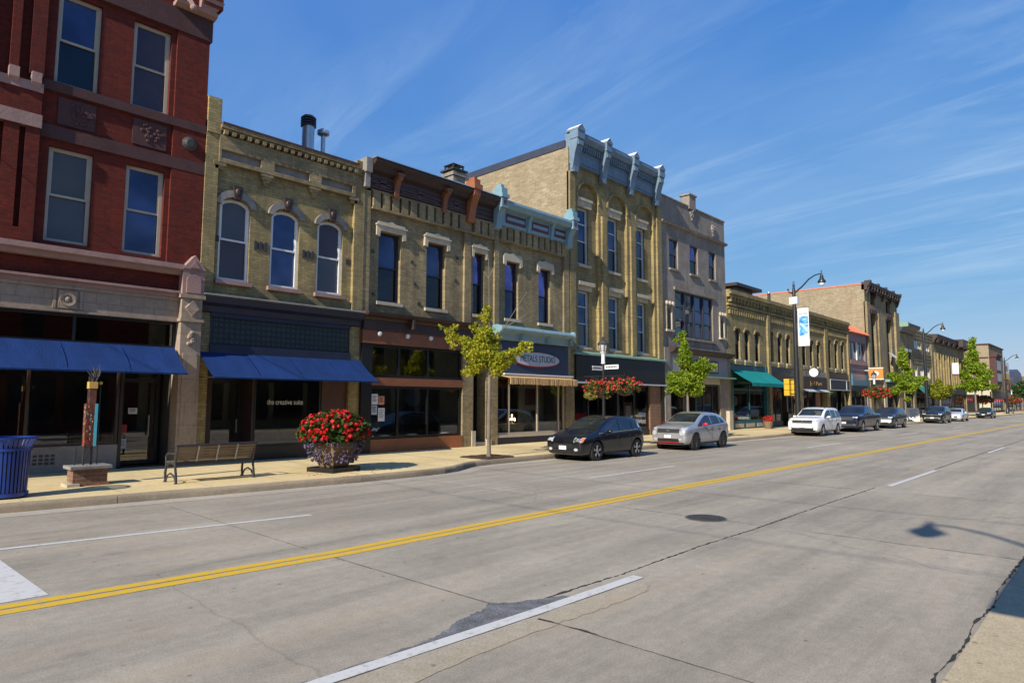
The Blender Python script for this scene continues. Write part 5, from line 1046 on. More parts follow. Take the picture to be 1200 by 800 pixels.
rb = thing('roof_box', 'white box on the roof in front of the long bare side wall', 'roof box', (64.0, 23, 8.8)); MB().box(-3, 3, -1.5, 1.5, 0, 1.5).build('casing', 'sign_white', rb); MB().box(-3.1, 3.1, -1.6, 1.6, 1.5, 1.58).build('lid', 'zinc_light', rb)
rb = thing('roof_unit', 'small white air unit on the roof left of the banner pole', 'air unit', (50.5, 22, 8.8)); MB().box(-.5, .5, -.5, .5, 0, 1.3).build('casing', 'sign_white', rb); MB().lathe([(.1, 1.3), (.35, 1.3), (.35, 1.36), (.1, 1.36)], 0, 0, 12).build('fan', 'iron', rb)
v = thing('vent_pipe', 'thin dark pipe on the roof above the banner', 'vent', (52.6, 21, 8.8)); MB().tube([(0, 0, 0), (0, 0, 1.9)], .12, 8).build('pipe', 'iron', v); MB().lathe([(0, 1.9), (.16, 1.9), (.16, 2.0), (0, 2.0)], 0, 0, 10).build('collar', 'galvanised', v)
# ---------------------------------------------------------------- across the street, seen only mirrored in the shop windows
for i, (x0, x1, zt, mt, lab) in enumerate(((-30, -9, 8, 'tan_brick', 'brick building across the street, behind the photographer on the left'), (-9, 14, 7.5, 'red_brick', 'red brick building across the street, behind the photographer'), (14, 40, 8.5, 'cream_brick', 'cream brick building across the street, mirrored in the shop windows'), (40, 90, 8, 'old_red_brick', 'long brick row across the street, mirrored in the far shop windows'), (90.1, 200, 9, 'tan_brick', 'tan brick row across the street beyond the frame, mirrored in distant glass'), (200.1, 420, 9, 'old_red_brick', 'farthest brick row across the street beyond the frame'))):
    b = building('opposite_building', lab, (x0+x1)/2, 'building', y=-6); m = MB().box(x0+.02, x1-.02, -18, -6, .02, zt); m.box(x0+.02, x1-.02, -6, -5.6, zt-.6, zt+.1); m.build('wall', mt, b)
    m = MB(); q = MB(); x = x0+1
    while x < x1-2: m.box(x, x+1, -6, -5.97, 4.8, 6.8); q.box(x-.4, x+1.8, -6, -5.97, .6, 3.2); x += 2.6
    m.build('window', 'pane_dark', b); q.build('shop_window', 'pane_dark', b)
# ================================================================ cars
def carpaint(name, col, metal=.3, rough=.28):
    m, t, b = newmat(name); L = t.links.new; b.inputs['Base Color'].default_value = c4(col); b.inputs['Metallic'].default_value = metal; b.inputs['Roughness'].default_value = rough
    b.inputs['Coat Weight'].default_value = .8; b.inputs['Coat Roughness'].default_value = .06
    co = N(t, 'ShaderNodeTexCoord'); a = N(t, 'ShaderNodeTexNoise', {'Scale': 2.5, 'Detail': 6}); L(co.outputs['Object'], a.inputs['Vector'])
    r = N(t, 'ShaderNodeMapRange', {1: .3, 2: .7, 3: rough*.75, 4: rough*1.4}); L(a.outputs['Fac'], r.inputs[0]); L(r.outputs[0], b.inputs['Roughness'])
    # road dust towards the sills
    se = N(t, 'ShaderNodeSeparateXYZ'); L(co.outputs['Object'], se.inputs[0]); d = N(t, 'ShaderNodeMapRange', {1: .2, 2: .5, 3: .16 if sum(col) < .3 else .3, 4: .0}); L(se.outputs[2], d.inputs[0])
    mu = N(t, 'ShaderNodeMath', operation='MULTIPLY'); L(d.outputs[0], mu.inputs[0]); L(a.outputs['Fac'], mu.inputs[1])
    mx = N(t, 'ShaderNodeMixRGB', {1: c4(col), 2: (.22, .19, .15, 1)}); L(mu.outputs[0], mx.inputs[0]); L(mx.outputs[0], b.inputs['Base Color'])
carpaint('car_black', (.008, .009, .014)); carpaint('car_silver', (.50, .51, .53), .65, .3); carpaint('car_white', (.78, .78, .77), 0, .3); carpaint('car_navy', (.010, .016, .04)); carpaint('car_charcoal', (.04, .042, .04), .5); carpaint('car_pearl', (.68, .69, .70), .2)
panemat('car_glass', (.018, .024, .024), rough=.02, spec=.6); panemat('side_glass', (.022, .034, .065), rough=.03, spec=.8); S('lamp_glass', (.62, .64, .66), .08, .25, 16, metal=.35, coat=1.); S('amber', (.7, .2, .02), .2, .1, 8); S('rim_alloy', (.42, .43, .45), .3, .1, 8, metal=.7); S('rim_dark', (.03, .03, .032), .35, .2, 8); S('trim_black', (.014, .014, .015), .5, .2, 6); S('chrome', (.65, .66, .68), .12, .05, 8, metal=.9); S('tail_red', (.35, .01, .012), .15, .1, 8)  # side glass base is bluer, painting in the sky reflected there
from mathutils.bvhtree import BVHTree
def rings(st):
    x, zb, w, zt, top, wt = st; H = zt-zb; g = top-zt
    return [(0, zb), (.80*w, zb), (.955*w, zb+.07), (w, zb+.48*H), (.992*w, zb+.84*H), (.955*w, zt), (.955*w+(wt-.955*w)*.84, zt+.89*g), (wt*.95, zt+.985*g), (wt*.6, top+.010), (0, top+.014)]
def car(name, label, loc, sts, ws, side, rear, paint, axles, wr, rim='rim_alloy', spokes=5, scale=.92, group=None, feats=None, mirror=None, detail=True, rz=math.pi, dlo=None, trim=False):
    cw = sts[ws[0]]; pv = sts[ws[0]-1]; f_ = .82; sts = list(sts); sts.insert(ws[0], tuple(pv[k_]+(cw[k_]-pv[k_])*f_ for k_ in range(6))); sh_ = ws[0]
    ws, side, rear = [tuple(q+1 if q >= sh_ else q for q in g_) for g_ in (ws, side, rear)]
    t = thing(name, label, 'car' if 'pickup' not in name else 'pickup', loc, rz, group); t.scale = (scale,)*3
    bm = bmesh.new(); R_ = []
    for s in sts:
        h = rings(s); full = [(y, z) for y, z in h]+[(-y, z) for y, z in h[-2:0:-1]]
        R_.append([bm.verts.new((s[0], y, z)) for y, z in full])
    n = len(R_[0])
    for j in range(len(sts)-1):
        for i in range(n):
            f = bm.faces.new((R_[j][i], R_[j+1][i], R_[j+1][(i+1) % n], R_[j][(i+1) % n])); k = min(i, n-1-i)
            if k in (7, 8): f.material_index = 1 if j in ws else (3 if j in rear else 0)
    bm.faces.new(R_[0]); bm.faces.new(R_[-1][::-1]); bmesh.ops.recalc_face_normals(bm, faces=bm.faces)
    me = bpy.data.meshes.new('cage'); bm.to_mesh(me); bm.free()
    for q in range(5): me.materials.append(MATS['trim_black'])
    ob = bpy.data.objects.new('cage', me); COL.objects.link(ob); su = ob.modifiers.new('s', 'SUBSURF'); su.levels = su.render_levels = 2
    W_ = max(s[2] for s in sts); cut = MB()
    for ax in axles:
        for sg in (-1, 1): cut.lathe([(0, sg*(W_-.32)), (wr+.055, sg*(W_-.32)), (wr+.055, sg*(W_+.3)), (0, sg*(W_+.3))], ax, 0, 28, axis='y', cz=wr, mi=4)
    cm = bpy.data.meshes.new('cut'); cm.from_pydata(cut.v, [], cut.f); [cm.materials.append(MATS['trim_black']) for q in range(5)]; cm.polygons.foreach_set('material_index', cut.m)
    b2 = bmesh.new(); b2.from_mesh(cm); bmesh.ops.remove_doubles(b2, verts=b2.verts, dist=1e-5); bmesh.ops.recalc_face_normals(b2, faces=b2.faces); b2.to_mesh(cm); b2.free()
    co = bpy.data.objects.new('cut', cm); COL.objects.link(co)
    bo = ob.modifiers.new('b', 'BOOLEAN'); bo.operation = 'DIFFERENCE'; bo.object = co; bo.solver = 'EXACT'
    ev = bpy.data.meshes.new_from_object(ob.evaluated_get(bpy.context.evaluated_depsgraph_get()))
    COL.objects.unlink(ob); COL.objects.unlink(co); bpy.data.objects.remove(ob); bpy.data.objects.remove(co)
    ev.transform(Matrix.Identity(4)); full = bmesh.new(); full.from_mesh(ev); full.faces.ensure_lookup_table(); bvh = BVHTree.FromBMesh(full)
    def sub(keep, nm, mats, parent):
        b = full.copy(); bmesh.ops.delete(b, geom=[f for f in b.faces if not keep(f)], context='FACES')
        m = bpy.data.meshes.new(nm); b.to_mesh(m); b.free(); m.materials.clear(); [m.materials.append(MATS[q]) for q in mats]
        if len(mats) == 1: m.polygons.foreach_set('material_index', [0]*len(m.polygons))
        m.polygons.foreach_set('use_smooth', [True]*len(m.polygons)); m.set_sharp_from_angle(angle=rad(38)); o = bpy.data.objects.new(nm, m); COL.objects.link(o); o.parent = parent; return o
    body = sub(lambda f: f.material_index in (0, 4), 'body', [paint, paint, paint, paint, 'trim_black'], t)
    sub(lambda f: f.material_index == 1, 'windscreen', ['car_glass'], t)
    if rear: sub(lambda f: f.material_index == 3, 'rear_window', ['car_glass'], t)
    groups = []; run = []
    for j in sorted(side):
        if run and j != run[-1]+1: groups.append(run); run = []
        run.append(j)
    if run: groups.append(run)
    for g in groups:
        x1, x0 = sts[g[0]][0]+.3, sts[g[-1]+1][0]-.3
        lo, hi = sts[g[-1]+1][0], sts[g[0]][0]
    def patch(nm, axis, a0, a1, b0, b1, mat, off=.008, parent=None, na=8, nb=5, shape=None, sg=1):
        """a skin lying on the body: lamp glass, grille, seam"""
        vs = {}; m = MB(); pts = []
        for i in range(na+1):
            for j in range(nb+1):
                a = a0+(a1-a0)*i/na; b = b0+(b1-b0)*j/nb
                if axis == 'x': o_, d_ = Vector((6*sg, a, b)), Vector((-sg, 0, 0))
                else: o_, d_ = Vector((a, 6*sg, b)), Vector((0, -sg, 0))
                h = bvh.ray_cast(o_, d_); pts.append(None if h[0] is None else tuple(h[0]-d_*off))
        for i in range(na):
            for j in range(nb):
                if shape and not shape((i+.5)/na*2-1, (j+.5)/nb*2-1): continue
                q = [pts[i*(nb+1)+j], pts[(i+1)*(nb+1)+j], pts[(i+1)*(nb+1)+j+1], pts[i*(nb+1)+j+1]]
                if None in q: continue
                m.quad(*q)
        if m.f: return m.build(nm, mat, parent or t, smooth=True)
    # side glass drawn between the belt line and the roof rail
    if dlo:
        BX, BZ, TX, TZ, spans = dlo
        for (xa, xb) in spans:
            for sg in (-1, 1):
                m = MB(); rows = []
                for i in range(15):
                    x = xa+(xb-xa)*i/14; z0 = float(np.interp(x, BX, BZ)); z1 = max(z0+.012, float(np.interp(x, TX, TZ))); col_ = []
                    for j in range(6):
                        h = bvh.ray_cast(Vector((x, 6*sg, z0+(z1-z0)*j/5)), Vector((0, -sg, 0))); col_.append(None if h[0] is None else (h[0].x, h[0].y+sg*.009, h[0].z))
                    rows.append(col_)
                for p, q in zip(rows, rows[1:]):
                    for j in range(5):
                        if None not in (p[j], q[j], p[j+1], q[j+1]): m.quad(p[j], q[j], q[j+1], p[j+1])
                if m.f: m.build('side_window', 'side_glass', t, smooth=True)
        for sg in (-1, 1):
            m = MB(); pr = None
            for i in range(25):
                x = spans[0][1]+(spans[-1][0]-spans[0][1])*i/24; z = float(np.interp(x, BX, BZ))-.012; h = bvh.ray_cast(Vector((x, 6*sg, z)), Vector((0, -sg, 0)))
                if h[0]:
                    cu = Vector((h[0].x, h[0].y+sg*.008, h[0].z))
                    if pr: m.bar(pr, cu, .018)
                    pr = cu
            m.build('belt_trim', 'chrome' if trim else 'trim_black', t)
    # wheels
    tp = [(wr*.62, -.10), (wr*.93, -.105), (wr, -.07), (wr, .07), (wr*.93, .105), (wr*.62, .10)]
    tyre = MB().lathe(tp, 0, 0, 30, axis='y').mesh('tyre', 'rubber', True)
    rm = MB().lathe([(0, -.03), (wr*.60, -.02), (wr*.66, .02), (wr*.66, .10), (wr*.60, .105), (wr*.59, .05), (0, .02)], 0, 0, 26, axis='y', mi=1)
    for k in range(spokes):
        a = 2*math.pi*k/spokes+.3
        for da in (-.13, .13): rm.bar((wr*.10*math.cos(a), .085, wr*.10*math.sin(a)), (wr*.61*math.cos(a+da), .095, wr*.61*math.sin(a+da)), .045, .03)
    rm.lathe([(0, .05), (wr*.16, .06), (wr*.14, .11), (0, .115)], 0, 0, 12, axis='y'); rim_me = rm.mesh('rim', [rim, 'trim_black'], True)
    for ax in axles:
        for sg in (-1, 1):
            w = bpy.data.objects.new('wheel', tyre); COL.objects.link(w); w.parent = t; w.location = (ax, sg*(W_-.125), wr)
            if sg < 0: w.rotation_euler = (0, 0, math.pi)
            r = bpy.data.objects.new('rim', rim_me); COL.objects.link(r); r.parent = w
    # mirrors, handles, seams
    cow = sts[ws[0]]; mz = cow[3]+.06
    for sg in (-1, 1):
        m = MB().ball((cow[0]-.42, sg*(W_+.09), mz+.02), (.07, .115, .075), 12, 8); m.bar((cow[0]-.42, sg*(W_-.05), mz-.02), (cow[0]-.42, sg*(W_+.05), mz), .05); m.build('mirror', mirror or paint, t, smooth=True)
    if detail:
        bz = [s for s in sts if s[0] < cow[0]]
        for g in groups:
            lo, hi = sts[g[-1]+1][0], sts[g[0]][0]
            for sg in (1, -1):
                patch('door_seam', 'y', lo-.045, lo-.033, .36, cow[3]+.0, 'trim_black', .003, sg=sg, na=1, nb=10)
                hx = lo+.16; h = bvh.ray_cast(Vector((hx, 6*sg, cow[3]-.10)), Vector((0, -sg, 0)))
                if h[0]: MB().bar((hx-.09, h[0].y+sg*.02, cow[3]-.09), (hx+.09, h[0].y+sg*.02, cow[3]-.09), .028, .03).build('door_handle', paint, t)
        for sg in (1, -1): patch('sill_trim', 'y', axles[1]+wr+.08, axles[0]-wr-.08, sts[5][1]+.03, sts[5][1]+.12, 'trim_black', .006, sg=sg, na=10, nb=2)
    for f in (feats or []): patch(*f[:7], **(f[7] if len(f) > 7 else {}))
    full.free(); return t
EL = dict(shape=lambda u, v: u*u+v*v < 1.05, na=14, nb=10)
def front(w, z0, z1, hl, gr, fog, plate, hl_in, tail=None):
    f = []
    for s in (-1, 1):
        f.append(('headlight', 'x', s*hl_in, s*w, hl[0], hl[1], 'lamp_glass', dict(off=.012, na=10, nb=5, shape=lambda u, v: abs(v) < .55+.45*(u*s*0+abs(u)))))
        if fog: f.append(('fog_lamp', 'x', s*(w-.30), s*(w-.14), fog[0], fog[1], 'lamp_glass', dict(off=.014, **EL)))
    f.append(('grille', 'x', -gr[0], gr[0], gr[1], gr[2], 'trim_black', dict(off=.01, na=12)))
    if len(gr) > 3: f.append(('lower_grille', 'x', -gr[3], gr[3], gr[4], gr[5], 'trim_black', dict(off=.01, na=12)))
    f.append(('number_plate', 'x', -.16, .16, plate, plate+.13, 'sign_white', dict(off=.03, na=3, nb=2)))
    f.append(('emblem', 'x', -.09, .09, (gr[1]+gr[2])/2-.035, (gr[1]+gr[2])/2+.035, 'chrome', dict(off=.02, **EL)))
    return f
DLO = dict(hatch=([-1.6, -1.0, .95], [1.06, 1.03, .955], [-1.46, -1.3, -.9, .10, .35, .98], [1.10, 1.30, 1.40, 1.395, 1.30, .97], [(-.20, .98), (-1.02, -.27), (-1.46, -1.10)]), cross=([-1.6, -1.0, .98], [1.17, 1.13, 1.02], [-1.42, -1.25, -.8, .10, .36, 1.0], [1.20, 1.33, 1.44, 1.455, 1.36, 1.04], [(-.20, 1.0), (-1.0, -.27), (-1.42, -1.08)]), suv=([-2.2, -1.1, 1.08], [1.19, 1.16, 1.09], [-2.12, -1.9, -1.0, .15, .45, 1.1], [1.24, 1.52, 1.60, 1.60, 1.48, 1.11], [(-.20, 1.1), (-1.12, -.28), (-2.12, -1.22)]), pick=([-1.2, 1.4], [1.26, 1.20], [-1.1, -.95, .5, .78, 1.38], [1.60, 1.73, 1.76, 1.66, 1.22], [(.04, 1.38), (-.88, -.05)]), sed=([-1.4, 1.0], [.97, .92], [-1.3, -1.0, -.2, .10, .4, 1.02], [1.05, 1.28, 1.36, 1.35, 1.24, .93], [(-.20, 1.02), (-1.3, -.27)]))
hatch = [(2.02, .30, .68, .62, .66, .56), (1.97, .22, .79, .72, .78, .66), (1.76, .19, .845, .80, .88, .71), (1.32, .18, .862, .87, .96, .73), (1.00, .18, .868, .92, 1.03, .73), (.58, .18, .868, .95, 1.27, .655), (.20, .18, .868, .97, 1.48, .64), (-.22, .18, .868, .985, 1.535, .635), (-.27, .18, .868, .99, 1.537, .635), (-.95, .18, .868, 1.02, 1.52, .63), (-1.01, .18, .868, 1.03, 1.515, .63), (-1.42, .19, .866, 1.06, 1.48, .62), (-1.66, .20, .855, 1.07, 1.44, .61), (-1.86, .24, .82, 1.03, 1.08, .62), (-1.98, .30, .76, .80, .86, .60), (-2.03, .36, .64, .58, .62, .52)]
fh = front(.78, 0, 0, (.66, .82), (.42, .44, .60, .36, .27, .38), (.36, .46), .40, .46)
fh += [('amber_lens', 'x', .72, .79, .68, .80, 'amber', dict(off=.016, na=3, nb=3)), ('headlight_ring', 'x', .47, .59, .67, .79, 'chrome', dict(off=.018, **EL)), ('headlight_ring', 'x', .61, .72, .68, .79, 'chrome', dict(off=.018, **EL)), ('tail_light', 'y', -1.93, -1.80, .82, 1.05, 'tail_red', dict(off=.01)), ('quarter_window', 'y', -1.66, -1.50, 1.10, 1.28, 'lamp_glass', dict(off=.012, na=3, nb=4, shape=lambda u, v: u > v*.6-.2))]
car('parked_hatchback', 'black five door hatchback with silver wheels parked first at the kerb', (18.63, 13.52, 0), hatch, (4, 5), (5, 6, 8, 10), (12,), 'car_black', (1.16, -1.365), .335, feats=fh, group='cars parked along the far kerb', scale=.93, dlo=DLO['hatch'], trim=True)
cross = [(2.06, .34, .70, .70, .76, .58), (2.01, .25, .81, .82, .88, .70), (1.82, .22, .87, .93, 1.02, .76), (1.38, .21, .885, .96, 1.06, .76), (1.02, .21, .885, 1.00, 1.13, .75), (.60, .21, .88, 1.03, 1.36, .67), (.22, .21, .885, 1.05, 1.55, .65), (-.22, .21, .885, 1.07, 1.60, .64), (-.27, .21, .885, 1.075, 1.60, .64), (-.92, .21, .885, 1.12, 1.57, .625), (-.98, .21, .89, 1.14, 1.565, .62), (-1.40, .22, .895, 1.17, 1.50, .60), (-1.66, .23, .885, 1.18, 1.44, .59), (-1.88, .27, .85, 1.08, 1.12, .62), (-2.02, .32, .78, .84, .90, .62), (-2.07, .38, .64, .62, .66, .52)]
fc = front(.80, 0, 0, (.86, .97), (.52, .74, .90, .50, .36, .50), (.42, .52), .52, .58)
fc += [('lower_skirt', 'x', -.7, .7, .27, .34, 'trim_black', dict(off=.012, na=12, nb=2))]
fc += [('round_headlight', 'x', s*.54, s*.76, .63, .82, 'lamp_glass', dict(off=.02, **EL)) for s in (-1, 1)]+[('bumper_strip', 'x', -.52, .52, .33, .36, 'red_paint', dict(off=.02, na=12, nb=1)), ('tail_light', 'y', -1.95, -1.72, .95, 1.14, 'tail_red', dict(off=.01))]
car('parked_crossover', 'silver crossover with red mirror caps and black wheels parked second', (25.35, 13.55, 0), cross, (4, 5), (5, 6, 8, 10), (12,), 'car_silver', (1.22, -1.31), .36, rim='rim_dark', spokes=10, mirror='red_paint', feats=fc, group='cars parked along the far kerb', scale=.94, dlo=DLO['cross'], trim=False)
suv = [(2.39, .36, .78, .76, .80, .68), (2.34, .27, .88, .90, .96, .77), (2.14, .24, .94, 1.02, 1.10, .82), (1.60, .23, .955, 1.05, 1.15, .82), (1.12, .23, .955, 1.09, 1.20, .80), (.70, .23, .95, 1.11, 1.45, .73), (.30, .23, .95, 1.12, 1.68, .73), (-.20, .23, .95, 1.13, 1.75, .725), (-.25, .23, .95, 1.13, 1.75, .725), (-1.05, .23, .95, 1.15, 1.75, .72), (-1.10, .23, .95, 1.16, 1.75, .72), (-1.75, .24, .945, 1.18, 1.73, .71), (-2.06, .25, .94, 1.19, 1.69, .70), (-2.26, .28, .90, 1.12, 1.17, .70), (-2.38, .34, .84, .88, .94, .68), (-2.42, .40, .70, .66, .70, .58)]
fs = front(.88, 0, 0, (.90, 1.02), (.60, .80, .99, .66, .40, .52), (.52, .60), .54, .62); fs += [('bumper', 'x', -.80, .80, .28, .40, 'trim_black', dict(off=.012, na=14, nb=3)), ('tail_light', 'y', -2.33, -2.15, .95, 1.2, 'tail_red', dict(off=.01))]
c_ = car('parked_suv', 'white sport utility car parked in front of the gold lettered shop', (40.75, 13.75, 0), suv, (4, 5), (5, 6, 8, 10, 11), (12,), 'car_white', (1.39, -1.40), .37, feats=fs, group='cars parked along the far kerb', dlo=DLO['suv'], trim=False)
m = MB()
for s in (-1, 1): m.tube([(.1, s*.60, 1.72), (.0, s*.60, 1.79), (-1.7, s*.58, 1.77), (-1.8, s*.58, 1.70)], .022, 6)
m.build('roof_rail', 'trim_black', c_)
pick = [(2.91, .44, .84, .86, .92, .74), (2.86, .33, .94, 1.08, 1.14, .83), (2.68, .30, .99, 1.18, 1.26, .88), (1.9, .29, 1.0, 1.18, 1.27, .86), (1.42, .29, 1.0, 1.21, 1.30, .84), (1.0, .29, .99, 1.22, 1.58, .77), (.62, .29, .99, 1.23, 1.80, .72), (.05, .29, .99, 1.24, 1.88, .705), (0.0, .29, .99, 1.24, 1.88, .705), (-.85, .29, .99, 1.25, 1.87, .70), (-.90, .29, .99, 1.26, 1.865, .70), (-1.12, .29, .99, 1.26, 1.80, .70), (-1.24, .29, .99, 1.26, 1.32, .84), (-2.4, .30, .99, 1.27, 1.30, .86), (-2.84, .34, .96, 1.26, 1.29, .84), (-2.9, .45, .86, .95, .98, .76)]
fp = front(.90, 0, 0, (1.0, 1.10), (.62, .78, 1.06, .70, .52, .64), (.50, .58), .60, .60); fp += [('chrome_bumper', 'x', -.80, .80, .46, .56, 'chrome', dict(off=.02, na=14, nb=3)), ('grille_bar', 'x', -.60, .60, .90, .94, 'chrome', dict(off=.022, na=10, nb=1))]
c_ = car('parked_pickup', 'dark navy crew cab pickup truck parked behind the white one', (48.6, 13.75, 0), pick, (4, 5), (5, 6, 8), (11,), 'car_navy', (1.85, -1.70), .40, feats=fp, group='cars parked along the far kerb', dlo=DLO['pick'], trim=False)
MB().box(-2.75, -1.35, -.78, .78, 1.295, 1.33).build('bed_cover', 'trim_black', c_)
wag = [(a-.02, b, c*.97, d*.96, e*.965, f*.97) for a, b, c, d, e, f in suv]
car('parked_suv', 'charcoal sport utility car with pale front bumper parked behind the pickup', (56.6, 13.75, 0), wag, (4, 5), (5, 6, 8, 10, 11), (12,), 'car_charcoal', (1.39, -1.40), .36, feats=front(.84, 0, 0, (.84, .98), (.50, .74, .90, .58, .38, .5), (.46, .54), .5, .55)+[('bumper', 'x', -.78, .78, .52, .74, 'sign_white', dict(off=.012, na=14, nb=3))], group='cars parked along the far kerb', dlo=DLO['suv'], trim=False)
car('parked_suv', 'black sport utility car with pale lower bumper parked under the low street tree', (73.8, 13.75, 0), suv, (4, 5), (5, 6, 8, 10, 11), (12,), 'car_black', (1.39, -1.40), .37, feats=front(.86, 0, 0, (.88, 1.02), (.52, .80, .94, .60, .40, .52), (.46, .54), .5, .56)+[('bumper', 'x', -.7, .7, .52, .64, 'chrome', dict(off=.02, na=14, nb=3))], group='cars parked along the far kerb', dlo=DLO['suv'], trim=False)
sed = [(2.38, .34, .64, .56, .60, .54), (2.31, .24, .80, .68, .74, .68), (2.08, .20, .89, .78, .86, .76), (1.50, .19, .92, .86, .94, .78), (1.05, .19, .92, .90, 1.00, .77), (.58, .19, .915, .92, 1.24, .68), (.15, .19, .915, .935, 1.42, .62), (-.20, .19, .915, .94, 1.46, .61), (-.30, .19, .915, .94, 1.46, .61), (-.90, .19, .915, .96, 1.43, .60), (-1.00, .19, .915, .96, 1.42, .595), (-1.25, .19, .91, .97, 1.34, .60), (-1.75, .20, .90, .98, 1.05, .74), (-2.20, .24, .86, .96, 1.01, .72), (-2.36, .32, .78, .72, .78, .66), (-2.4, .38, .66, .58, .62, .56)]
car('parked_sedan', 'white saloon car parked behind the black sport utility car', (83.2, 13.75, 0), sed, (4, 5), (5, 6, 8), (11,), 'car_pearl', (1.42, -1.38), .33, feats=front(.82, 0, 0, (.66, .80), (.46, .46, .62, .5, .28, .38), None, .46, .44), group='cars parked along the far kerb', dlo=DLO['sed'], trim=False)
car('parked_sedan', 'dark saloon car parked furthest away beside the corner building', (102.5, 13.75, 0), sed, (4, 5), (5, 6, 8), (11,), 'car_black', (1.42, -1.38), .33, feats=front(.82, 0, 0, (.66, .80), (.46, .46, .62, .5, .28, .38), None, .46, .44), group='cars parked along the far kerb', dlo=DLO['sed'], trim=False)
# ================================================================ street furniture
leafmat('leaf_lime', [(.17, .23, .022), (.32, .36, .03), (.48, .45, .04), (.56, .47, .05)], .5)
leafmat('leaf_lime2', [(.10, .15, .012), (.20, .24, .02), (.32, .33, .03), (.42, .36, .035)], .45)
leafmat('leaf_green', [(.09, .16, .014), (.18, .28, .022), (.30, .40, .03), (.42, .47, .04)], .5)
leafmat('leaf_dark', [(.02, .045, .010), (.035, .075, .014), (.06, .11, .02)], .3)
leafmat('petal_red', [(.50, .012, .015), (.66, .02, .02), (.72, .05, .035), (.55, .01, .03)], .25, .5)
leafmat('leaf_basket', [(.05, .07, .014), (.09, .11, .02), (.15, .15, .03)], .3)
leafmat('petal_coral', [(.42, .02, .015), (.56, .05, .03), (.62, .10, .06), (.36, .015, .015)], .25, .5)
leafmat('petal_purple', [(.12, .09, .19), (.19, .15, .28), (.27, .23, .36), (.09, .07, .15)], .25, .6)
leafmat('leaf_straw', [(.25, .22, .05), (.38, .33, .10), (.16, .18, .04)], .3)
def leaves(mb, pts, size, jit=.5):
    """one small bent leaf at each point, facing any way"""
    n = len(pts)
    for p in pts:
        a = Vector(rng.normal(size=3)); a.normalize(); b = a.cross(Vector(rng.normal(size=3))); b.normalize(); c = a.cross(b)
        s = size*(1+jit*(random.random()-.5)); P = Vector(p)
        mb.add([P-a*s*.5, P+b*s*.42+c*s*.1, P+a*s*.55, P-b*s*.42+c*s*.1], [(0, 1, 2, 3)])
def cloud(c, r, n):
    q = rng.normal(size=(n, 3)); q /= np.linalg.norm(q, axis=1)[:, None]; q *= (rng.random((n, 1))**.45); return q*np.array(r)+np.array(c)
def leafbuild(mb, name, mat, parent):
    me = bpy.data.meshes.new(name); me.from_pydata(mb.v, [], mb.f); me.materials.append(MATS[mat]); o = bpy.data.objects.new(name, me); COL.objects.link(o); setpar(o, parent); return o
RV = Vector((Rv.x, Rv.y, 0)).normalized(); DV = Vector((Fv.x, Fv.y, 0)).normalized()   # across and along the view, for the limb directions seen
def tree(name, label, loc, th, limbs, leafn, lsize, mat, tr=.07, bare=(), lead=None, group='young street trees along the far pavement', blobs=()):
    """young tree: limbs = (across, along, start z, end z, leaf radius)"""
    t = thing(name, label, 'tree', loc, 0, group); m = MB(); lead = lead or th+1.5
    wob = [Vector((random.uniform(-.03, .03), random.uniform(-.03, .03), 0)) for _ in range(7)]
    zs = [0, .12, .5, th*.6, th, (th+lead)/2, lead]; rs = [tr*1.6, tr*1.1, tr, tr*.92, tr*.8, tr*.5, tr*.12]
    m.tube([Vector((0, 0, z))+(w if i > 1 else Vector()) for i, (z, w) in enumerate(zip(zs, wob))], rs, 9); m.build('trunk', 'bark', t, smooth=True)
    m = MB(); crown = MB(); C = []
    for (u, v, z0, z1, r) in limbs:
        a = Vector((0, 0, z0)); e = RV*u+DV*v+Vector((0, 0, z1)); L_ = (e-a).length; mid = a.lerp(e, .5)+Vector((random.uniform(-.08, .08), random.uniform(-.08, .08), .10*L_))
        m.tube([a, a.lerp(mid, .5)+Vector((0, 0, .02)), mid, mid.lerp(e, .5)+Vector((0, 0, .03)), e], [tr*.5, tr*.42, tr*.33, tr*.2, tr*.06], 6)
        k = max(3, int(L_/.16))
        for i in range(k):
            f = .30+.72*(i+random.random()*.6)/k; p = a.lerp(mid, f*2) if f < .5 else mid.lerp(e, f*2-1)
            C.append((p+Vector((random.gauss(0, .05), random.gauss(0, .05), random.gauss(0, .05))), r*(random.uniform(.55, 1.1))*(1.1-.55*f)))
        for i in range(4):                                       # side twigs
            f = random.uniform(.4, .95); p = mid.lerp(e, f*2-1) if f > .5 else a.lerp(mid, f*2); d = Vector((random.gauss(0, 1), random.gauss(0, 1), random.gauss(.3, .6))).normalized()*random.uniform(.15, .4)*min(1, L_)
            m.tube([p, p+d], [tr*.14, tr*.05], 5); C.append((p+d, r*.5))
    for q in blobs: C.append((RV*q[0]+DV*q[1]+Vector((0, 0, q[2])), q[3]))
    for (P) in bare:
        pts = [RV*u+DV*v+Vector((0, 0, z)) for u, v, z in P]; m.tube(pts, [tr*.13*(1-i/len(pts))+.005 for i in range(len(pts))], 6)
    m.build('limbs', 'twig', t, smooth=True)
    vol = sum(r**2.2 for _, r in C)
    for p, r in C:
        n = max(5, int(leafn*r**2.2/vol)); leaves(crown, cloud(p, (r, r, r*.8), n), lsize)
    leafbuild(crown, 'crown', mat, t); return t
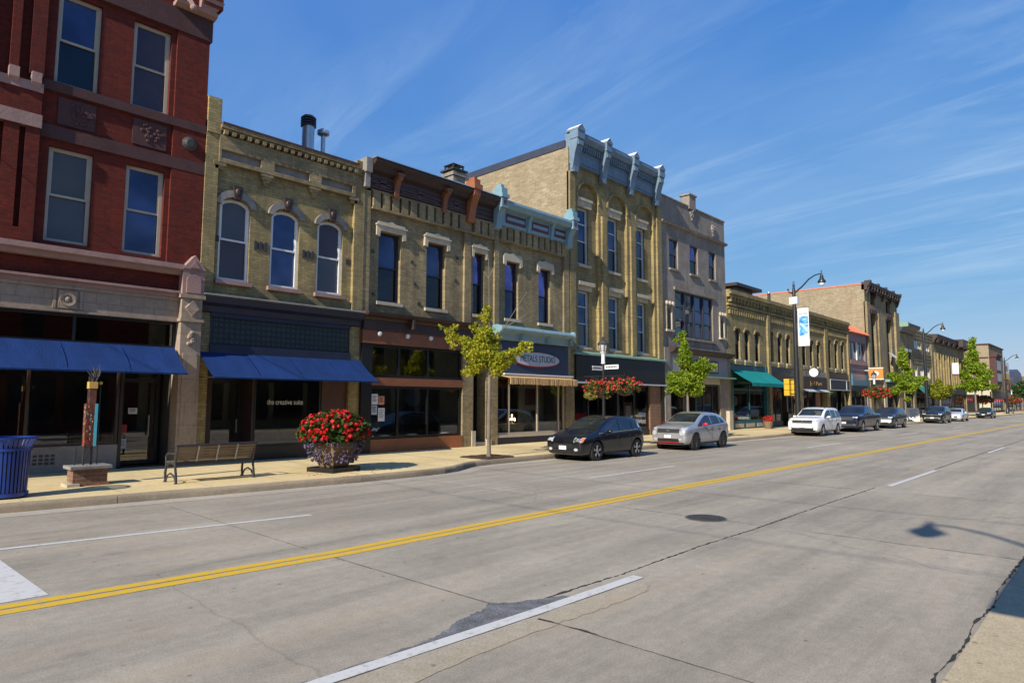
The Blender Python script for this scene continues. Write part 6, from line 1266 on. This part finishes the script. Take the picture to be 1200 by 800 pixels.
def pit(x, y, w, label):
    p = thing('tree_pit', label, 'tree pit', (x, y, .15)); m = MB(); P = []
    for k in range(28):
        a = 2*math.pi*k/28; s = max(abs(math.cos(a)), abs(math.sin(a))); P.append((w*math.cos(a)/s*random.uniform(.96, 1.02), w*.85*math.sin(a)/s*random.uniform(.96, 1.02)))
    m.profz(P, .002, .03); m.build('mulch_bed', 'mulch', p); q = MB()
    for i in range(160): c = (random.uniform(-w, w)*.9, random.uniform(-w, w)*.75, .035); q.ball(c, (random.uniform(.02, .05), random.uniform(.015, .03), .014), 5, 3)
    q.build('mulch_chips', 'mulch', p); return p
pit(14.78, 15.0, .72, 'square bed of brown mulch round the yellowing street tree')
tree('street_tree', 'thin yellowing street tree with bare leader twigs in front of the brown shopfront', (14.75, 14.9, .15), 2.6,
     [(-1.55, .1, 2.75, 4.1, .30), (-.75, -.3, 2.6, 3.3, .36), (1.25, .1, 2.6, 3.55, .30), (.65, -.5, 2.5, 3.0, .34), (-.25, -.2, 2.9, 4.0, .42), (.25, .3, 2.9, 3.9, .40), (-.1, .1, 3.2, 4.75, .26), (.35, -.3, 2.7, 3.2, .36), (-.45, .5, 2.7, 3.4, .34), (.9, .5, 2.7, 3.2, .28)],
     6800, .09, 'leaf_lime', .062, lead=4.6, blobs=[(-.55, -.1, 2.75, .26), (-.1, -.2, 3.3, .36), (-.75, 0, 2.65, .18)],
     bare=[[(0, 0, 3.6), (.45, .1, 4.1), (.85, .1, 4.75), (1.2, .15, 5.3)], [(.5, .1, 4.15), (.85, .15, 4.35), (1.15, .2, 4.55)], [(-.02, 0, 4.4), (-.03, 0, 5.4), (-.05, 0, 6.35)], [(-.03, 0, 5.7), (-.2, .05, 5.95)], [(-.03, 0, 5.75), (.12, .05, 6.1), (.2, .05, 6.25)]])
pit(28.4, 15.2, .75, 'square bed of brown mulch hidden behind the silver crossover')
tree('street_tree', 'bright green street tree with dense uneven crown in front of the limestone building', (28.4, 15.35, .15), 2.2,
     [(-1.0, 0, 2.2, 2.9, .42), (-.7, .3, 2.4, 3.2, .42), (1.05, 0, 2.3, 3.4, .42), (.7, -.3, 2.5, 3.7, .42), (0, -.4, 2.3, 2.9, .45), (.1, .4, 2.5, 3.6, .45), (-.2, 0, 2.8, 4.9, .36), (-.05, .1, 3.2, 4.6, .36), (.5, .1, 2.2, 2.5, .40), (-.9, -.2, 2.0, 2.3, .32)],
     10000, .105, 'leaf_green', .068, lead=4.6, blobs=[(0, 0, 2.8, .55), (.3, -.2, 2.4, .5), (-.5, .1, 2.6, .45), (-.15, 0, 3.7, .42), (.35, 0, 3.3, .45), (-.2, 0, 5.0, .22)])
pit(69.9, 15.5, .8, 'bed of mulch round the layered street tree by the sandwich board')
tree('street_tree', 'green street tree with long drooping side layers left of the second lamp post', (69.9, 15.5, .15), 2.4,
     [(-1.7, 0, 2.8, 2.7, .55), (1.9, 0, 2.8, 4.1, .55), (.9, -.5, 2.6, 3.3, .6), (-1.2, .4, 3.4, 4.4, .6), (.7, .3, 3.6, 4.9, .55), (0, 0, 4.2, 6.8, .5), (-.4, -.5, 3.0, 3.6, .6), (.2, .6, 3.0, 3.2, .6), (-.1, 0, 4.6, 6.2, .55), (.1, -.2, 2.2, 2.0, .4)], 7000, .19, 'leaf_green', .09, lead=6.3)
tree('street_tree', 'low spreading lime green street tree beside the black sport utility car', (85.2, 15.5, .15), 2.0,
     [(-1.5, 0, 2.3, 3.0, .6), (1.6, 0, 2.3, 3.3, .6), (.6, -.5, 2.4, 3.6, .65), (-.6, .5, 2.4, 3.7, .65), (0, 0, 2.6, 4.3, .55), (.2, .3, 2.2, 2.8, .6), (-.9, -.3, 2.2, 2.6, .5), (.9, .4, 2.2, 2.6, .5)], 5000, .2, 'leaf_lime2', .085, lead=3.6)
tree('street_tree', 'tallest street tree with tiered green crown in front of the corner building', (107.0, 15.4, .15), 3.0,
     [(-2.2, 0, 3.4, 4.0, .9), (2.9, 0, 3.4, 3.9, .8), (1.5, -.6, 3.6, 5.4, 1.0), (-1.6, .6, 4.0, 6.0, 1.0), (1.7, .3, 5.0, 7.0, .9), (-.9, 0, 5.2, 7.6, .9), (0, 0, 6.4, 10.4, .8), (.6, .5, 6.0, 8.6, .8), (-.5, -.6, 3.6, 4.6, 1.0), (.5, .8, 3.6, 4.2, 1.0), (2.4, 0, 4.6, 6.0, .7), (.2, -.3, 5.6, 7.2, .9)], 8500, .26, 'leaf_green', .13, lead=9.6, blobs=[(0, 0, 4.2, 1.1), (.4, 0, 6.2, 1.0), (-.4, 0, 8.2, .8)])
tree('street_tree', 'small dark green street tree furthest down the pavement near the white sign', (166, 16.2, .15), 2.4, [(-2, 0, 3, 4.2, 1.3), (2, 0, 3, 4.2, 1.3), (0, 0, 3.4, 6, 1.3), (1, -1, 3, 4.8, 1.4), (-1, 1, 3, 5, 1.4)], 1500, .42, 'leaf_dark', .12, lead=5)
# litter bin of blue steel slats
t = thing('litter_bin', 'blue slatted steel litter bin with flared top at the left edge of the pavement', 'litter bin', (2.50, 14.92, .15)); m = MB(); n = 34
for k in range(n):
    a = 2*math.pi*k/n; w = .62; c, s_ = math.cos(a), math.sin(a); prof = [(.315, .05), (.325, .5), (.335, .86), (.365, .95), (.43, 1.08)]
    for (r0, z0), (r1, z1) in zip(prof, prof[1:]):
        da = .060; v = []
        for r, z in ((r0, z0), (r1, z1)):
            for q, rr in ((-da, r), (da, r), (da, r-.012), (-da, r-.012)): v.append((rr*math.cos(a+q), rr*math.sin(a+q), z))
        m.add(v, [(0, 1, 5, 4), (1, 2, 6, 5), (2, 3, 7, 6), (3, 0, 4, 7)])
m.build('slats', 'can_blue', t); m = MB()
for r, z, h in ((.335, .03, .07), (.352, .84, .05), (.432, 1.055, .03)): m.lathe([(r-.03, z), (r+.008, z), (r+.008, z+h), (r-.03, z+h), (r-.03, z)], 0, 0, 40)
m.build('hoop', 'can_blue', t, smooth=True); MB().lathe([(0, .05), (.29, .05), (.29, .92), (.27, .92), (.27, .1), (0, .1)], 0, 0, 24).build('liner', 'black_paint', t)
# art post on its brick base
t = thing('art_post', 'slim art post with red and turquoise mosaic panels on a brick plinth', 'art post', (4.04, 15.98, .15)); MB().box(-.34, .34, -.25, .25, .0, .055).box(-.31, .31, -.22, .22, .055, .34).build('plinth', 'old_red_brick', t); m = MB().box(-.38, .38, -.29, .29, .34, .41); m.build('plinth_cap', 'grey_stone', t, bevel=.01); MB().box(-.42, -.20, -.30, .2, 0, .06).build('plinth_foot', 'cream_stone', t)
m = MB()
for s in (-1, 1): m.bar((.07*s-.02, 0, .4), (.05*s-.01, 0, 2.25), .035)
for k in range(9): m.bar((-.08, -.02, .45+k*.04), (.06, -.02, .52+k*.045), .018)
m.bar((-.22, .1, .41), (-.21, .1, .80), .02); m.build('post', 'iron', t)
m = MB().box(-.115, .045, -.085, .085, .80, 1.68); MB().box(.045, .10, -.09, .085, .80, 1.68).build('turquoise_panel', 'cyan_paint', t)
for i in range(30): z = random.uniform(.82, 1.62); x = random.uniform(-.11, .02); w = random.uniform(.01, .025); m.box(x, x+w, -.089, -.08, z, z+random.uniform(.015, .05), random.choice((1, 2, 3, 4, 4)))
for i in range(30): z = random.uniform(.82, 1.62); y = random.uniform(-.08, .06); w = random.uniform(.01, .025); m.box(-.119, -.11, y, y+w, z, z+random.uniform(.015, .05), random.choice((1, 2, 3, 4, 4)))
m.build('mosaic_panel', ['mosaic', 'cream_stone', 'gold_paint', 'cyan_paint', 'red_paint'], t)
MB().box(-.07, .06, -.07, .07, 1.68, 2.0).build('upper_panel', 'mosaic', t); MB().box(-.085, .075, -.08, .08, 2.0, 2.14).build('yellow_band', 'gold_paint', t); m = MB()
for k in range(14):
    a = random.uniform(0, 6.28); p = Vector((random.uniform(-.05, .08), random.uniform(-.05, .05), 2.12)); q = p+Vector((.12*math.cos(a), .10*math.sin(a), random.uniform(.12, .42))); m.tube([p, p.lerp(q, .5)+Vector((.03, 0, .02)), q], [.014, .011, .006], 5)
m.build('iron_twigs', 'iron', t); m = MB().bar((.17, .05, .4), (.16, .05, 2.1), .014); m.build('rod', 'iron', t); MB().ball((.16, .05, 2.12), .035).build('ball_finial', 'yellow_paint', t)
# bench, back to the street
t = thing('park_bench', 'dark metal bench with wooden slats standing with its back to the road', 'bench', (6.22, 15.12, .15), rad(2)); 
for x in (-.86, .86):
    m = MB(); m.tube([(x, -.30, 0), (x, -.27, .2), (x, -.20, .42), (x, -.26, .60), (x, -.34, .80)], [.028, .026, .028, .026, .022], 8); m.tube([(x, .26, 0), (x, .28, .2), (x, .24, .36), (x, .1, .42), (x, -.2, .42)], [.028, .026, .026, .024, .024], 8); m.tube([(x, .24, .36), (x, .27, .55), (x, .18, .62), (x, -.1, .63), (x, -.27, .62)], .022, 8)
    m.tube([(x, -.30, 0), (x, -.16, .16), (x, 0, .2), (x, .14, .16), (x, .26, 0)], .018, 6); m.box(x-.035, x+.035, -.33, -.26, 0, .015); m.box(x-.035, x+.035, .22, .30, 0, .015); m.build('leg_frame', 'bench_metal', t, smooth=True)
m = MB()
for k in range(5): z = .475+k*.062; m.add([(-.86, -.205-k*.031, z), (.86, -.205-k*.031, z), (.86, -.225-k*.031, z+.045), (-.86, -.225-k*.031, z+.045), (-.86, -.18-k*.031, z+.005), (.86, -.18-k*.031, z+.005), (.86, -.20-k*.031, z+.05), (-.86, -.20-k*.031, z+.05)], [(0, 1, 2, 3), (7, 6, 5, 4), (0, 4, 5, 1), (3, 2, 6, 7), (0, 3, 7, 4), (1, 5, 6, 2)])
m.build('backrest_slats', 'bench_wood', t); m = MB()
for k in range(6): m.box(-.86, .86, -.16+k*.07, -.105+k*.07, .425, .45)
m.build('seat_slats', 'bench_wood', t)
MB().tube([(-.90, -.345, .80), (.90, -.345, .80)], .024, 8).build('top_rail', 'bench_metal', t, smooth=True); m = MB().box(-.86, .86, -.22, -.17, .38, .44); m.build('seat_rail', 'bench_metal', t)
for x in (-.43, 0, .43): MB().bar((x, -.235, .44), (x, -.355, .79), .035, .012).build('back_strap', 'worn_metal', t)
# planter with geraniums and petunias
def flowerhead(mb, p, r):
    p = Vector(p)
    for i in range(9):
        d = Vector(rng.normal(size=3)); d.normalize(); q = p+d*r*.55; a = d.cross(Vector((0.3, .2, 1))).normalized(); b = d.cross(a); s = r*.62
        mb.add([q-a*s, q+b*s, q+a*s, q-b*s], [(0, 1, 2, 3)])
def dome(c, r, n, lo=-.1):
    P = []
    while len(P) < n:
        d = Vector(rng.normal(size=3)); d.normalize()
        if d.z > lo: P.append((Vector(c)+Vector((d.x*r[0], d.y*r[1], d.z*r[2])), d))
    return P
t = thing('flower_planter', 'tan stone planter heaped with red geraniums and trailing purple petunias', 'planter', (9.13, 14.78, .15), rad(12))
MB().box(-.46, .46, -.46, .46, 0, .11).build('base', 'black_paint', t)
m = MB(); v = [(-.25, -.25, .11), (.25, -.25, .11), (.25, .25, .11), (-.25, .25, .11), (-.43, -.43, .66), (.43, -.43, .66), (.43, .43, .66), (-.43, .43, .66)]; m.add(v, [(3, 2, 1, 0), (4, 5, 6, 7), (0, 1, 5, 4), (1, 2, 6, 5), (2, 3, 7, 6), (3, 0, 4, 7)]); m.box(-.46, .46, -.46, .46, .64, .73); m.build('pot', 'pot_tan', t, bevel=.012)
MB().box(-.4, .4, -.4, .4, .70, .76).build('soil', 'soil', t)
g = MB(); leaves(g, cloud((0, 0, .99), (.70, .70, .40), 1700), .11); [leaves(g, cloud(p, (.1, .1, .1), 5), .10) for p, d in dome((0, 0, .93), (.84, .84, .53), 300, -.25)]; leafbuild(g, 'foliage', 'leaf_dark', t)
f = MB(); [flowerhead(f, p+d*random.uniform(-.06, .05), random.uniform(.05, .085)) for p, d in dome((0, 0, .94), (.84, .84, .54), 290, -.25)]; leafbuild(f, 'red_blossoms', 'petal_red', t)
f = MB(); q = MB()
for k in range(480):
    a = random.uniform(0, 6.28); z = random.uniform(.22, .84) if math.cos(a+2.2) > -.3 else random.uniform(.55, .8); r = .50+.2*math.sin((z-.3)*3)+random.uniform(-.05, .08); p = Vector((r*math.cos(a), r*math.sin(a), z)); flowerhead(f, p, random.uniform(.026, .042))
    if k % 2: leaves(q, [p*.95 for _ in range(2)], .05)
leafbuild(f, 'purple_blossoms', 'petal_purple', t); leafbuild(q, 'trailing_leaves', 'leaf_dark', t)
m = MB()
for i in range(22):
    a = random.uniform(0, 6.28); r = random.uniform(.55, 1.0); m.ball((r*math.cos(a)*1.2, r*math.sin(a)-.2, .012), (.018, .014, .008), 5, 3)
pt = m.build('fallen_petals', 'petal_red', None, loc=(9.15, 14.45, .15)); tag(pt, 'red petals fallen on the pavement by the planter', 'petals', kind='stuff')
# lamp post with lantern, street name blades and two flower baskets
def basket(name, label, loc, r, nf, straw=False, ls=.1, group='hanging flower baskets on the lamp posts'):
    b = thing(name, label, 'flower basket', loc, 0, group); MB().lathe([(0, -.32), (r*.35, -.28), (r*.55, -.1), (r*.6, .02), (r*.5, .02)], 0, 0, 14).build('basket', 'wood_dark', b)
    MB().tube([(r*.5, 0, .0), (0, 0, .55), (-r*.5, 0, 0)], .012, 5).build('hanger', 'pole_black', b)
    g = MB(); leaves(g, cloud((0, 0, .02), (r*.85, r*.85, r*.55), int(nf*6)), ls)
    [leaves(g, cloud(p, (r*.14,)*3, 5), ls) for p, d in dome((0, 0, .02), (r, r, r*.5), nf, -.6)]
    f = MB(); [flowerhead(f, p+d*random.uniform(-.05, .12), random.uniform(.05, .085)*ls/.1) for p, d in dome((0, 0, .04), (r, r, r*.5), nf, -.45)]; leafbuild(g, 'foliage', 'leaf_basket', b); leafbuild(f, 'red_blossoms', 'petal_coral', b)
    if straw: q = MB(); leaves(q, cloud((-r*.6, .15, -r*.42), (r*.42, r*.5, r*.3), 420), .07); leaves(q, cloud((r*.4, -.1, -r*.5), (r*.5, r*.4, r*.15), 160), .06); leafbuild(q, 'trailing_leaves', 'leaf_straw', b)
    return b
def lamp(name, label, loc, signs=True):
    t = thing(name, label, 'lamp post', loc, 0, 'short lantern lamp posts'); MB().lathe([(0, 0), (.2, 0), (.2, .1), (.14, .2), (.12, .6), (.075, .75), (.06, 1.2), (.055, 3.25), (0, 3.25)], 0, 0, 16).build('pole', 'pole_black', t, smooth=True)
    MB().lathe([(.055, 3.25), (.09, 3.28), (.075, 3.34), (.075, 3.66), (.12, 3.70), (.12, 3.74), (0, 3.74)], 0, 0, 16).build('lantern_neck', 'sign_white', t, smooth=True)
    ln = MB().lathe([(0, 3.74), (.13, 3.75), (.20, 4.02), (.20, 4.05), (0, 4.05)], 0, 0, 8).build('lantern_glass', 'lamp_glass', t); m = MB()
    for k in range(8): a = 2*math.pi*k/8; m.bar((.135*math.cos(a), .135*math.sin(a), 3.74), (.207*math.cos(a), .207*math.sin(a), 4.04), .022)
    m.lathe([(.22, 4.03), (.235, 4.06), (.13, 4.20), (.05, 4.26), (.06, 4.30), (.02, 4.36), (0, 4.38)], 0, 0, 12); m.build('lantern_cap', 'iron', t)
    m = MB().bar((0, -.95, 2.78), (0, .95, 2.78), .035); [m.tube([(0, 0, 2.4), (0, s*.3, 2.68), (0, s*.75, 2.78)], .016, 5) for s in (-1, 1)]; m.build('basket_arm', 'pole_black', t)
    if signs:
        for k, (a, w) in enumerate(((0., ''), (rad(-90), ''))):
            d = Vector((math.cos(a), math.sin(a), 0)); n_ = Vector((-d.y, d.x, 0)); c = d*(.40 if k else -.40)+Vector((0, 0, 3.08+k*.05)); m = MB(); m.add([c-d*.33+n_*s*.008+Vector((0, 0, z)) if e == 0 else c+d*.33+n_*s*.008+Vector((0, 0, z)) for s in (-1, 1) for z in (-.085, .085) for e in (0, 1)], [(0, 1, 3, 2), (5, 4, 6, 7), (0, 4, 5, 1), (2, 3, 7, 6), (0, 2, 6, 4), (1, 5, 7, 3)])
            b = m.build('street_name_blade', 'sign_white', t); MB().bar(tuple(c-d*.40), (0, 0, c.z), .02).build('blade_bracket', 'pole_black', b)
            q = MB(); [q.add([c-n_*.0095+d*(-.26+.075*j+e)+Vector((0, 0, z)) for e, z in ((0, -.035), (.05, -.035), (.05, .04), (0, .04))], [(0, 1, 2, 3)]) for j in range(7)]; q.build('blade_print', 'roof_metal', b)
    return t
lamp('lantern_lamp_post', 'black lamp post with white lantern and street name blades behind the black hatchback', (21.6, 15.35, .15))
basket('flower_basket', 'red flower basket with straw coloured trails, left one on the lamp by the hatchback', (21.6, 15.55, 2.42), .62, 60, True)
basket('flower_basket', 'red flower basket hung toward the road, right one on the lamp by the hatchback', (21.7, 14.4, 2.46), .60, 55, False)
for i, (x, la, lb) in enumerate(((59.5, 'black lantern lamp post behind the navy pickup', 'red flower basket above the navy pickup'), (112, 'black lantern lamp post beyond the tallest street tree', 'red flower basket under the tallest street tree'), (143, 'black lantern lamp post by the corner building', 'red flower basket in front of the corner building'))):
    lamp('lantern_lamp_post', la, (x, 15.35, .15), False); basket('flower_basket', lb, (x, 15.2, 2.6-.3*(i > 0)), 1.0+.1*i, 70, False, .16+.03*i)
# tall street lights
def streetlight(label, loc, scale=1.):
    t = thing('street_light', label, 'street light', loc, 0, 'tall curved arm street lights'); MB().lathe([(0, 0), (.26, 0), (.26, .5), (.19, .6), (.17, 1.0), (.15, 4), (.10, 8.9), (.06, 9.1), (.075, 9.2), (.03, 9.45), (0, 9.5)], 0, 0, 14).build('pole', 'pole_black', t, smooth=True)
    m = MB().tube([(0, .35, 8.95), (0, .28, 8.78), (0, .1, 8.72), (0, -.1, 8.76), (0, -.55, 9.10), (0, -.95, 9.50), (0, -1.35, 9.72), (0, -1.72, 9.76)], [.03, .04, .05, .055, .05, .045, .04, .035], 8); m.ball((0, .36, 8.98), .06); m.build('arm', 'pole_black', t, smooth=True)
    h = MB().lathe([(0, 9.98), (.03, 9.96), (.05, 9.7), (.10, 9.62), (.12, 9.45), (.24, 9.28), (.24, 9.2), (.2, 9.18), (0, 9.18)], 0, -1.72, 14).build('lamp_head', 'pole_black', t, smooth=True); MB().ball((0, -1.72, 9.16), (.17, .17, .2), 12, 8).build('globe', 'lantern_white', h)
    return t
t = streetlight('tall black street light carrying a white and blue banner and yellow traffic signal', (42.6, 15.4, .15))
b = MB().box(-.012, .012, -.86, -.18, 5.30, 7.72).build('banner', 'sign_white', t); m = MB(); [m.bar((0, -.05, z), (0, -.9, z), .03) for z in (7.74, 5.28)]; m.build('banner_rod', 'pole_black', b)
m, tt, bb_ = newmat('banner_print'); co = N(tt, 'ShaderNodeTexCoord'); no = N(tt, 'ShaderNodeTexNoise', {'Scale': 1.6, 'Detail': 5, 'Distortion': 1.2}); tt.links.new(co.outputs['Object'], no.inputs['Vector']); cr = N(tt, 'ShaderNodeValToRGB'); tt.links.new(no.outputs['Fac'], cr.inputs[0]); e = cr.color_ramp.elements; e[0].position = .36; e[0].color = (.02, .12, .42, 1); e[1].position = .62; e[1].color = (.62, .78, .85, 1); e.new(.48).color = (.10, .38, .68, 1); tt.links.new(cr.outputs[0], bb_.inputs['Base Color'])
MB().add([(-.014, -.26, 5.9), (-.014, -.82, 6.1), (-.014, -.82, 7.15), (-.014, -.5, 7.2), (-.014, -.26, 7.1)], [(0, 1, 2, 3, 4)]).build('banner_picture', 'banner_print', b); text('banner_lettering', 'RACINE', .14, 'roof_metal', b, (-.014, -.52, 7.34), rot=(math.pi/2, 0, -math.pi/2), width=.5, depth=.002)
m = MB().box(-.16, .16, -.25, .25, 8.0, 8.45); m.build('control_box', 'sign_white', t)
def signal(x, y, back):
    s = MB()
    for k in range(3): s.box(x-.15, x+.15, y-.17, y+.17, 2.18+k*.36, 2.52+k*.36)
    s = s.build('traffic_signal', 'signal_yellow', t, bevel=.02); v = MB()
    for k in range(3):
        z = 2.35+k*.36
        if back: v.tube([(x+.15, y, z), (x+.38, y, z-.02)], .14, 12, cap=False); v.lathe([(0, .155), (.12, .155), (.12, .16), (0, .16)], x, y, 12, axis='x', cz=z)
        else: v.tube([(x, y-.17, z), (x, y-.40, z-.02)], .14, 12, cap=False); v.lathe([(0, -.18), (.12, -.18), (.12, -.175), (0, -.175)], x, y, 12, axis='y', cz=z)
    v.build('signal_visor', 'pole_black', s); return s
signal(-.25, .52, True); signal(.12, .36, False); m = MB(); [m.bar((0, 0, z), (-.1, .5, z), .045) for z in (2.3, 3.2)]; m.bar((0, 0, 2.75), (.12, .36, 2.75), .05); m.build('signal_bracket', 'pole_black', t)
for x, la in ((78.4, 'tall black street light standing by the banded brick building'), (137, 'tall black street light in front of the corner building roofline'), (205, 'tall black street light furthest away at the right edge')): s_ = streetlight(la, (x, 15.4, .15))
s_ = streetlight('tall black street light on the near pavement behind the photographer', (-2.9, -1.65, .004)); s_.rotation_euler = (0, 0, math.pi)
bn = thing('street_banner', 'white banner with red hem hanging from a post behind the low street tree', 'banner', (93.0, 15.4, .15)); MB().box(-.02, .02, -.55, .1, 5.0, 6.5).build('cloth', 'sign_white', bn); MB().box(-.025, .025, -.55, .1, 5.0, 5.2).build('hem', 'maroon_paint', bn); MB().lathe([(0, 0), (.1, 0), (.06, 1), (.05, 7.0), (0, 7)], 0, .3, 10).build('post', 'pole_black', bn)
sb = thing('sandwich_board', 'white sandwich board with dark print standing on the pavement by a tree', 'sandwich board', (73.6, 15.7, .15), rad(-68)); m = MB(); m.bar((-.0, -.28, 0), (0, 0, 1.25), 1.0, .03); a_ = m.build('front_board', 'sign_white', sb); m = MB(); m.bar((0, .28, 0), (0, 0, 1.25), 1.0, .03); m.build('back_board', 'sign_white', sb); m = MB(); [m.box(-.32, .32-.12*(k % 2), -.24+.04*k-.02, -.22+.04*k-.02, .3+k*.18, .335+k*.18) for k in range(5)]; m.build('board_print', 'roof_metal', sb)
fp_ = thing('flower_pot', 'round pot of magenta flowers beside the shop door behind the white car', 'flower pot', (44.0, 17.9, .15)); MB().lathe([(0, 0), (.22, 0), (.32, .5), (.28, .5), (.26, .45), (0, .45)], 0, 0, 16).build('pot', 'pot_tan', fp_); f = MB(); [flowerhead(f, p, .06) for p, d in dome((0, 0, .6), (.3, .3, .25), 50, -.3)]; leafbuild(f, 'flowers', 'petal_red', fp_); g = MB(); leaves(g, cloud((0, 0, .58), (.28, .28, .2), 160), .1); leafbuild(g, 'foliage', 'leaf_dark', fp_)
# canopy added out of view, shaped to cast the shadow at lower right
sh = thing('shadow_canopy', 'added flat canopy out of view, placed for casting the square shadow at lower right', 'shadow canopy', (2.3, -1.2, .004)); MB().box(-.85, 1.8, -.9, 1.32, 3.9, 4.02).build('canopy', 'pole_black', sh); m = MB(); [m.box(x-.05, x+.05, -.85, -.75, 0, 3.9) for x in (.2, 1.4)]; m.build('post', 'pole_black', sh)
for x, y, la in ((28.5, -4, 'street tree on the near side, mirrored in the brown shop window'), (33.5, -4.2, 'second street tree on the near side, mirrored in the shop windows')): tree('street_tree', la, (x, y, .0), 2.8, [(-1.4, 0, 3, 4.4, .8), (1.4, 0, 3, 4.6, .8), (0, 1.3, 3, 4.4, .8), (0, -1.3, 3, 5, .8), (.4, .3, 4, 6.4, .8), (-.5, 0, 3.6, 5.6, .8)], 1500, .3, 'leaf_lime', .1, lead=6)
for x, dx, la in ((-5.4, .9, 'overhead cable across the street behind the photographer, farther from the corner'), (-1.3, .7, 'overhead cable across the street above the photographer, nearer the corner')):
    cb_ = thing('overhead_cable', la, 'cable', (x, -6, 8.0)); MB().tube([(dx*k/12, 25*k/12, 1.6-1.2*math.sin(math.pi*k/12)*.5) for k in range(13)], .011, 6).build('cable_strand', 'pole_black', cb_); MB().ball((0, .02, 1.6), .05).build('anchor', 'iron', cb_)
